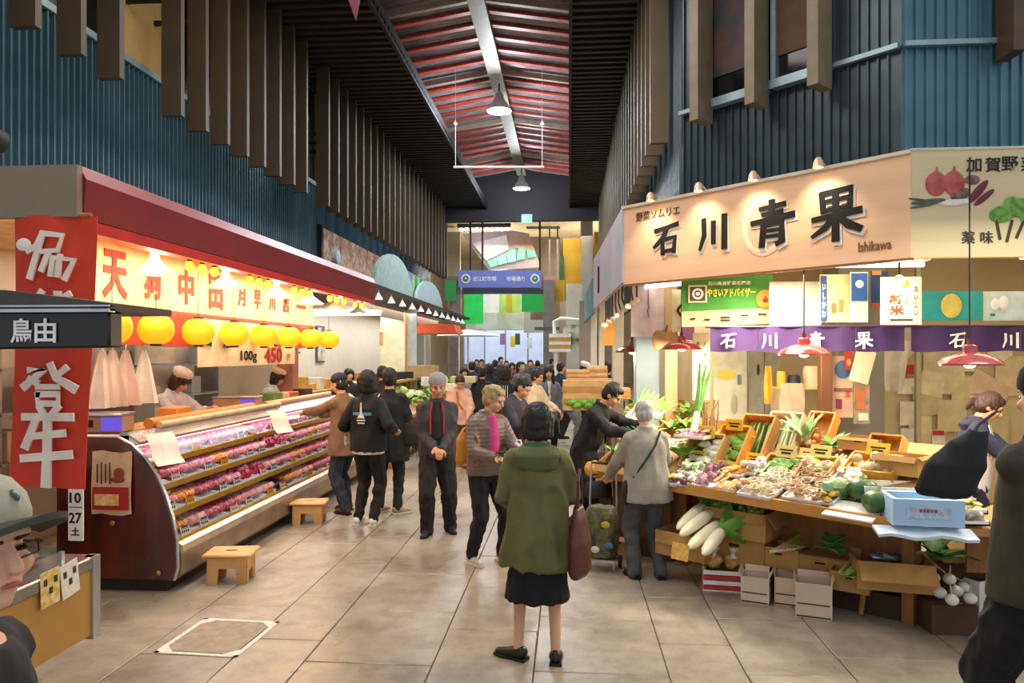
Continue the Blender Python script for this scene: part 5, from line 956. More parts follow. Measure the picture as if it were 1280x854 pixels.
poster('column_poster', 1067, 1087, 440, 530, 7.93, '#6d7a6a', 'narrow photo collage poster beside the blue dome poster', (('b', .3, .8, .5, .25, '#a8b05a'), ('b', .4, .35, .6, .3, '#b86a3a'), ('b', .6, .1, .6, .1, '#e0d6c0')), c2='#b89a70')
poster('red_label', 1056, 1066, 440, 462, 7.9, '#a82f1c', 'small dark red label above the blue dome poster', (('e', .5, .4, .3, .2, '#e08a4a'),)); o = note(1078, 458, .2, .35, 7.85, '#e3c9a8', 'peach paper flap above the collage poster', 15)
q = at(1118, 472, 8.5); o = MB().sheet(6, 6, lambda u, v: ((u-.5)*(.2+.2*v), .04*sin(u*7), (v-1)*.6), .004).build('white_cloth', mat('#e3d5c0', .8)); o.location = (q.x, q.y, 2.05); tag(o, 'white cloth hanging beside the wide column', 'cloth')
# left interior of grocer: white fridge door, shelf with cup & bags
poster('fridge', 892, 935, 438, 560, 9.2, '#cfcbb5', 'white refrigerator with pale stickers behind the asparagus', (('e', .35, .75, .3, .05, '#d9c04a'), ('b', .75, .7, .12, .1, '#6a8a7a'), ('e', .6, .45, .1, .1, '#a9a58e'), ('b', .98, .5, .02, 1, '#8a8672')), cat='refrigerator')
poster('steel_locker', 936, 975, 438, 560, 9.25, '#a8a493', 'grey steel locker beside the refrigerator', (('b', .5, .5, .03, 1, '#6f6b5c'), ('e', .3, .8, .05, .06, '#3a3a34')), cat='locker')
q = at(1003, 484, 8.2); t = thing('wall_shelf', 'cream wall shelf with bags and a cup behind the crates', 'shelf', (q.x, q.y, q.z)); MB().b2((-.32, -.15, -.02), (.28, .15, 0)).build('board', mat('#c9a566', .6), t); 
for x in (-.3, .26): MB().b2((x-.01, -.14, -q.z), (x+.01, .14, -.02)).build('support', mat('#a89a80', .6), t)
for x, w, h, c, nm, lb in ((-.24, .1, .18, '#dba52c', 'yellow_pouch', 'yellow pouch on the shelf'), (-.1, .14, .14, '#20242f', 'mug', 'dark blue cup on the cream shelf'), (.1, .2, .24, '#dfc09a', 'paper_bag', 'beige paper bag on the cream shelf')):
    o = MB().lathe([(w*.42, 0), (w*.5, h*.1), (w*.5, h*.8), (w*.4, h)], 14).build(nm, mat(c, .6)); o.location = (q.x+x, q.y-.02, q.z); tag(o, lb if len(lb.split()) > 5 else lb+' behind the crates', 'bag' if nm != 'mug' else 'cup')
MB().b2((-.3, -.01, 0), (.25, 0, .35)).build('x', K) if 0 else None
for px, c, z, w, lb in ((990, '#b9a68a', 1.36, .26, 'crumpled white cloth below the shelf'), (960, '#d89a28', 1.55, .07, 'yellow strip hanging left of the white cloth')):
    q2 = at(px, 505, 8.0); o = MB().sheet(8, 6, lambda u, v: ((u-.5)*w, .03*sin(u*9+v*4), (v-.5)*.42), .005).build('hanging_cloth', mat(c, .8)); o.location = (q2.x, q2.y, z); tag(o, lb+' behind the stall', 'cloth')
t = thing('pumpkin_sign', 'tan paper pumpkin cut-out hanging by the cream pillar', 'sign', at(832, 425, 8.6)); m = MB(); [m.ell((x, 0, 0), (.07, .02, .12), 12, 8) for x in (-.09, -.03, .03, .09)]; m.build('cut_out', mat('#b98a5c', .7), t); MB().cap((0, 0, .1), (.02, 0, .17), .015, .01, 6).build('stem', mat('#7a5a3a', .7), t)
poster('brush_scroll', 840, 862, 362, 415, 8.7, '#e6dcb4', 'narrow cream scroll with black brush strokes left of the green banner', (('t', .5, .5, .5, .5, 'く', '#1c1712'),)); poster('violet_sheet', 853, 868, 402, 425, 8.6, '#b77aa8', 'small violet sheet under the green banner')
poster('price_list', 866, 887, 416, 500, 8.5, '#e2cfa4', 'cream vertical list with dark characters left of the noren', (('t', .3, .7, .2, .35, 'やさい', '#33261c', 1), ('t', .7, .72, .2, .3, 'くだ', '#33261c', 1)))
# ------------------------------------------------ the sloping display table
TA = Vector((.87, 6.16, 0)); tang = -R(45)
def onT(px, py, dz=0):
    q = ray(px); k = (py-HY)/F; tt = (1.1-dz+.33*7.03/1.414)/(k+.33*(q.x+q.y)/1.414); return at(px, py, tt)
t = thing('display_table', 'long sloping wooden display table with brown skirt boards', 'table', TA, tang)
tb = mat('#8a5a26', .6, var=.2, scale=3, stretch=(6, 1, 1))
MB().prism([(0, .74), (1.22, 1.145), (1.22, 1.185), (0, .785)], -.3, 1.8, 'x').build('tabletop', mat('#a07a48', .6, var=.15, scale=4, stretch=(6, 1, 1)), t)
MB().prism([(-.03, .74), (0, .74), (0, .82), (-.03, .82)], -.3, 1.8, 'x').build('front_rail', mat('#c48a3e', .5), t); MB().b2((-.25, .5, .3), (1.75, .53, .86)).build('skirt_board', tb, t)
for x in (-.2, 1.7): MB().b2((x-.04, .42, 0), (x+.04, .5, .86)).build('leg', tb, t); 
for x in (-.2, .8, 1.7): MB().b2((x-.04, 1.12, 0), (x+.04, 1.2, 1.12)).build('leg', tb, t)
t = thing('side_table', 'brown table extension under the blue styrofoam box', 'table', (2.42, 4.86, 0)); MB().prism([(-.05, 0), (1.9, 0), (1.9, 1.2), (1.15, 1.2)], .72, .77, 'z').build('tabletop', mat('#b78648', .6, var=.15), t); MB().b2((.3, .3, .4), (1.9, .33, .72)).build('skirt_board', tb, t)
for x, y in ((1.1, .3), (1.85, .06), (1.85, 1.1)): MB().b2((x-.03, y-.03, 0), (x+.03, y+.03, .72)).build('leg', tb, t)
# ---- produce makers
GR = '#3f7a24'; LG = '#7fae3a'
leafm = {}
def leafmesh(L_, w, bend, key):
    k = (L_, w, bend)
    if k not in leafm: leafm[k] = MB().sheet(3, 7, lambda u, v: ((u-.5)*w*sin(pi*min(1, v*.9+.12))**.7, -abs(u-.5)*w*.25+bend*v*v*L_, v*L_-bend*.3*v*v*L_), .003).mesh('leaf', None)
    return leafm[k]
def leafy(name, lb, cat, loc, n=8, L_=.25, w=.09, col=GR, spread=55, stem=None, rz=0, tilt=0, group=None, col2=None, z=0):
    t = thing(name, lb, cat, loc, rz, group, rot=(R(tilt), 0, rz)); mm = mat(col, .5, h2=col2 or LG, scale=9)
    me = leafmesh(L_, w, .35, name).copy(); me.materials.clear(); me.materials.append(mm)
    for k in range(n):
        o = bpy.data.objects.new('leaf', me); o.parent = t; o.location = (0, 0, z); a = 2*pi*k/n*1.0+random.uniform(-.3, .3); o.rotation_euler = Euler((-R(random.uniform(.25, 1)*spread), 0, a)); o.scale = (1, 1, random.uniform(.8, 1.1)); COL.objects.link(o)
    if stem: MB().cap((0, 0, -stem), (0, 0, .03), .02, .03).build('stem', mat('#e4e6cf', .5), t)
    return t
def carton(lb, loc, w, d, h, rz=tang, col=CARD, flaps=(1, 1, 1, 1), fa=40, tilt=0, name='cardboard_box', holes=True, cat='box', group=None):
    t = thing(name, lb, cat, loc, rz, group, rot=(R(tilt), 0, rz)); th = .006; m = MB()
    m.b2((-w/2, -d/2, 0), (w/2, d/2, th)); m.b2((-w/2, -d/2, th), (-w/2+th, d/2, h)); m.b2((w/2-th, -d/2, th), (w/2, d/2, h)); m.b2((-w/2+th, -d/2, th), (w/2-th, -d/2+th, h)); m.b2((-w/2+th, d/2-th, th), (w/2-th, d/2, h))
    m.build('carton', col, t, smooth=False)
    for i, f in enumerate(flaps):
        if not f: continue
        ln = (w, w, d, d)[i]; wd = min(w, d)*.42*f; a = R(fa+random.uniform(-12, 12))
        p0 = ((0, -d/2, h), (0, d/2, h), (-w/2, 0, h), (w/2, 0, h))[i]; rz2 = (0, pi, -pi/2, pi/2)[i]
        o = MB().b2((-ln/2+.01, -wd, -.002), (ln/2-.01, 0, .002)).build('flap', col, t, loc=p0, rot=(a, 0, rz2), smooth=False)
    if holes: MB().box((0, -d/2-.001, h*.72), (w*.18, .003, h*.1)).build('hand_hole', K, t)
    return t
def crate(lb, loc, w, d, h, col=None, tilt=0, rz=tang, name='wooden_crate', slat=True):
    t = thing(name, lb, 'crate', loc, rz, None, rot=(R(tilt), 0, rz)); c = col or mat('#c9923f', .6, var=.2, scale=5, stretch=(6, 1, 1), rnd=.1)
    MB().b2((-w/2, -d/2, 0), (w/2, d/2, .01)).build('bottom_board', c, t)
    for s in (-1, 1):
        MB().b2((-w/2, s*d/2-.008, .01), (w/2, s*d/2+.008, h)).build('side_board', c, t); MB().b2((s*w/2-.008, -d/2+.008, .01), (s*w/2+.008, d/2-.008, h)).build('end_board', c, t)
    return t
def veg(name, lb, cat, loc, r, col, nz=.06, group=None, col2=None, parts=None, rot=None, rough=.5, sc=20):
    t = thing(name, lb, cat, loc, 0, group, rot=rot); MB().ell((0, 0, 0), r, 16, 10, nz=nz, fr=5).build('flesh' if name != 'broccoli' else 'florets', mat(col, rough, h2=col2, scale=sc), t)
    return t
PK = 'vegetable packs on the sloping table'
def pack(lb, px, py, w, d, cont, c, c2=None, n=14, tray='#ece9e2', hgt=.05, rz=tang, z=None, name='vegetable_pack', film=False, group=PK, dz=0):
    q = onT(px, py, dz) if z is None else P(px, py, z); t = thing(name, lb, 'vegetables', q+Vector((.0, .0, .005)), rz, group, rot=(R(16) if z is None else 0, 0, rz))
    MB().b2((-w/2, -d/2, 0), (w/2, d/2, .012)).b2((-w/2, -d/2, 0), (-w/2+.008, d/2, .03)).b2((w/2-.008, -d/2, 0), (w/2, d/2, .03)).b2((-w/2, -d/2, 0), (w/2, -d/2+.008, .03)).build('tray', mat(tray, .5), t)
    m = MB()
    for k in range(n):
        x = random.uniform(-.4, .4)*w; y = random.uniform(-.4, .4)*d; z_ = .02+random.uniform(0, hgt)
        if cont == 'stick': yy = (k/(n-1)-.5); m.cap((yy*w*.85, -d*.42, z_), (yy*w*.85+random.uniform(-.02, .02), d*.42, z_+.01), .013, .008, 6)
        elif cont == 'ball': m.ell((x, y, z_+.01), random.uniform(.022, .034), 8, 6)
        elif cont == 'disc': m.ell((x*.8, (k/(n-1)-.5)*d*.8, .04), (.045, .012, .045), 12, 6, rx=-.6)
        elif cont == 'curl': m.tube([(x+.04*cos(a*1.3+k), y+.04*sin(a*1.3+k), z_+.01*a/3) for a in range(6)], .006, 5)
        else: m.ell((x, y, z_), (random.uniform(.03, .06), random.uniform(.02, .035), .015), 8, 5, nz=.4, rz=random.uniform(0, 3), rx=random.uniform(-.5, .5))
    m.build('contents', mat(c, .5, h2=c2, scale=25), t, kind='stuff')
    return t
# back row of tilted crates with goods
def tilted(px, py, w, d, h, lb, col, fill, fc, fc2=None, flabel='', cardc=None, dz=.0, tilt=52, n=12):
    q = onT(px, py, dz); t = crate(lb, q, w, d, h, mat(col, .6, var=.15, scale=5, stretch=(6, 1, 1)), tilt=tilt)
    Mt = Matrix.Translation(q) @ Euler((R(tilt), 0, tang)).to_matrix().to_4x4()
    for k in range(n):
        if fill == 'stick':
            o = MB().cap((0, -.0, 0), (0, d*.8, random.uniform(-.01, .02)), .014, .009, 7).build('stalk', mat(fc, .5, h2=fc2, scale=9, stretch=(1, .3, 1))); v = Vector(((k/(n-1)-.5)*w*.82, -d*.42, .05+.02*(k % 2)))
        elif fill == 'ball': o = MB().ell((0, 0, 0), random.uniform(.03, .045), 10, 7, nz=.15).build('vegetable', mat(fc, .5, h2=fc2, scale=20)); v = Vector((random.uniform(-.38, .38)*w, random.uniform(-.4, .35)*d, .05+.03*(k % 2)))
        else: o = MB().ell((0, 0, 0), (random.uniform(.05, .09), random.uniform(.035, .05), .025), 9, 6, nz=.4).build('vegetable_bundle', mat(fc, .5, h2=fc2, scale=24)); v = Vector((random.uniform(-.3, .3)*w, (k/(n-1)-.5)*d*.7, .06))
        o.matrix_world = Mt @ Matrix.Translation(v) @ Matrix.Rotation(random.uniform(-.1, .1), 4, 'Z'); tag(o, flabel, 'vegetable', flabel)
    if cardc:
        o = MB().box((0, 0, .05), (.17, .004, .1)).build('price_card', mat(cardc, .6)); MB().box((0, -.003, .06), (.11, .002, .012)).box((0, -.003, .035), (.08, .002, .016)).build('marks', K, o, kind='stuff'); o.matrix_world = Mt @ Matrix.Translation((0, d*.38, h+.0)) @ Matrix.Rotation(R(-50), 4, 'X'); tag(o, 'yellow price card on the crate of '+flabel, 'card')
    return t
tilted(884, 572, .34, .36, .12, 'tan crate of white turnip slices at the left of the back row', '#b98f52', 'flat', '#e6e6da', '#c9d0c0', 'pale turnip pieces in the tan crate', '#e8b820', n=9)
tilted(918, 568, .28, .44, .13, 'orange crate of green snap peas with a yellow card', '#d0882a', 'flat', '#5a8a24', '#86b03c', 'green snap peas in the orange crate', '#e8b018', n=9)
tilted(946, 558, .3, .5, .13, 'wooden crate of standing green asparagus', '#b9853f', 'stick', '#2f6a28', '#7aa04a', 'asparagus spears in the wooden crate', n=12)
tilted(981, 552, .3, .46, .12, 'pale crate of long white and green leeks', '#d8c69a', 'stick', '#dfe3c4', '#6f9a48', 'leeks standing in the pale crate', n=10)
tilted(1028, 545, .22, .34, .12, 'brown carton with orange roots at the end of the back row', '#c8862e', 'ball', '#b8602a', '#d88a3c', 'orange roots in the brown carton', n=6)
tilted(980, 592, .3, .24, .09, 'orange crate of green okra in the middle row', '#cf8b2c', 'flat', '#4f8428', '#78a63c', 'green okra in the middle row crate', '#efd27a', n=10, tilt=34)
tilted(1022, 590, .28, .22, .08, 'wooden tray of bright green leaves with a pale card', '#c48f3f', 'flat', '#6a9a24', '#a3c03c', 'bright green leaves in the wooden tray', '#efe07a', n=9, tilt=30)
tilted(1093, 590, .36, .24, .09, 'yellow-edged crate of pale mushrooms near the column', '#c9952f', 'ball', '#e0cda6', '#c7ae84', 'pale mushrooms in the yellow-edged crate', '#e9bd20', n=14, tilt=26)
# green film bundle and leaves
leafy('leaf_bundle', 'tall pale green leafy bundle in printed film beside the leek crate', 'vegetables', onT(1010, 555), 9, .34, .07, '#8fb87a', 22, stem=.02, tilt=25, rz=tang, col2='#dfe6c4')
leafy('green_bundle', 'dark green leafy bundle behind the okra crate', 'vegetables', onT(1042, 562), 9, .2, .08, '#3a6a2a', 60, stem=.02); leafy('green_bundle', 'bright green lettuce leaves beside the grey coat woman', 'vegetables', onT(853, 575), 9, .24, .11, '#5fa02c', 60, col2='#a9cf4c', z=.02)
pack('purple sliced lotus root pack in the front row', 886, 606, .2, .2, 'disc', '#7a3a4a', '#c9a0a0', 9); pack('striped dark aubergine slices behind the lotus root', 896, 592, .2, .18, 'disc', '#4a2030', '#a8707a', 8); pack('orange carrot pieces in a white tray', 912, 610, .2, .16, 'stick', '#e0953a', '#f0b96a', 7); pack('orange persimmon slices in a tray behind the carrots', 920, 594, .18, .14, 'flat', '#dd8a24', '#f0b050', 9)
pack('white enoki mushrooms in a tray beside the persimmon', 948, 590, .26, .2, 'ball', '#f0ece0', '#c9c3b5', 26, hgt=.07); pack('green and white garlic shoots pack', 960, 596, .14, .2, 'stick', '#9ab878', '#e8ead8', 8); pack('cream bean sprouts tray in the front row', 950, 618, .28, .2, 'curl', '#ecdfc0', '#d2bd92', 26); pack('brown round potato halves at the table edge', 931, 612, .12, .12, 'ball', '#b98a5c', '#e0c094', 6)
pack('cream noodle-like shredded root in a tray', 975, 604, .26, .22, 'curl', '#efe3cc', '#d8c7a4', 26); pack('netted pale onions in the centre of the front row', 1010, 622, .3, .22, 'curl', '#e3c8a4', '#c7a47a', 30, hgt=.09); pack('netted pinkish shallots behind the pale onions', 1020, 596, .32, .2, 'curl', '#e8d2b8', '#cfa98a', 30, hgt=.09); pack('yellow and brown wild roots pack near the cabbage', 1032, 628, .16, .12, 'flat', '#d9b63a', '#b07a3a', 8)
pack('green leaves with yellow card beside the lettuce', 868, 590, .22, .2, 'flat', '#5c9030', '#e2e4c8', 12); pack('white radish strips at the left table end', 862, 604, .2, .14, 'flat', '#e7e2c8', '#d9c890', 8); pack('small purple beets beside the radish strips', 853, 606, .12, .1, 'ball', '#5a2a44', '#7a4a5c', 6); pack('yellow squash slices at the left table corner', 842, 606, .1, .1, 'flat', '#dfc23a', None, 5)
pack('pale bamboo shoots bundle behind the shallots', 1062, 585, .3, .24, 'stick', '#e2c99a', '#c9a468', 9, hgt=.03); pack('white daikon sprouts next to the mushroom crate', 1062, 600, .22, .18, 'flat', '#ece6cf', '#d9cfa4', 10)
for px, py, c, lb in ((905, 590, '#e9b61c', 'yellow price card between carrots and lotus root'), (942, 580, '#e9c01c', 'yellow price card above the white mushrooms'), (872, 577, '#ecc028', 'yellow price card in front of the turnip crate'), (1010, 575, '#f0dc8a', 'pale price card between the okra and leaf crates'), (1095, 577, '#e9b61c', 'yellow price card on the pale mushrooms')):
    o = MB().box((0, 0, .05), (.16, .004, .09)).build('price_card', mat(c, .6)); MB().box((0, -.003, .06), (.1, .002, .012)).box((0, -.003, .035), (.08, .002, .014)).build('marks', mat('#7a2a1c', .6), o, kind='stuff'); o.location = onT(px, py); o.rotation_euler = (R(-15), 0, tang); tag(o, lb, 'card')
# cabbage, squashes
t = veg('broccoli', 'large grey-green broccoli head beside the netted onions', 'broccoli', onT(1044, 620)+Vector((0, 0, .05)), (.12, .11, .08), '#55793f', .35, col2='#7f9a68', sc=60); MB().cap((0, 0, -.06), (0, 0, 0), .03, .04).build('stem', mat('#a9bf7a', .6), t)
for px, py, lb in ((1078, 624, 'dark green squash behind the nearer squash'), (1098, 640, 'dark green squash beside the blue styrofoam box')):
    t = thing('green_squash', lb, 'squash', onT(px, py)+Vector((0, 0, .07)), R(40)); m = MB(); n_ = 24
    m.lathe([(.105*cos(a)**.8*1, .075*sin(a)) for a in [R(x) for x in range(-88, 89, 16)]], n_); m.v = [(x*(1+.05*cos(8*atan2(y, x))), y*(1+.05*cos(8*atan2(y, x))), z) for x, y, z in m.v]; m.build('rind', mat('#1f4a22', .4, h2='#3f6a30', scale=25), t); MB().cap((0, 0, .065), (.01, 0, .1), .014, .01, 7).build('stem', mat('#a3a268', .7), t)
o = MB().box((0, 0, .006), (.34, .26, .012)).build('white_board', WHITE); o.location = onT(1068, 640); o.rotation_euler = (R(14), 0, tang); tag(o, 'white foam board under the green squashes', 'board')
# blue styrofoam box
q = at(1150, 652, 4.72); t = thing('styrofoam_box', 'pale blue styrofoam box with a printed label on a white lid at the table edge', 'box', (q.x, q.y, .8), R(-6)); sb = mat('#a9cbe6', .6, var=.03)
m = MB(); w, d, h = .42, .3, .17
m.b2((-w/2, -d/2, 0), (w/2, d/2, .03)); m.b2((-w/2, -d/2, .03), (-w/2+.03, d/2, h)); m.b2((w/2-.03, -d/2, .03), (w/2, d/2, h)); m.b2((-w/2+.03, -d/2, .03), (w/2-.03, -d/2+.03, h)); m.b2((-w/2+.03, d/2-.03, .03), (w/2-.03, d/2, h)); m.build('foam_box', sb, t, smooth=False)
MB().box((.0, -d/2-.003, .085), (.26, .004, .07)).build('label_panel', mat('#9ab0c4', .5, h2='#c3d3e0', scale=30), t); m = MB(); [m.box((-.05+.022*k, -d/2-.007, .1), (.014, .003, .02)) for k in range(5)]; m.build('label_marks', mat('#a32a44', .5), t, kind='stuff'); 
MB().sheet(8, 3, lambda u, v: ((u-.5)*.58-.02, -.2+.14*v-.01*u, -.03+.012*sin(u*12)*(1-v)-.03*(1-v)), .02).build('white_lid', mat('#d6e3ec', .6), t)
o = carton('white styrofoam tray behind the blue box', (q.x-.02, q.y+.36, .86), .44, .3, .12, R(-6), WHITE, (0, 0, 0, 0), holes=False, name='styrofoam_tray', cat='box')
o = MB().b2((-.08, -.05, 0), (.08, .05, .09)).build('yellow_tub', mat('#e8b81c', .5), bev=.01); o.location = (q.x-.04, q.y+.8, .98); tag(o, 'small yellow tub behind the styrofoam boxes', 'tub')
o = note(1158, 592, .2, .16, 5.9, '#e3b8b0', 'pink paper propped behind the styrofoam tray', 40)
for px, py, lb, c, c2 in ((1185, 632, 'green leafy pack right of the blue box', '#5a9030', '#a9c860'), (1205, 640, 'yellowish packed greens right of the blue box', '#a9a83a', '#e2d890')): pack(lb, px, py, .2, .2, 'flat', c, c2, 14, z=.84, rz=0)
pack('dark and white mussels-like mushrooms in a pack at the table corner', 1205, 655, .24, .16, 'ball', '#5a4638', '#e6dcc8', 18, z=.79, rz=0)
# ---------------------------------------------------------------- boxes on the floor in front
def fl_(px, py): return P(px, py, 0)
def daikon(lb, a, b, r0, g):
    v = b-a; t = thing('daikon', lb, 'radish', a, 0, g, rot=v.to_track_quat('Z', 'Y').to_euler()); L_ = v.length
    MB().lathe([(.006, -.02), (r0*.45, 0), (r0*.8, L_*.12), (r0, L_*.35), (r0*1.02, L_*.7), (r0*.85, L_*.93), (r0*.4, L_)], 18).build('root', mat('#e6dcb4', .4, h2='#f0ead0', scale=3, stretch=(1, 1, .4)), t)
    me = leafmesh(.3, .1, .3, 'd').copy(); me.materials.append(mat('#4f8a28', .5, h2='#86b44a', scale=9))
    for k in range(5): o = bpy.data.objects.new('leaf', me); o.parent = t; o.location = (0, 0, L_-.01); o.rotation_euler = (-R(random.uniform(10, 40)), 0, k*1.26); COL.objects.link(o)
q = P(868, 700, .2); carton('low cardboard box holding long white radishes', (q.x, q.y+.12, .22), .46, .4, .2, -R(40), CARD, (.6, 0, 0, 0), fa=70)
for i, (a_, b_) in enumerate((((852, 668, 5.62), (890, 640, 5.95)), ((862, 684, 5.5), (898, 655, 5.85)), ((880, 692, 5.42), (902, 664, 5.7)), ((848, 660, 5.75), (880, 632, 6.05)))):
    daikon('large white radish in the low box, %s' % ['second one down', 'third one down', 'lowest and shortest', 'topmost'][i], at(*a_), at(*b_), .048, 'white radishes in the low box')
o = MB().box((0, 0, 0), (.14, .006, .12)).build('yellow_label', mat('#cf9a3a', .6, h2='#e3bd6a', scale=30)); o.location = at(850, 690, 5.36); o.rotation_euler = (R(-10), 0, -R(40)); tag(o, 'tan price label on the white radish box', 'card')
q = fl_(952, 730); st = carton('lower cardboard carton under the carton of green tomatoes', (q.x-.14, q.y+.02, .19), .5, .36, .22, -R(38), CARD, (0, 0, 0, 0)); t = carton('open cardboard carton of small green tomatoes on top of another carton', (q.x-.16, q.y+.0, .415), .56, .38, .22, -R(38), CARD, (.5, 0, 0, .8), fa=60)
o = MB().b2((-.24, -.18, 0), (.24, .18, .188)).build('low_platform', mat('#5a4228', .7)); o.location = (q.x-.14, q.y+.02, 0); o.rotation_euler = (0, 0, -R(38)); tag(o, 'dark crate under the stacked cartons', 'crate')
for k in range(26):
    a = random.uniform(-.2, .2); b_ = random.uniform(-.13, .13); v = Matrix.Rotation(-R(38), 3, 'Z') @ Vector((a, b_, 0)); o = MB().ell((0, 0, 0), .026, 8, 6).build('green_tomato', mat('#8fb440', .35)); o.location = (q.x-.16+v.x, q.y+.0+v.y, .63+random.uniform(-.01, .02)); tag(o, 'small round green tomato in the upper carton', 'tomato', 'green tomatoes in the upper carton')
leafy('leafy_greens', 'bright green leaves at the back of the upper carton', 'vegetables', (q.x-.32, q.y+.1, .62), 8, .2, .09, '#5fa02c', 60, col2='#a9cf4c')
# red-white crate with onion bags
q = fl_(910, 742); t = thing('onion_crate', 'white plastic crate with red stripes standing on the floor', 'crate', (q.x, q.y+.16, 0), -R(8)); w, d, h = .33, .26, .17
m = MB().b2((-w/2, -d/2, 0), (w/2, d/2, .01)); m.build('bottom_board', WHITE, t)
for k in range(4):
    z = .012+k*.04; MB().b2((-w/2, -d/2, z), (w/2, -d/2+.012, z+.032)).build('slat', mat('#b8352c', .5) if k % 2 == 0 else WHITE, t); MB().b2((-w/2, -d/2+.012, z), (-w/2+.012, d/2, z+.032)).build('slat', WHITE, t); MB().b2((w/2-.012, -d/2+.012, z), (w/2, d/2, z+.032)).build('slat', WHITE, t); MB().b2((-w/2+.012, d/2-.012, z), (w/2-.012, d/2, z+.032)).build('slat', WHITE, t)
for i, (dx, lb) in enumerate(((-.08, 'bag of golden potatoes in the striped crate, nearer the radishes'), (.08, 'tied clear bag of golden potatoes in the striped crate, beside the cartons'))):
    t = thing('potato_bag', lb, 'bag', (q.x+dx, q.y+.16, .19), 0, None); m = MB(); [m.ell((random.uniform(-.04, .04), random.uniform(-.04, .04), random.uniform(-.02, .04)), .038, 10, 7, nz=.2) for _ in range(8)]; remesh(m, 'potatoes', mat('#c9954a', .5, h2='#dcb070', scale=20), t, .008, 1, kind='stuff'); MB().lathe([(.04, .05), (.018, .085), (.045, .13), (.05, .14)], 12, cap=False).build('bag_neck', mat('#e8dfd6', .3), t)
# white-ish cartons standing open
def slotted(px, py, lb, w=.2, h=.2, rz=-R(20), c='#d8c8b0'):
    q = fl_(px, py); t = carton(lb, (q.x, q.y+.12, 0), w, .2, h, rz, mat('#cdb79c', .7, var=.05), (0, .5, .5, .6), fa=-70, holes=False); MB().b2((w/2, -.1, .01), (w/2+.002, .1, h)).build('white_side', WHITE, t); MB().box((w/2+.004, .02, h*.65), (.003, .05, .035)).build('hand_hole', K, t); MB().box((0, -.102, h*.42), (w*.9, .003, .008)).box((0, -.102, .015), (w*.95, .003, .01)).build('tear_line', mat('#4a3626', .7), t); return t
slotted(950, 757, 'small pale carton with white side standing nearest the striped crate', .2, .2); slotted(992, 760, 'small pale carton in the middle of the three on the floor', .19, .21); slotted(1024, 776, 'small pale carton with two holes, nearest the camera', .24, .25, -R(18))
# second row cartons on a low platform
def lowbox(px, py, z, w, d, h, lb, rz=-R(30), fl=(0, 0, 0, 0), dy=.0): q = P(px, py, z); return carton(lb, (q.x, q.y+dy, z), w, d, h, rz, CARD, fl, fa=50), q
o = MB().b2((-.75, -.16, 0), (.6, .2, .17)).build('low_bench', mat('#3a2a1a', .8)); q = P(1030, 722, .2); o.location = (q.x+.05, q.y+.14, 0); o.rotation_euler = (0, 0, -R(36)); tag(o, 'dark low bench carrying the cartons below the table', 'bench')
t, q = lowbox(978, 706, .22, .3, .26, .16, 'cardboard carton filled with striped green onions'); 
for k in range(8): 
    a = at(964+k*4, 690-k*.5, 5.5); b_ = at(998+k*3, 670+k*1.5, 5.75); v = b_-a; t = thing('spring_onion', 'spring onion lying on the carton with pale roots', 'onion', a, 0, 'spring onions on the carton', rot=v.to_track_quat('Z', 'Y').to_euler()); MB().cap((0, 0, 0), (0, 0, v.length*.55), .012, .009, 6).build('stalk', mat('#e0c9a0', .5), t); MB().cap((0, 0, v.length*.5), (0, 0, v.length*1.1), .012, .016, 6).build('leaf', mat('#5a8a2c', .5, h2='#c9b83a', scale=9), t)
t, q = lowbox(1030, 716, .2, .42, .3, .15, 'wide closed cardboard carton under the leafy greens'); MB().b2((-.2, -.14, .15), (.2, .14, .156)).build('lid', CARD, t)
leafy('leafy_greens', 'flat bag of dark green leafy spinach on the wide carton', 'vegetables', P(1040, 690, .42), 14, .17, .1, '#2f6a2a', 85, col2='#6aa04a', z=.02)
t, q = lowbox(1065, 735, .18, .26, .24, .14, 'small carton of green onions beside the open carton'); 
for k in range(7): a = at(1050+k*5, 716-k, 5.2); b_ = at(1072+k*6, 690+k*2, 5.5); v = b_-a; o = MB().cap((0, 0, 0), (0, 0, v.length), .014, .009, 6).build('green_onion', mat('#7fa04a' if k % 2 else '#e0d6a8', .5)); o.location = a; o.rotation_euler = v.to_track_quat('Z', 'Y').to_euler(); tag(o, 'green onion in the small carton', 'onion', 'green onions in the small carton')
leafy('leafy_greens', 'curly green tops hanging over the small carton', 'vegetables', at(1060, 722, 5.1), 8, .09, .06, '#5fa034', 70, col2='#8fc050')
q = P(1085, 700, .3); carton('shadowed brown carton behind the small one', (q.x, q.y+.3, .2), .3, .24, .22, -R(50), CARD, (.5, .5, .5, .5)); o = MB().box((0, 0, 0), (.1, .02, .16)).build('twine_bundle', mat('#7a5a2c', .8), bev=.008); o.location = at(1092, 690, 5.4); tag(o, 'brown twine bundle behind the open carton', 'bundle')
q = P(1128, 745, .22); t = carton('large open cardboard carton with silver packets and its front flap folded out', (q.x, q.y+.18, .24), .5, .34, .2, -R(12), CARD, (1.2, .4, .2, .7), fa=28, holes=False)
for k in range(6): o = MB().ell((0, 0, 0), (.07, .03, .02), 9, 6, nz=.5).build('silver_packet', mat('#8e96a0', .25, .7)); o.location = (q.x-.08+.05*k, q.y+.2-.012*k, .43+.012*(k % 2)); o.rotation_euler = (.3, .2, -.5+.2*k); tag(o, 'shiny silver packet in the large open carton', 'packet', 'silver packets in the open carton')
t = thing('wooden_stool', 'rough wooden stool under the large open carton', 'stool', (q.x+.2, q.y+.25, 0), -R(10)); MB().b2((-.42, -.14, .2), (.3, .14, .235)).build('seat', tb, t)
for x in (-.36, .0, .24):
    for y in (-.1, .1): MB().cap((x, y, .2), (x*1.06, y*1.1, .02), .02, .018, 6).build('leg', WOOD, t)
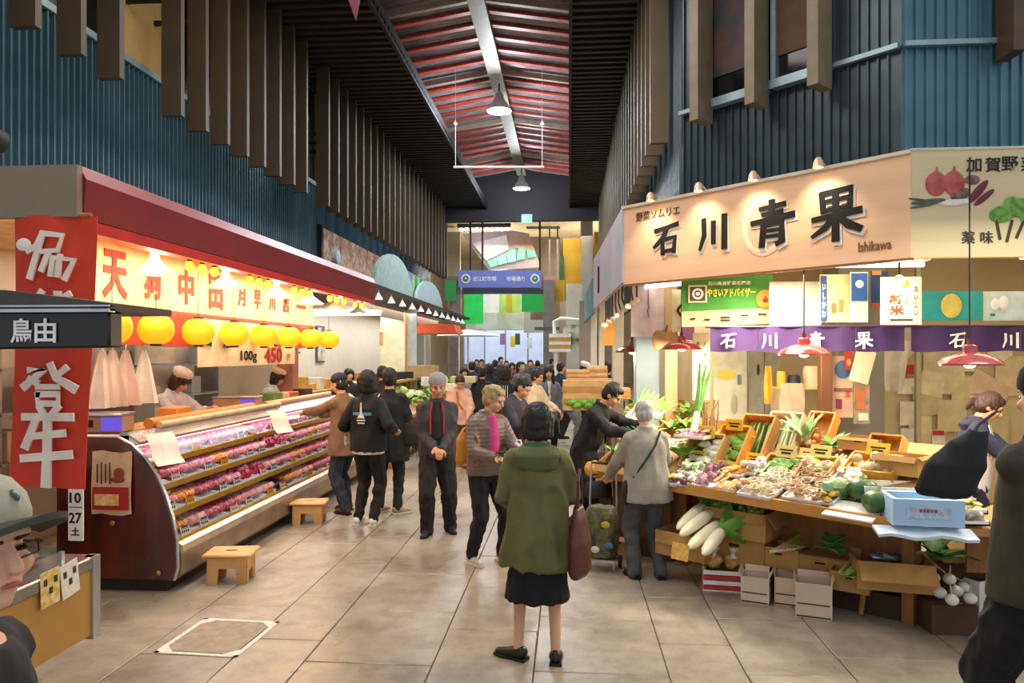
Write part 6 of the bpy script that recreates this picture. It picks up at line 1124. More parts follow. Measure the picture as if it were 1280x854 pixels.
# turnips
for i, (px, py) in enumerate(((1167, 722), (1187, 724), (1165, 736), (1204, 734), (1190, 750), (1213, 748), (1175, 741), (1196, 739))):
    z = .33 if py < 730 else .26; q = P(px, py, z); t = thing('turnip', 'round white turnip in the heap beside the stool', 'turnip', q, 0, 'white turnips beside the stool'); MB().ell((0, 0, 0), (.042, .042, .038), 14, 9).build('root', mat('#e9e6dc', .4, var=.04), t)
    MB().cap((0, 0, .03), (random.uniform(-.05, .05), .08, .07), .008, .006, 5).build('stem', mat('#b9cf90', .5), t)
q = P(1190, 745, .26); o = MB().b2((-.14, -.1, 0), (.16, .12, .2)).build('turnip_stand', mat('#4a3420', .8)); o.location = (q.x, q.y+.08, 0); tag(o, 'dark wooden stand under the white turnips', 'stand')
leafy('turnip_leaves', 'dark green turnip leaves draped behind the turnips', 'vegetables', at(1170, 700, 5.05), 12, .3, .08, '#2c6a22', 60, col2='#4f8f38', z=0)
q = P(1210, 705, .42); carton('brown carton under the table at the right with a printed pack', (q.x+.02, q.y+.15, .42), .34, .26, .14, 0, CARD, (.5, 0, 0, 0)); o = MB().b2((-.06, -.01, 0), (.08, .01, .1)).build('printed_pack', mat('#b8a058', .5)); o.location = (q.x+.02, q.y-.0, .44); tag(o, 'printed pack at the front of the brown carton', 'pack')
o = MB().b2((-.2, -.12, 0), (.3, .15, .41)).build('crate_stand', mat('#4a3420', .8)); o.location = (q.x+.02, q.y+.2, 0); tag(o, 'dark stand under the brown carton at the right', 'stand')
q = P(1214, 775, 0); t = carton('white carton with a hand hole beside the man in olive', (q.x+.08, q.y+.05, 0), .26, .2, .3, R(25), WHITE, (0, .4, .4, 0))
# leeks and boxes left of the table (stall along the aisle)
t = thing('aisle_stall', 'low wooden stall running down the aisle behind the grey coat woman', 'table', (1.25, 8.35, 0), 0)
MB().prism([(-.55, .66), (.6, .955), (.6, .995), (-.55, .71)], -.9, 6.5, 'y').build('tabletop', WOODL, t); MB().b2((-.52, -.85, .25), (-.48, 6.5, .68)).build('skirt_board', tb, t)
for y in (-.85, 1, 3.5, 6.3): MB().b2((-.5, y, 0), (-.42, y+.08, .68)).build('leg', tb, t)
def stall_z(x): return .7+(x-.7)*.256
rs = random.Random(4)
for i in range(22):
    px = rs.uniform(700, 835); X = rs.uniform(.8, 1.75); Y = rs.uniform(7.7, 14); k = i % 4; z = stall_z(X)+.03
    if k == 0: carton(['tilted', 'small', 'shallow', 'tall', 'worn', 'plain'][(i//4) % 6]+' cardboard box on the aisle stall', (X, Y, z), .34, .26, .15, rs.uniform(-.4, .4)-.6, CARD, (.6, 0, .5, 0), tilt=14, group='boxes on the aisle stall')
    elif k == 1: leafy('leafy_greens', 'bunch of green leaves on the aisle stall', 'vegetables', (X, Y, z), 8, .26, .1, rs.choice(['#4f9028', '#6aa83a', '#3f7a2c']), 70, group='greens on the aisle stall', z=.03)
    elif k == 2: crate('wooden crate with goods on the aisle stall', (X, Y, z), .36, .28, .12, tilt=20, rz=-.7)['group'] = 'crates on the aisle stall'
    else: pack('tray of mixed vegetables on the aisle stall', 0, 0, .3, .22, 'flat', rs.choice(['#d8c23a', '#e6e0cc', '#8a5a34', '#6aa03a']), None, 14, z=.7, group='trays on the aisle stall', rz=-.7) if 0 else veg('cabbage', 'pale green cabbage on the aisle stall', 'cabbage', (X, Y, z+.08), (.1, .1, .085), '#8fb04e', .12, 'cabbages on the aisle stall', '#c9d68c')
def leek(a, b, lb, r=.022, g='leeks on the aisle stall'):
    v = b-a; t = thing('leek', lb, 'leek', a, 0, g, rot=v.to_track_quat('Z', 'Y').to_euler()); L_ = v.length; MB().cap((0, 0, 0), (0, 0, L_*.4), r, r*.9, 8).build('stalk', mat('#e8e4c8', .45), t)
    for k in range(3): MB().tube([(0, 0, L_*.38), (.02*(k-1), .01*k, L_*.7), (.05*(k-1), .03*k, L_)], [r*.9, r*.8, r*.3], 6, flat=.5).build('leaf', mat('#4f8a34', .45, h2='#79ac4c', scale=6), t)
for i in range(6): leek(at(775+i*9, 530-i*1.5, 7.8), at(812+i*6, 490+i*3, 8.3), 'long leek with green tops lying across the aisle stall')
leek(at(862, 560, 6.6), at(884, 458, 6.9), 'single tall thick leek standing upright at the left of the crates', .035, None)
for k in range(9): 
    a = at(880+k*2.0, 535, 7.0); o = MB().tube([a-a, Vector((random.uniform(-.03, .03), 0, .14)), Vector((random.uniform(-.06, .06), .02, .3))], [.012, .01, .006], 6).build('burdock_root', mat('#8a7048', .7)); o.location = a+Vector((0, 0, -.03)); tag(o, 'slender brown burdock root behind the turnip crate', 'root', 'burdock roots behind the turnip crate')
# cartons below the aisle stall and the trolley
for i, (px, py, w, lb, c) in enumerate(((762, 622, .42, 'printed cardboard box on the low shelf beside the trolley', 0), (764, 700, .3, 'cardboard box standing on the floor behind the trolley', 0), (828, 640, .4, 'brown crate of yellow fruit under the table corner', 0), (745, 640, .3, 'cardboard box under the printed one', 0))):
    z = (.42, 0, .3, .2)[i]; q = P(px, py, z); carton(lb, (q.x+.1, q.y+.2, z), w, .3, .2, -.25, CARD, (.5, 0, 0, 0))
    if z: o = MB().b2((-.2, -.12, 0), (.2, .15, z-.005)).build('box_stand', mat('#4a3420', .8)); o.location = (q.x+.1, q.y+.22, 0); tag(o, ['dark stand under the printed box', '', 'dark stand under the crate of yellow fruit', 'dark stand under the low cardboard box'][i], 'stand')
q = P(750, 600, .66); m = MB(); t = thing('yellow_bag', 'bright yellow bag on the stall in front of the man in black', 'bag', (q.x, q.y, .68)); [m.ell((random.uniform(-.1, .1), random.uniform(-.06, .06), .08), (.09, .08, .08), 10, 7, nz=.2) for _ in range(5)]; remesh(m, 'bag_body', mat('#e0a21c', .5), t, .012, 2, fold=.008, ffreq=14)
t = thing('black_purse', 'black handbag below the yellow bag', 'handbag', P(748, 622, .52)); m = MB(); bagshape(m, .26, .12, .16, .8); m.build('bag_body', K, t); MB().tube([(-.08, 0, .15), (-.05, 0, .22), (.05, 0, .22), (.08, 0, .15)], .008).build('handle', K, t)
q = P(752, 712, 0); t = thing('shopping_trolley', 'small wheeled shopping trolley with a dark patterned bag beside the grey coat woman', 'trolley', (q.x, q.y, 0), -.2)
m = MB(); m.loft([((0, 0, .12), .13, .09), ((0, 0, .3), .15, .11), ((0, .0, .5), .14, .1), ((0, 0, .56), .1, .07)], 16); remesh(m, 'bag_body', mat('#2a2c26', .6, h2='#6f6a3a', scale=14), t, .012, 1, fold=.01, ffreq=12)
for s in (-1, 1): MB().tube([(s*.12, .1, .06), (s*.12, .1, .6), (s*.11, .12, .92)], .009, 6).build('frame_tube', STEEL, t); MB().lathe([(.03, -.015), (.055, -.012), (.055, .012), (.03, .015)], 16, M=Matrix.Translation((s*.15, .1, .056)) @ Matrix.Rotation(pi/2, 4, 'Y')).build('wheel', K, t)
MB().tube([(-.11, .12, .92), (.11, .12, .92)], .011, 6).build('handle', K, t); MB().tube([(-.12, -.08, .1), (-.12, -.08, .02)], .008, 6).tube([(.12, -.08, .1), (.12, -.08, .02)], .008, 6).build('front_foot', STEEL, t); MB().b2((-.13, -.1, .09), (.13, .12, .11)).build('platform', STEEL, t)
for c, x, z in (('#c9a52c', .05, .42), ('#3f6a9a', .08, .24), ('#d8d2c4', -.04, .2)): MB().ell((x, -.107, z), (.04, .008, .03), 10, 6).build('pattern_patch', mat(c, .6), t)
t = crate('small upright crate leaning at the right end of the back row', onT(1112, 566)+Vector((0, 0, .0)), .24, .2, .12, tilt=60)
t = carton('brown cardboard box closing the right end of the sloping table', onT(1128, 592), .3, .24, .14, tang, CARD, (.5, .5, .3, .3)); t = carton('low brown cardboard tray behind the mushroom crate', onT(1080, 562), .34, .22, .1, tang, CARD, (.3, 0, 0, 0))
for i, (px, py, z, c, lb) in enumerate(((782, 575, .9, 0, 'tilted cardboard box of leeks beside the grey-haired woman'), (806, 548, 1.02, 0, 'cardboard box tilted behind the grey-haired woman'), (846, 540, 1.08, 0, 'cardboard box of small greens left of the tall leek'), (862, 520, 1.15, 0, 'upper cardboard box behind the tall leek'))):
    q = P(px, py, z); carton(lb, (q.x, q.y, z-.12), .42, .3, .15, -.7, CARD, (.5, .2, .2, .5), tilt=24)
    for k in range(5): leafy('leafy_greens', 'greens in the %s' % lb.replace('cardboard ', ''), 'vegetables', (q.x+random.uniform(-.12, .12), q.y+random.uniform(-.1, .1), z+.02), 6, .2, .06, ['#4f9028', '#7fae3a', '#3f7a2c'][(i+k) % 3], 75, group='greens in tilted box %s' % 'abcd'[i], col2='#a9cf5c')
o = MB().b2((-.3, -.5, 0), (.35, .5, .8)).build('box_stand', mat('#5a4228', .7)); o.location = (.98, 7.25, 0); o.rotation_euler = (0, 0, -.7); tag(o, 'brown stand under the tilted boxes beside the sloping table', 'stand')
for k in range(4): leek(at(760+k*8, 590-k*2, 7.4), at(800+k*9, 535+k*2, 7.6), 'leek lying in the boxes beside the grey-haired woman', .02, 'leeks beside the grey-haired woman')
pack('purple and pink shallots on the aisle stall', 0, 0, .01, .01, 'ball', '#5a2a44', z=.7) if 0 else None
for i, (px, py, z, c, c2, lb) in enumerate(((868, 548, 1.14, '#5a2a4a', '#c9a0b0', 'purple shallots in a tray above the lettuce'), (840, 560, 1.02, '#e6e0cc', '#cfd8a0', 'white stems in a tray above the lettuce'), (815, 575, .93, '#c98a4a', '#e0b880', 'tan roots in a tray beside the grey-haired woman'))): pack(lb, px, py, .3, .22, 'stick', c, c2, 8, z=z, rz=-.7)
# ================================================================ LEFT MIDDLE SHOPS
struct('wall_side_shop', MB().b2((-5.5, 11.6, 0), (-5.42, 28, 3.0)), mat('#dedbd0', .7, var=.03))
t = thing('wall_mural', 'brown and pink mosaic mural panel on the dark wall above the second shop', 'mural', (-5.4, 15.3, 3.3)); MB().b2((0, 0, 0), (.05, 6.0, 1.35)).build('mosaic_panel', mat('#7a5c44', .6, h2='#c49a80', scale=9), t); MB().b2((0, 6.0, 0), (.05, 12.4, 1.35)).build('purple_panel', mat('#9a8fc0', .6, h2='#d6d0ee', scale=1.5), t); MB().b2((-.02, -.12, -.05), (.08, 0, 1.4)).build('dark_frame', K, t); MB().lathe([(.18, 0), (.16, .1), (0.02, .12)], 16, M=Matrix.Translation((.05, .8, .8)) @ Matrix.Rotation(pi/2, 4, 'Y')).build('wall_lamp', mat('#a9b8bb', .3), t)
t = thing('side_canopy', 'dark canopy with a row of spot lights over the second shop', 'canopy', (-4.0, 11.7, 0)); MB().b2((-1.4, 0, 3.18), (.25, 15.5, 3.26)).build('deck', mat('#2a2622', .6), t); MB().b2((-.08, 0, 2.7), (-.02, 15.5, 2.98)).build('fascia', mat('#8c7560', .6), t); MB().b2((-.3, -.02, 2.75), (0, 0.04, 3.25)).build('end_cap', mat('#4a4642', .6), t)
for k in range(14):
    t2 = thing('track_spot', 'small white spot lamp along the dark canopy', 'lamp', (-3.86, 12.3+k*1.05, 3.06), 0, 'track spots on the dark canopy')
    if k == 0: ms = (MB().lathe([(.09, -.06), (.04, .03), (.02, .08)], 10).mesh('shade', mat('#e9ebe8', .4, emit=.6)), MB().tube([(0, 0, .08), (0, 0, .2)], .015, 5).mesh('stem', WHITE))
    for nm, me in zip(('shade', 'stem'), ms): o = bpy.data.objects.new(nm, me); o.parent = t2; COL.objects.link(o)
for i, (y, c, lb) in enumerate(((13.2, '#a9c0bd', 'large pale teal arch panel standing on the dark canopy'), (21.0, '#b5c6cc', 'second pale grey arch panel further along the canopy'))):
    t = thing('arch_panel', lb, 'sign', (-4.1, y+3.5*(i == 0), 3.26)); w = 3.8 if i == 0 else 4.0; MB().prism([(w/2*cos(R(a)), (.95 if i == 0 else .75)*sin(R(a))) for a in range(0, 181, 12)], -.04, .04, 'x').build('arch', mat(c, .4), t)
for k in range(7):
    o = MB().sheet(3, 4, lambda u, v: (0, u*.3, v*.75), .01).build('green_leaf_banner', mat('#2f8a3c' if k % 2 else '#8ac07a', .6)); o.location = (-4.2, 19.1+k*.33, 3.27); tag(o, 'upright green leaf-shaped strip on the dark canopy', 'banner', 'green strips on the dark canopy')
def boxthing(name, lb, cat, px, py, tt, w, d, h, c, part='body', rz=0, g=None, z=None, c2=None, emit=0):
    q = at(px, py, tt); t = thing(name, lb, cat, (q.x, q.y, q.z if z is None else z), rz, g); MB().b2((-w/2, -d/2, 0), (w/2, d/2, h)).build(part, mat(c, .6, h2=c2, scale=6, emit=emit), t); return t
boxthing('cream_wall_unit', 'tall cream partition beside the second shop opening', 'partition', 492, 442, 17.7, .6, .2, 2.95, '#e3d9b8', z=0); boxthing('wood_post', 'light wooden post beside the cream partition', 'post', 507, 442, 17.7, .07, .1, 2.95, '#c98f4a', z=0); boxthing('grey_door', 'pale grey door panel beside the wooden post', 'door', 515, 442, 18, .24, .08, 2.7, '#aeb8b8', z=.3)
q = at(473, 420, 13.8); poster('small_painting', 474, 479, 415, 432, q.y, '#c4a46a', 'small brown picture on the second shop wall'); 
for i, y in enumerate((11.9, 12.8)):
    t = thing('fluorescent_fixture', ['long white fluorescent light behind the last lanterns', 'long white fluorescent light further in by the second shop'][i], 'lamp', (-4.1, y, 2.62)); MB().b2((-.75, -.05, .03), (.75, .05, .08)).build('housing', WHITE, t); MB().tube([(-.7, 0, 0), (.7, 0, 0)], .03).build('tube', mat('#ffffff', .3, emit=6), t); MB().tube([(0, 0, .08), (0, 0, .5)], .01, 5).build('hanger', K, t)
q = at(548, 412, 19.5); t = thing('orange_awning', 'orange red awning over the far vegetable stall', 'awning', (q.x, q.y, q.z)); MB().prism([(-.5, -.12), (.6, -.12), (.5, .12), (-.42, .14)], -.6, .6, 'y').build('canvas', mat('#d0552c', .7), t); MB().b2((-.45, .3, -q.z), (-.41, .34, 0)).b2((.5, .3, -q.z), (.54, .34, 0)).build('support', STEEL, t)
q = at(585, 418, 22); t = thing('white_parasol', 'flat white parasol beyond the orange awning', 'parasol', (q.x, q.y, q.z)); MB().lathe([(1.0, -.05), (.9, 0), (.05, .15)], 12).build('canvas', WHITE, t); MB().tube([(0, 0, -q.z), (0, 0, .1)], .03, 6).build('pole', STEEL, t)
# left vegetable stall
t = thing('rear_shelf', 'high rear shelf behind the long green stall', 'shelf', (-4.2, 14, 0)); MB().b2((-.5, 0, 1.25), (.45, 6, 1.3)).build('board', WOODL, t)
for y in (.1, 3, 5.9): MB().b2((.37, y-.04, 0), (.44, y+.04, 1.25)).build('leg', tb, t)
t = thing('green_stall', 'long stall heaped with green vegetables beyond the meat case', 'table', (-3.4, 11.6, 0)); MB().prism([(-.75, 1.02), (.55, .78), (.55, .72), (-.75, .96)], 0, 7.5, 'y').build('tabletop', WOODL, t); MB().b2((.5, 0, .3), (.54, 7.5, .74)).build('skirt_board', mat('#6a5236', .7), t)
for y in (0.1, 2.5, 5, 7.4): MB().b2((.44, y-.04, 0), (.52, y+.04, .74)).build('leg', tb, t); MB().b2((-.7, y-.04, 0), (-.62, y+.04, .97)).build('leg', tb, t)
for i in range(52):
    X = rs.uniform(-.62, .48); Y = rs.uniform(.1, 7.3); z = .9-X*.185+.02; k = i % 5; loc = (-3.4+X, 11.6+Y, z)
    if k in (0, 3): veg('cabbage', 'round pale green cabbage in the heap beyond the meat case', 'cabbage', (loc[0], loc[1], z+.08), (.12, .12, .095), rs.choice(['#9cbc62', '#b5cc80', '#7fa850']), .15, 'cabbages on the long green stall', '#d9e2ac')
    elif k in (1, 4): leafy('leafy_greens', 'bunch of leafy greens in the heap beyond the meat case', 'vegetables', loc, 7, .24, .12, rs.choice(['#3f7f2a', '#5f9f3a', '#2d5f2a']), 75, group='leafy greens on the long green stall', z=.03)
    else: veg('white_radish_bunch', 'pale root vegetable in the heap beyond the meat case', 'vegetables', (loc[0], loc[1], z+.05), (.15, .07, .055), rs.choice(['#e6e2d2', '#d8a0a0', '#c9b27a']), .2, 'pale roots on the long green stall')
for i in range(5): boxthing('black_crate', 'black plastic crate behind the green heap', 'crate', 468+i*9, 470, 15.4+i*.5, .42, .3, .16, '#1c1f1e', g='black crates behind the green heap', rz=.5, z=1.3)
for i, (px, tt) in ((2, (560, 17.5)), (3, (574, 19.5))): leafy('potted_greens', ['dark dried bundle behind the brown coat', 'second dried bundle behind the brown coat', 'bright green shrub on the far stall', 'darker green shrub on the far stall'][i]+' by the aisle', 'plant', Vector((*at(px, 455, tt).xy, .95)), 18, .62, .2, ['#6a5a34', '#8a7a4a', '#5fae3a', '#2f6f2c'][i], 60, z=.0, col2=['#8a7a4a', '#6a5a34', '#8fd05a', '#4f8f3c'][i], stem=.05)
boxthing('tan_box', 'large tan box leaning behind the green heap', 'box', 524, 465, 18, .9, .4, .3, '#b99664', rz=.6, z=1.3); boxthing('foam_box', 'white foam box behind the beanie man', 'box', 543, 482, 15, .5, .3, .18, '#dfe2de', rz=.4)
boxthing('pale_produce_crate', 'shallow crate of yellow produce behind the pink top', 'crate', 580, 478, 14.5, .5, .35, .12, '#c9b45a', c2='#e0d9a8'); boxthing('pale_produce_crate', 'crate of pale sprouts on the stall near the beanie man', 'crate', 560, 488, 13.2, .5, .3, .12, '#cfd0b0', c2='#e9e6d0')
# right side crates further down
for i, (px, py, tt, w, h, c, lb) in enumerate(((735, 512, 12.2, .85, .5, '#cfae74', 'wide wooden crate stack end beyond the man in black'), (738, 488, 12.4, .8, .2, '#c79a58', 'wooden crate on top of the crate stack'), (722, 475, 12.8, .4, .18, '#d8b47c', 'small upper wooden crate beside the shopper'), (746, 477, 12.9, .35, .28, '#dcc08e', 'tall pale crate on the stack'), (700, 440, 20, .6, .5, '#e6e3dc', 'white box beyond the teal person'), (770, 498, 11, .4, .16, '#d09a4a', 'orange crate near the pale blue pillar'))):
    t = boxthing('stacked_crate', lb, 'crate', px, py, tt, w, .4, h, c, z=None)
    for k in range(2): MB().b2((-w/2-.01, -.21, h*(.2+.4*k)), (w/2+.01, -.2, h*(.4+.4*k))).build('slat', mat('#b98a4c', .6), t)
for i in range(5): veg('green_pepper', 'bright green vegetable below the crate stack', 'vegetables', at(714+i*7, 503+(i % 2)*4, 12.0), (.09, .07, .06), '#4f9a2c', .1, 'green vegetables below the crate stack', '#86c04a')
# slim pillars, frames on the right of the aisle
for i, (px, tt, w, c) in enumerate(((742, 15, .12, '#d8d5cc'), (752, 13, .1, '#c9c3b4'), (718, 22, .5, '#b8b09c'), (731, 19, .3, '#8a7a66'), (693, 30, .35, '#c9c2b2'), (772, 11.5, .18, '#a8a294'))):
    pillar(px, tt, w, 3.3 if i != 2 else 4, c, ['thin white post by the right stalls', 'second thin grey post by the right stalls', 'wide beige pillar right of the far sign', 'brown pillar behind the white post', 'far beige pillar under the blue sign end', 'grey post left of the pale blue pillar'][i])
t = thing('metal_arch', 'white arched metal stand over the right stalls', 'arch', at(697, 442, 20)); MB().tube([(0, 0, -1.9), (-.1, 0, .9), (.1, 0, .98), (1.0, 0, .9), (1.05, 0, -.6)], .05).build('tube_frame', WHITE, t); MB().b2((.15, -.02, .1), (.95, .02, .8)).build('picture_panel', mat('#4f5a3a', .5, h2='#c9c9a8', scale=4), t)
o = boxthing('orange_sheet', 'orange vertical sheet hanging at the left of the pale blue pillar', 'banner', 761, 432, 11, .17, .02, .42, '#e0983a', part='cloth'); boxthing('round_sign', 'dark round-edged hanging board above the far stalls', 'sign', 684, 413, 26, .9, .1, .12, '#5a5a48', part='board')
for i in range(9):
    q = at(756+i*5, 404-i*4, 10.8-i*.3); t = thing('hanging_fixture', 'small metal fixture under the side signboards', 'fitting', q, i*.5, 'fixtures under the side signboards'); MB().tube([(0, 0, 0), (.03, .02, .12), (.0, 0, 3.38-q.z)], .012, 5).build('bracket', mat('#5a4030', .6), t); MB().ell((0, 0, -.03), (.05, .03, .035)).build('lamp_head', mat('#e9d2ae', .5, emit=.8 if i % 3 == 0 else 0), t)
# ================================================================ FAR HALL beyond the roof end
struct('wall_far', MB().b2((-8, 46, 0), (9, 46.2, 9)).b2((-8, 28, 0), (-7.8, 46, 9)).b2((4, 28, 0), (4.2, 46, 9)), mat('#a89a7c', .7, h2='#b8ab90', scale=1))
m = MB(); vs = []; n = 60
for i in range(n+1): y = 28+18*i/n; vs += [(-8, y, 7.9+.12*(i % 2)), (4, y, 7.9+.12*(i % 2))]
m.add(vs, [(2*i, 2*i+1, 2*i+3, 2*i+2) for i in range(n)]); struct('ceiling_far', m, mat('#b8a47c', .6))
def panel(name, lb, cat, px0, px1, py0, py1, tt, c, th=.1, part='panel', c2=None, emit=0, ecol=None, g=None):
    a = at(px0, py1, tt); b = at(px1, py0, tt); t = thing(name, lb, cat, a, YAW, g); w = (px1-px0)*tt/F; h = b.z-a.z; MB().b2((0, 0, 0), (w, th, h)).build(part, mat(c, .55, h2=c2, scale=1.5, emit=emit, ecol=ecol), t); return t, w, h
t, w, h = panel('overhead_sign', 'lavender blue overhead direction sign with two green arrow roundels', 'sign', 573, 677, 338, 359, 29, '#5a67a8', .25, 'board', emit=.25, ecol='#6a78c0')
for x, rot in ((.3, 1), (w-.27, 0)): MB().lathe([(.19, 0), (.19, .02)], 20, M=Matrix.Translation((x, -.02, h/2)) @ Matrix.Rotation(pi/2, 4, 'X')).build('roundel', WHITE, t); MB().lathe([(.12, 0), (.12, .02)], 20, M=Matrix.Translation((x, -.05, h/2)) @ Matrix.Rotation(pi/2, 4, 'X')).build('green_disc', mat('#3f7f4f', .5), t); MB().prism([(x-.06, h/2-.02), (x, h/2+.07), (x+.06, h/2-.02)], -.09, -.075, 'y').build('arrow', WHITE, t)
text_obj('近江町市場', WHITE, t, (1.05, -.01, h/2), .2, .95, off=.02); text_obj('市場通り', WHITE, t, (2.3, -.01, h/2), .2, .75, off=.02)
for px in (588, 603, 675): MB().tube([(0, 0, 0), (0, 0, 7.95-(at(px, 340, 29).z))], .04, 6).build('hanger', K, t, loc=((px-573)*29/F, .1, h))
t, w, h = panel('lower_sign_beam', 'grey beam with small white panel under the blue sign', 'beam', 578, 684, 360, 367, 30, '#6f7480', .3); 
for px0, px1, lb in ((563, 577, 'grey left pillar under the blue sign'), (681, 691, 'beige right pillar under the blue sign')):
    q = at((px0+px1)/2, 442, 29.6); t = thing('gate_pillar', lb, 'pillar', (q.x, q.y, 0)); MB().b2((-.22, -.22, 0), (.22, .22, 4.9)).build('shaft', mat('#857a6e', .6), t)
panel('sloped_fascia', 'pinkish peach fascia at the right end of the blue sign', 'fascia', 677, 694, 345, 362, 29.5, '#d89a84', .3)
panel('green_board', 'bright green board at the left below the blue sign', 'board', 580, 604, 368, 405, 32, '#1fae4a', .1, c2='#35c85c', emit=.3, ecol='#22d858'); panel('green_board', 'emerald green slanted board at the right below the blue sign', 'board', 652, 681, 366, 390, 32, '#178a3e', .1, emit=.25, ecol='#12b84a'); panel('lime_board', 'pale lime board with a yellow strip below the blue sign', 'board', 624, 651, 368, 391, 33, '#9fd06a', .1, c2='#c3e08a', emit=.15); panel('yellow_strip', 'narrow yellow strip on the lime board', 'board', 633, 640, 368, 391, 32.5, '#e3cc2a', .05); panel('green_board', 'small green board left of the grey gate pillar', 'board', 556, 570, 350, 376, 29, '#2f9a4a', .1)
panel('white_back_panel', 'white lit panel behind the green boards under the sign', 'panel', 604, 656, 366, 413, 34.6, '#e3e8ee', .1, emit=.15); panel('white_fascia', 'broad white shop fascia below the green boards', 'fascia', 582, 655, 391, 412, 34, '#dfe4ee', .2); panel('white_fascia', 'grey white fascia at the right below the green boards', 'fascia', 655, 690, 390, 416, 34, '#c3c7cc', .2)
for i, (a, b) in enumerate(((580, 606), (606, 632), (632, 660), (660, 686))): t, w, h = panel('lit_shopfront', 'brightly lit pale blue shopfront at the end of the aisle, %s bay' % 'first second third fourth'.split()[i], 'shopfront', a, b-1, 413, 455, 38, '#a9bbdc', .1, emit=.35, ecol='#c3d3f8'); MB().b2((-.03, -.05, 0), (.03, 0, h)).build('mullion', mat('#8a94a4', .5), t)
for i, (px, py, c, lb) in enumerate(((641, 428, '#c9c13a', 'yellow green poster in the lit shopfront'), (628, 425, '#8a6a9a', 'purple poster in the lit shopfront'), (647, 425, '#3a4a3a', 'dark poster in the lit shopfront'), (662, 430, '#b9dce0', 'pale cyan poster in the lit shopfront'))): panel('shop_poster', lb, 'poster', px-3, px+3, py-8, py+6, 37, c, .02)
# white angular skylight shape
t = thing('angular_skylight', 'white and pink angular window box with green panes above the blue sign', 'window box', at(627, 335, 33), YAW)
def pt(px, py, y=0): return ((px-627)*33/F, (335-py)*33/F)
MB().prism([pt(578, 292), pt(640, 288), pt(661, 292), pt(676, 334), pt(612, 338), pt(598, 320)], 0, .5, 'y').build('frame', mat('#c9b0b8', .5, h2='#e6d4da', scale=1), t)
MB().prism([pt(591, 305), pt(633, 294), pt(636, 312), pt(608, 326)], -.12, -.02, 'y').build('white_face', mat('#efe3e4', .5, emit=.15), t); MB().prism([pt(636, 296), pt(664, 302), pt(668, 313), pt(642, 310)], -.12, -.02, 'y').build('pink_face', mat('#e6b8b0', .5), t)
for q in (((609, 327), (620, 323), (622, 332), (613, 335)), ((621, 323), (632, 318), (634, 329), (623, 332)), ((633, 317), (644, 311), (645, 327), (635, 329)), ((648, 311), (657, 312), (656, 324), (646, 326)), ((658, 312), (668, 314), (670, 321), (660, 323))): MB().prism([pt(*a) for a in q], -.16, -.06, 'y').build('pane', mat('#7fd6b0', .2, emit=.3), t)
for i in range(10): o = MB().ell((0, 0, 0), (.1, .1, .07)).build('ceiling_spot', mat('#ffffff', .3, emit=4)); o.location = at(577+i*6.3, 287-(i % 2)*.4, 32); tag(o, 'small white spot light in the row above the angular window', 'lamp', 'row of spots above the angular window')
o = MB().b2((-1.2, -.1, 0), (1.2, .1, .15)).build('spot_beam', K); o.location = at(605, 284, 32.2); tag(o, 'dark beam carrying the row of small spots', 'beam')
t, w, h = panel('exit_sign', 'small green lit exit sign below the dark gable', 'sign', 652, 665, 268, 278, 27.4, '#3fae86', .06, 'lit_face', emit=1.2, ecol='#6fe0b8'); MB().tube([(w/2, .03, h), (w/2, .03, 7.1-at(650, 268, 27.4).z+h)], .02, 5).build('hanger', K, t)
panel('yellow_banner', 'tall mustard yellow banner right of the angular window', 'banner', 704, 727, 298, 372, 31, '#c79a14', .05, 'cloth', c2='#d8ab20'); panel('yellow_banner', 'short mustard yellow banner beside the peach fascia', 'banner', 693, 706, 350, 377, 30.5, '#c49a1c', .05, 'cloth'); panel('green_edge_banner', 'narrow dark green banner left of the yellow one', 'banner', 699, 705, 320, 372, 30.8, '#3f6a3a', .05, 'cloth'); panel('yellow_banner', 'narrow orange-yellow banner at the far right of the hall', 'banner', 743, 750, 290, 330, 31, '#c98f1c', .05, 'cloth')
for px0, px1, py0, py1, c, lb in ((727, 741, 275, 400, '#a39c90', 'grey concrete column with fittings behind the yellow banner'), (663, 700, 296, 400, '#8a7c68', 'brown grey wall section behind the yellow banners'), (690, 727, 376, 442, '#9a9082', 'grey wall block below the yellow banner'), (545, 575, 290, 345, '#9a8c72', 'beige wall section left of the angular window')):
    t, w, h = panel('hall_column', lb, 'wall block', px0, px1, py0, py1, 34 if px0 != 727 else 30.6, c, .5)
m = 0
for px in (686, 696): t, w, h = panel('pipe_frame', 'thin grey steel frame upright near the yellow banner, %s' % ('inner' if px == 686 else 'outer'), 'frame', px, px+2, 282, 380, 31.5, '#9a9a94', .06, 'post')
panel('pipe_frame', 'thin grey steel crossbar near the yellow banner', 'frame', 658, 700, 283, 286, 31.4, '#9a9a94', .06, 'post')
area('far_warm', (-1.5, 31, 6.9), 5, 120, (1, .9, .7), sy=3)
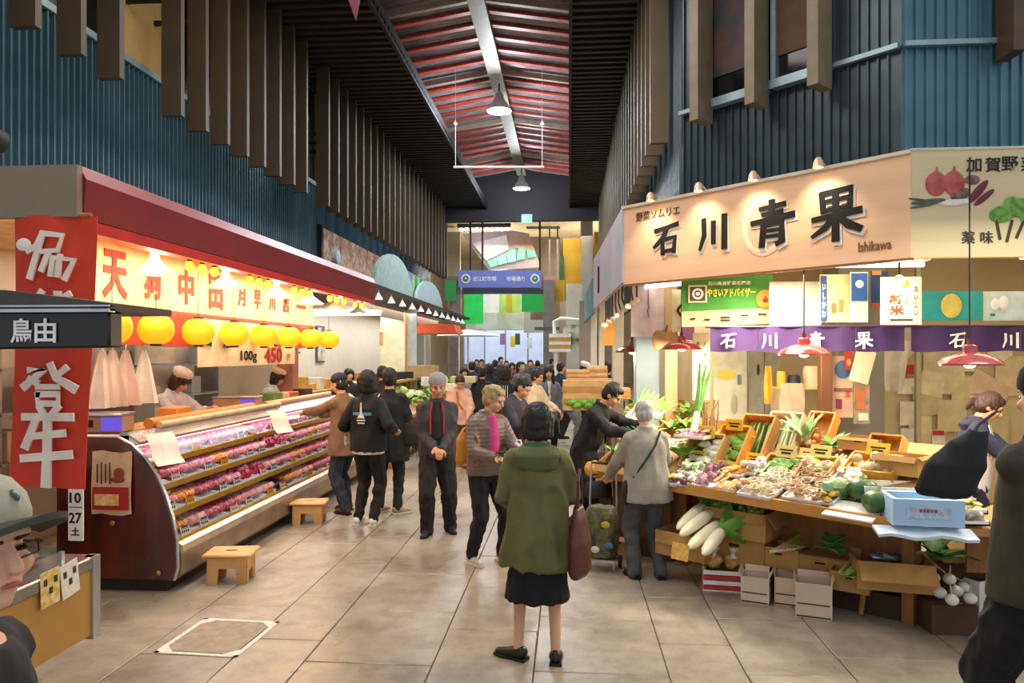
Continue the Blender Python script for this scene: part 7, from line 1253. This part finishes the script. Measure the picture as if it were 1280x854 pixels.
for i, (y, z, w, h, c, lb) in enumerate(((13.0, 1.75, .5, .9, '#7f9aa8', 'grey-blue framed print on the second shop wall'), (13.9, 1.9, .4, .7, '#a9bcc2', 'pale blue framed print further along the second shop wall'), (15.3, 1.7, .5, .8, '#b99a6c', 'tan slatted frame on the second shop wall'))):
    t = thing('framed_print', lb, 'picture', (-5.4, y, z), R(90)); MB().box((0, -.01, h/2), (w, .02, h)).build('frame', mat('#5a5f60', .5), t); MB().box((-w*.22, -.03, h/2), (w*.4, .012, h*.9)).box((w*.24, -.03, h*.3), (w*.38, .012, h*.5)).build('print_panel', mat(c, .6, h2='#d9e0e0', scale=6), t, kind='stuff')
t = thing('wall_counter', 'brown wooden counter with stacked goods against the second shop wall', 'counter', (-5.0, 12.6, 0)); MB().b2((-.35, 0, 1.15), (.35, 4, 1.2)).build('worktop', WOODL, t); MB().b2((-.3, .05, 0), (.3, 3.95, 1.15)).build('body', mat('#7a5a3a', .6), t)
for i in range(9):
    c = rs.choice(['#b07a3a', '#d9d2c4', '#6a7a80', '#c9953f']); h = rs.uniform(.12, .3); o = MB().box((0, 0, h/2), (.3, .28, h)).build('stacked_package', mat(c, .6), bev=.01); o.location = (-4.95, 12.85+i*.42, 1.2); tag(o, 'package on the counter of the second shop', 'package', 'packages on the second shop counter')
# ---------------------------------------------------------------- tell look-alikes apart by their place in the row
OW = 'first second third fourth fifth sixth seventh eighth ninth tenth eleventh twelfth thirteenth fourteenth fifteenth sixteenth seventeenth eighteenth nineteenth twentieth twenty-first twenty-second twenty-third twenty-fourth twenty-fifth twenty-sixth'.split()
bpy.context.view_layer.update(); GG = {}
for o in COL.objects:
    if o.parent is None and o.get('group') and o.get('label'): GG.setdefault((o['group'], o['label']), []).append(o)
for k, os_ in GG.items():
    if 1 < len(os_) <= 26:
        def pxx(o):
            v = o.matrix_world.translation; return (CA*v.x+SA*v.y)/max(.1, CA*v.y-SA*v.x)
        for i, o in enumerate(sorted(os_, key=pxx)):
            o['label'] = o['label']+', '+OW[i]+' from left'
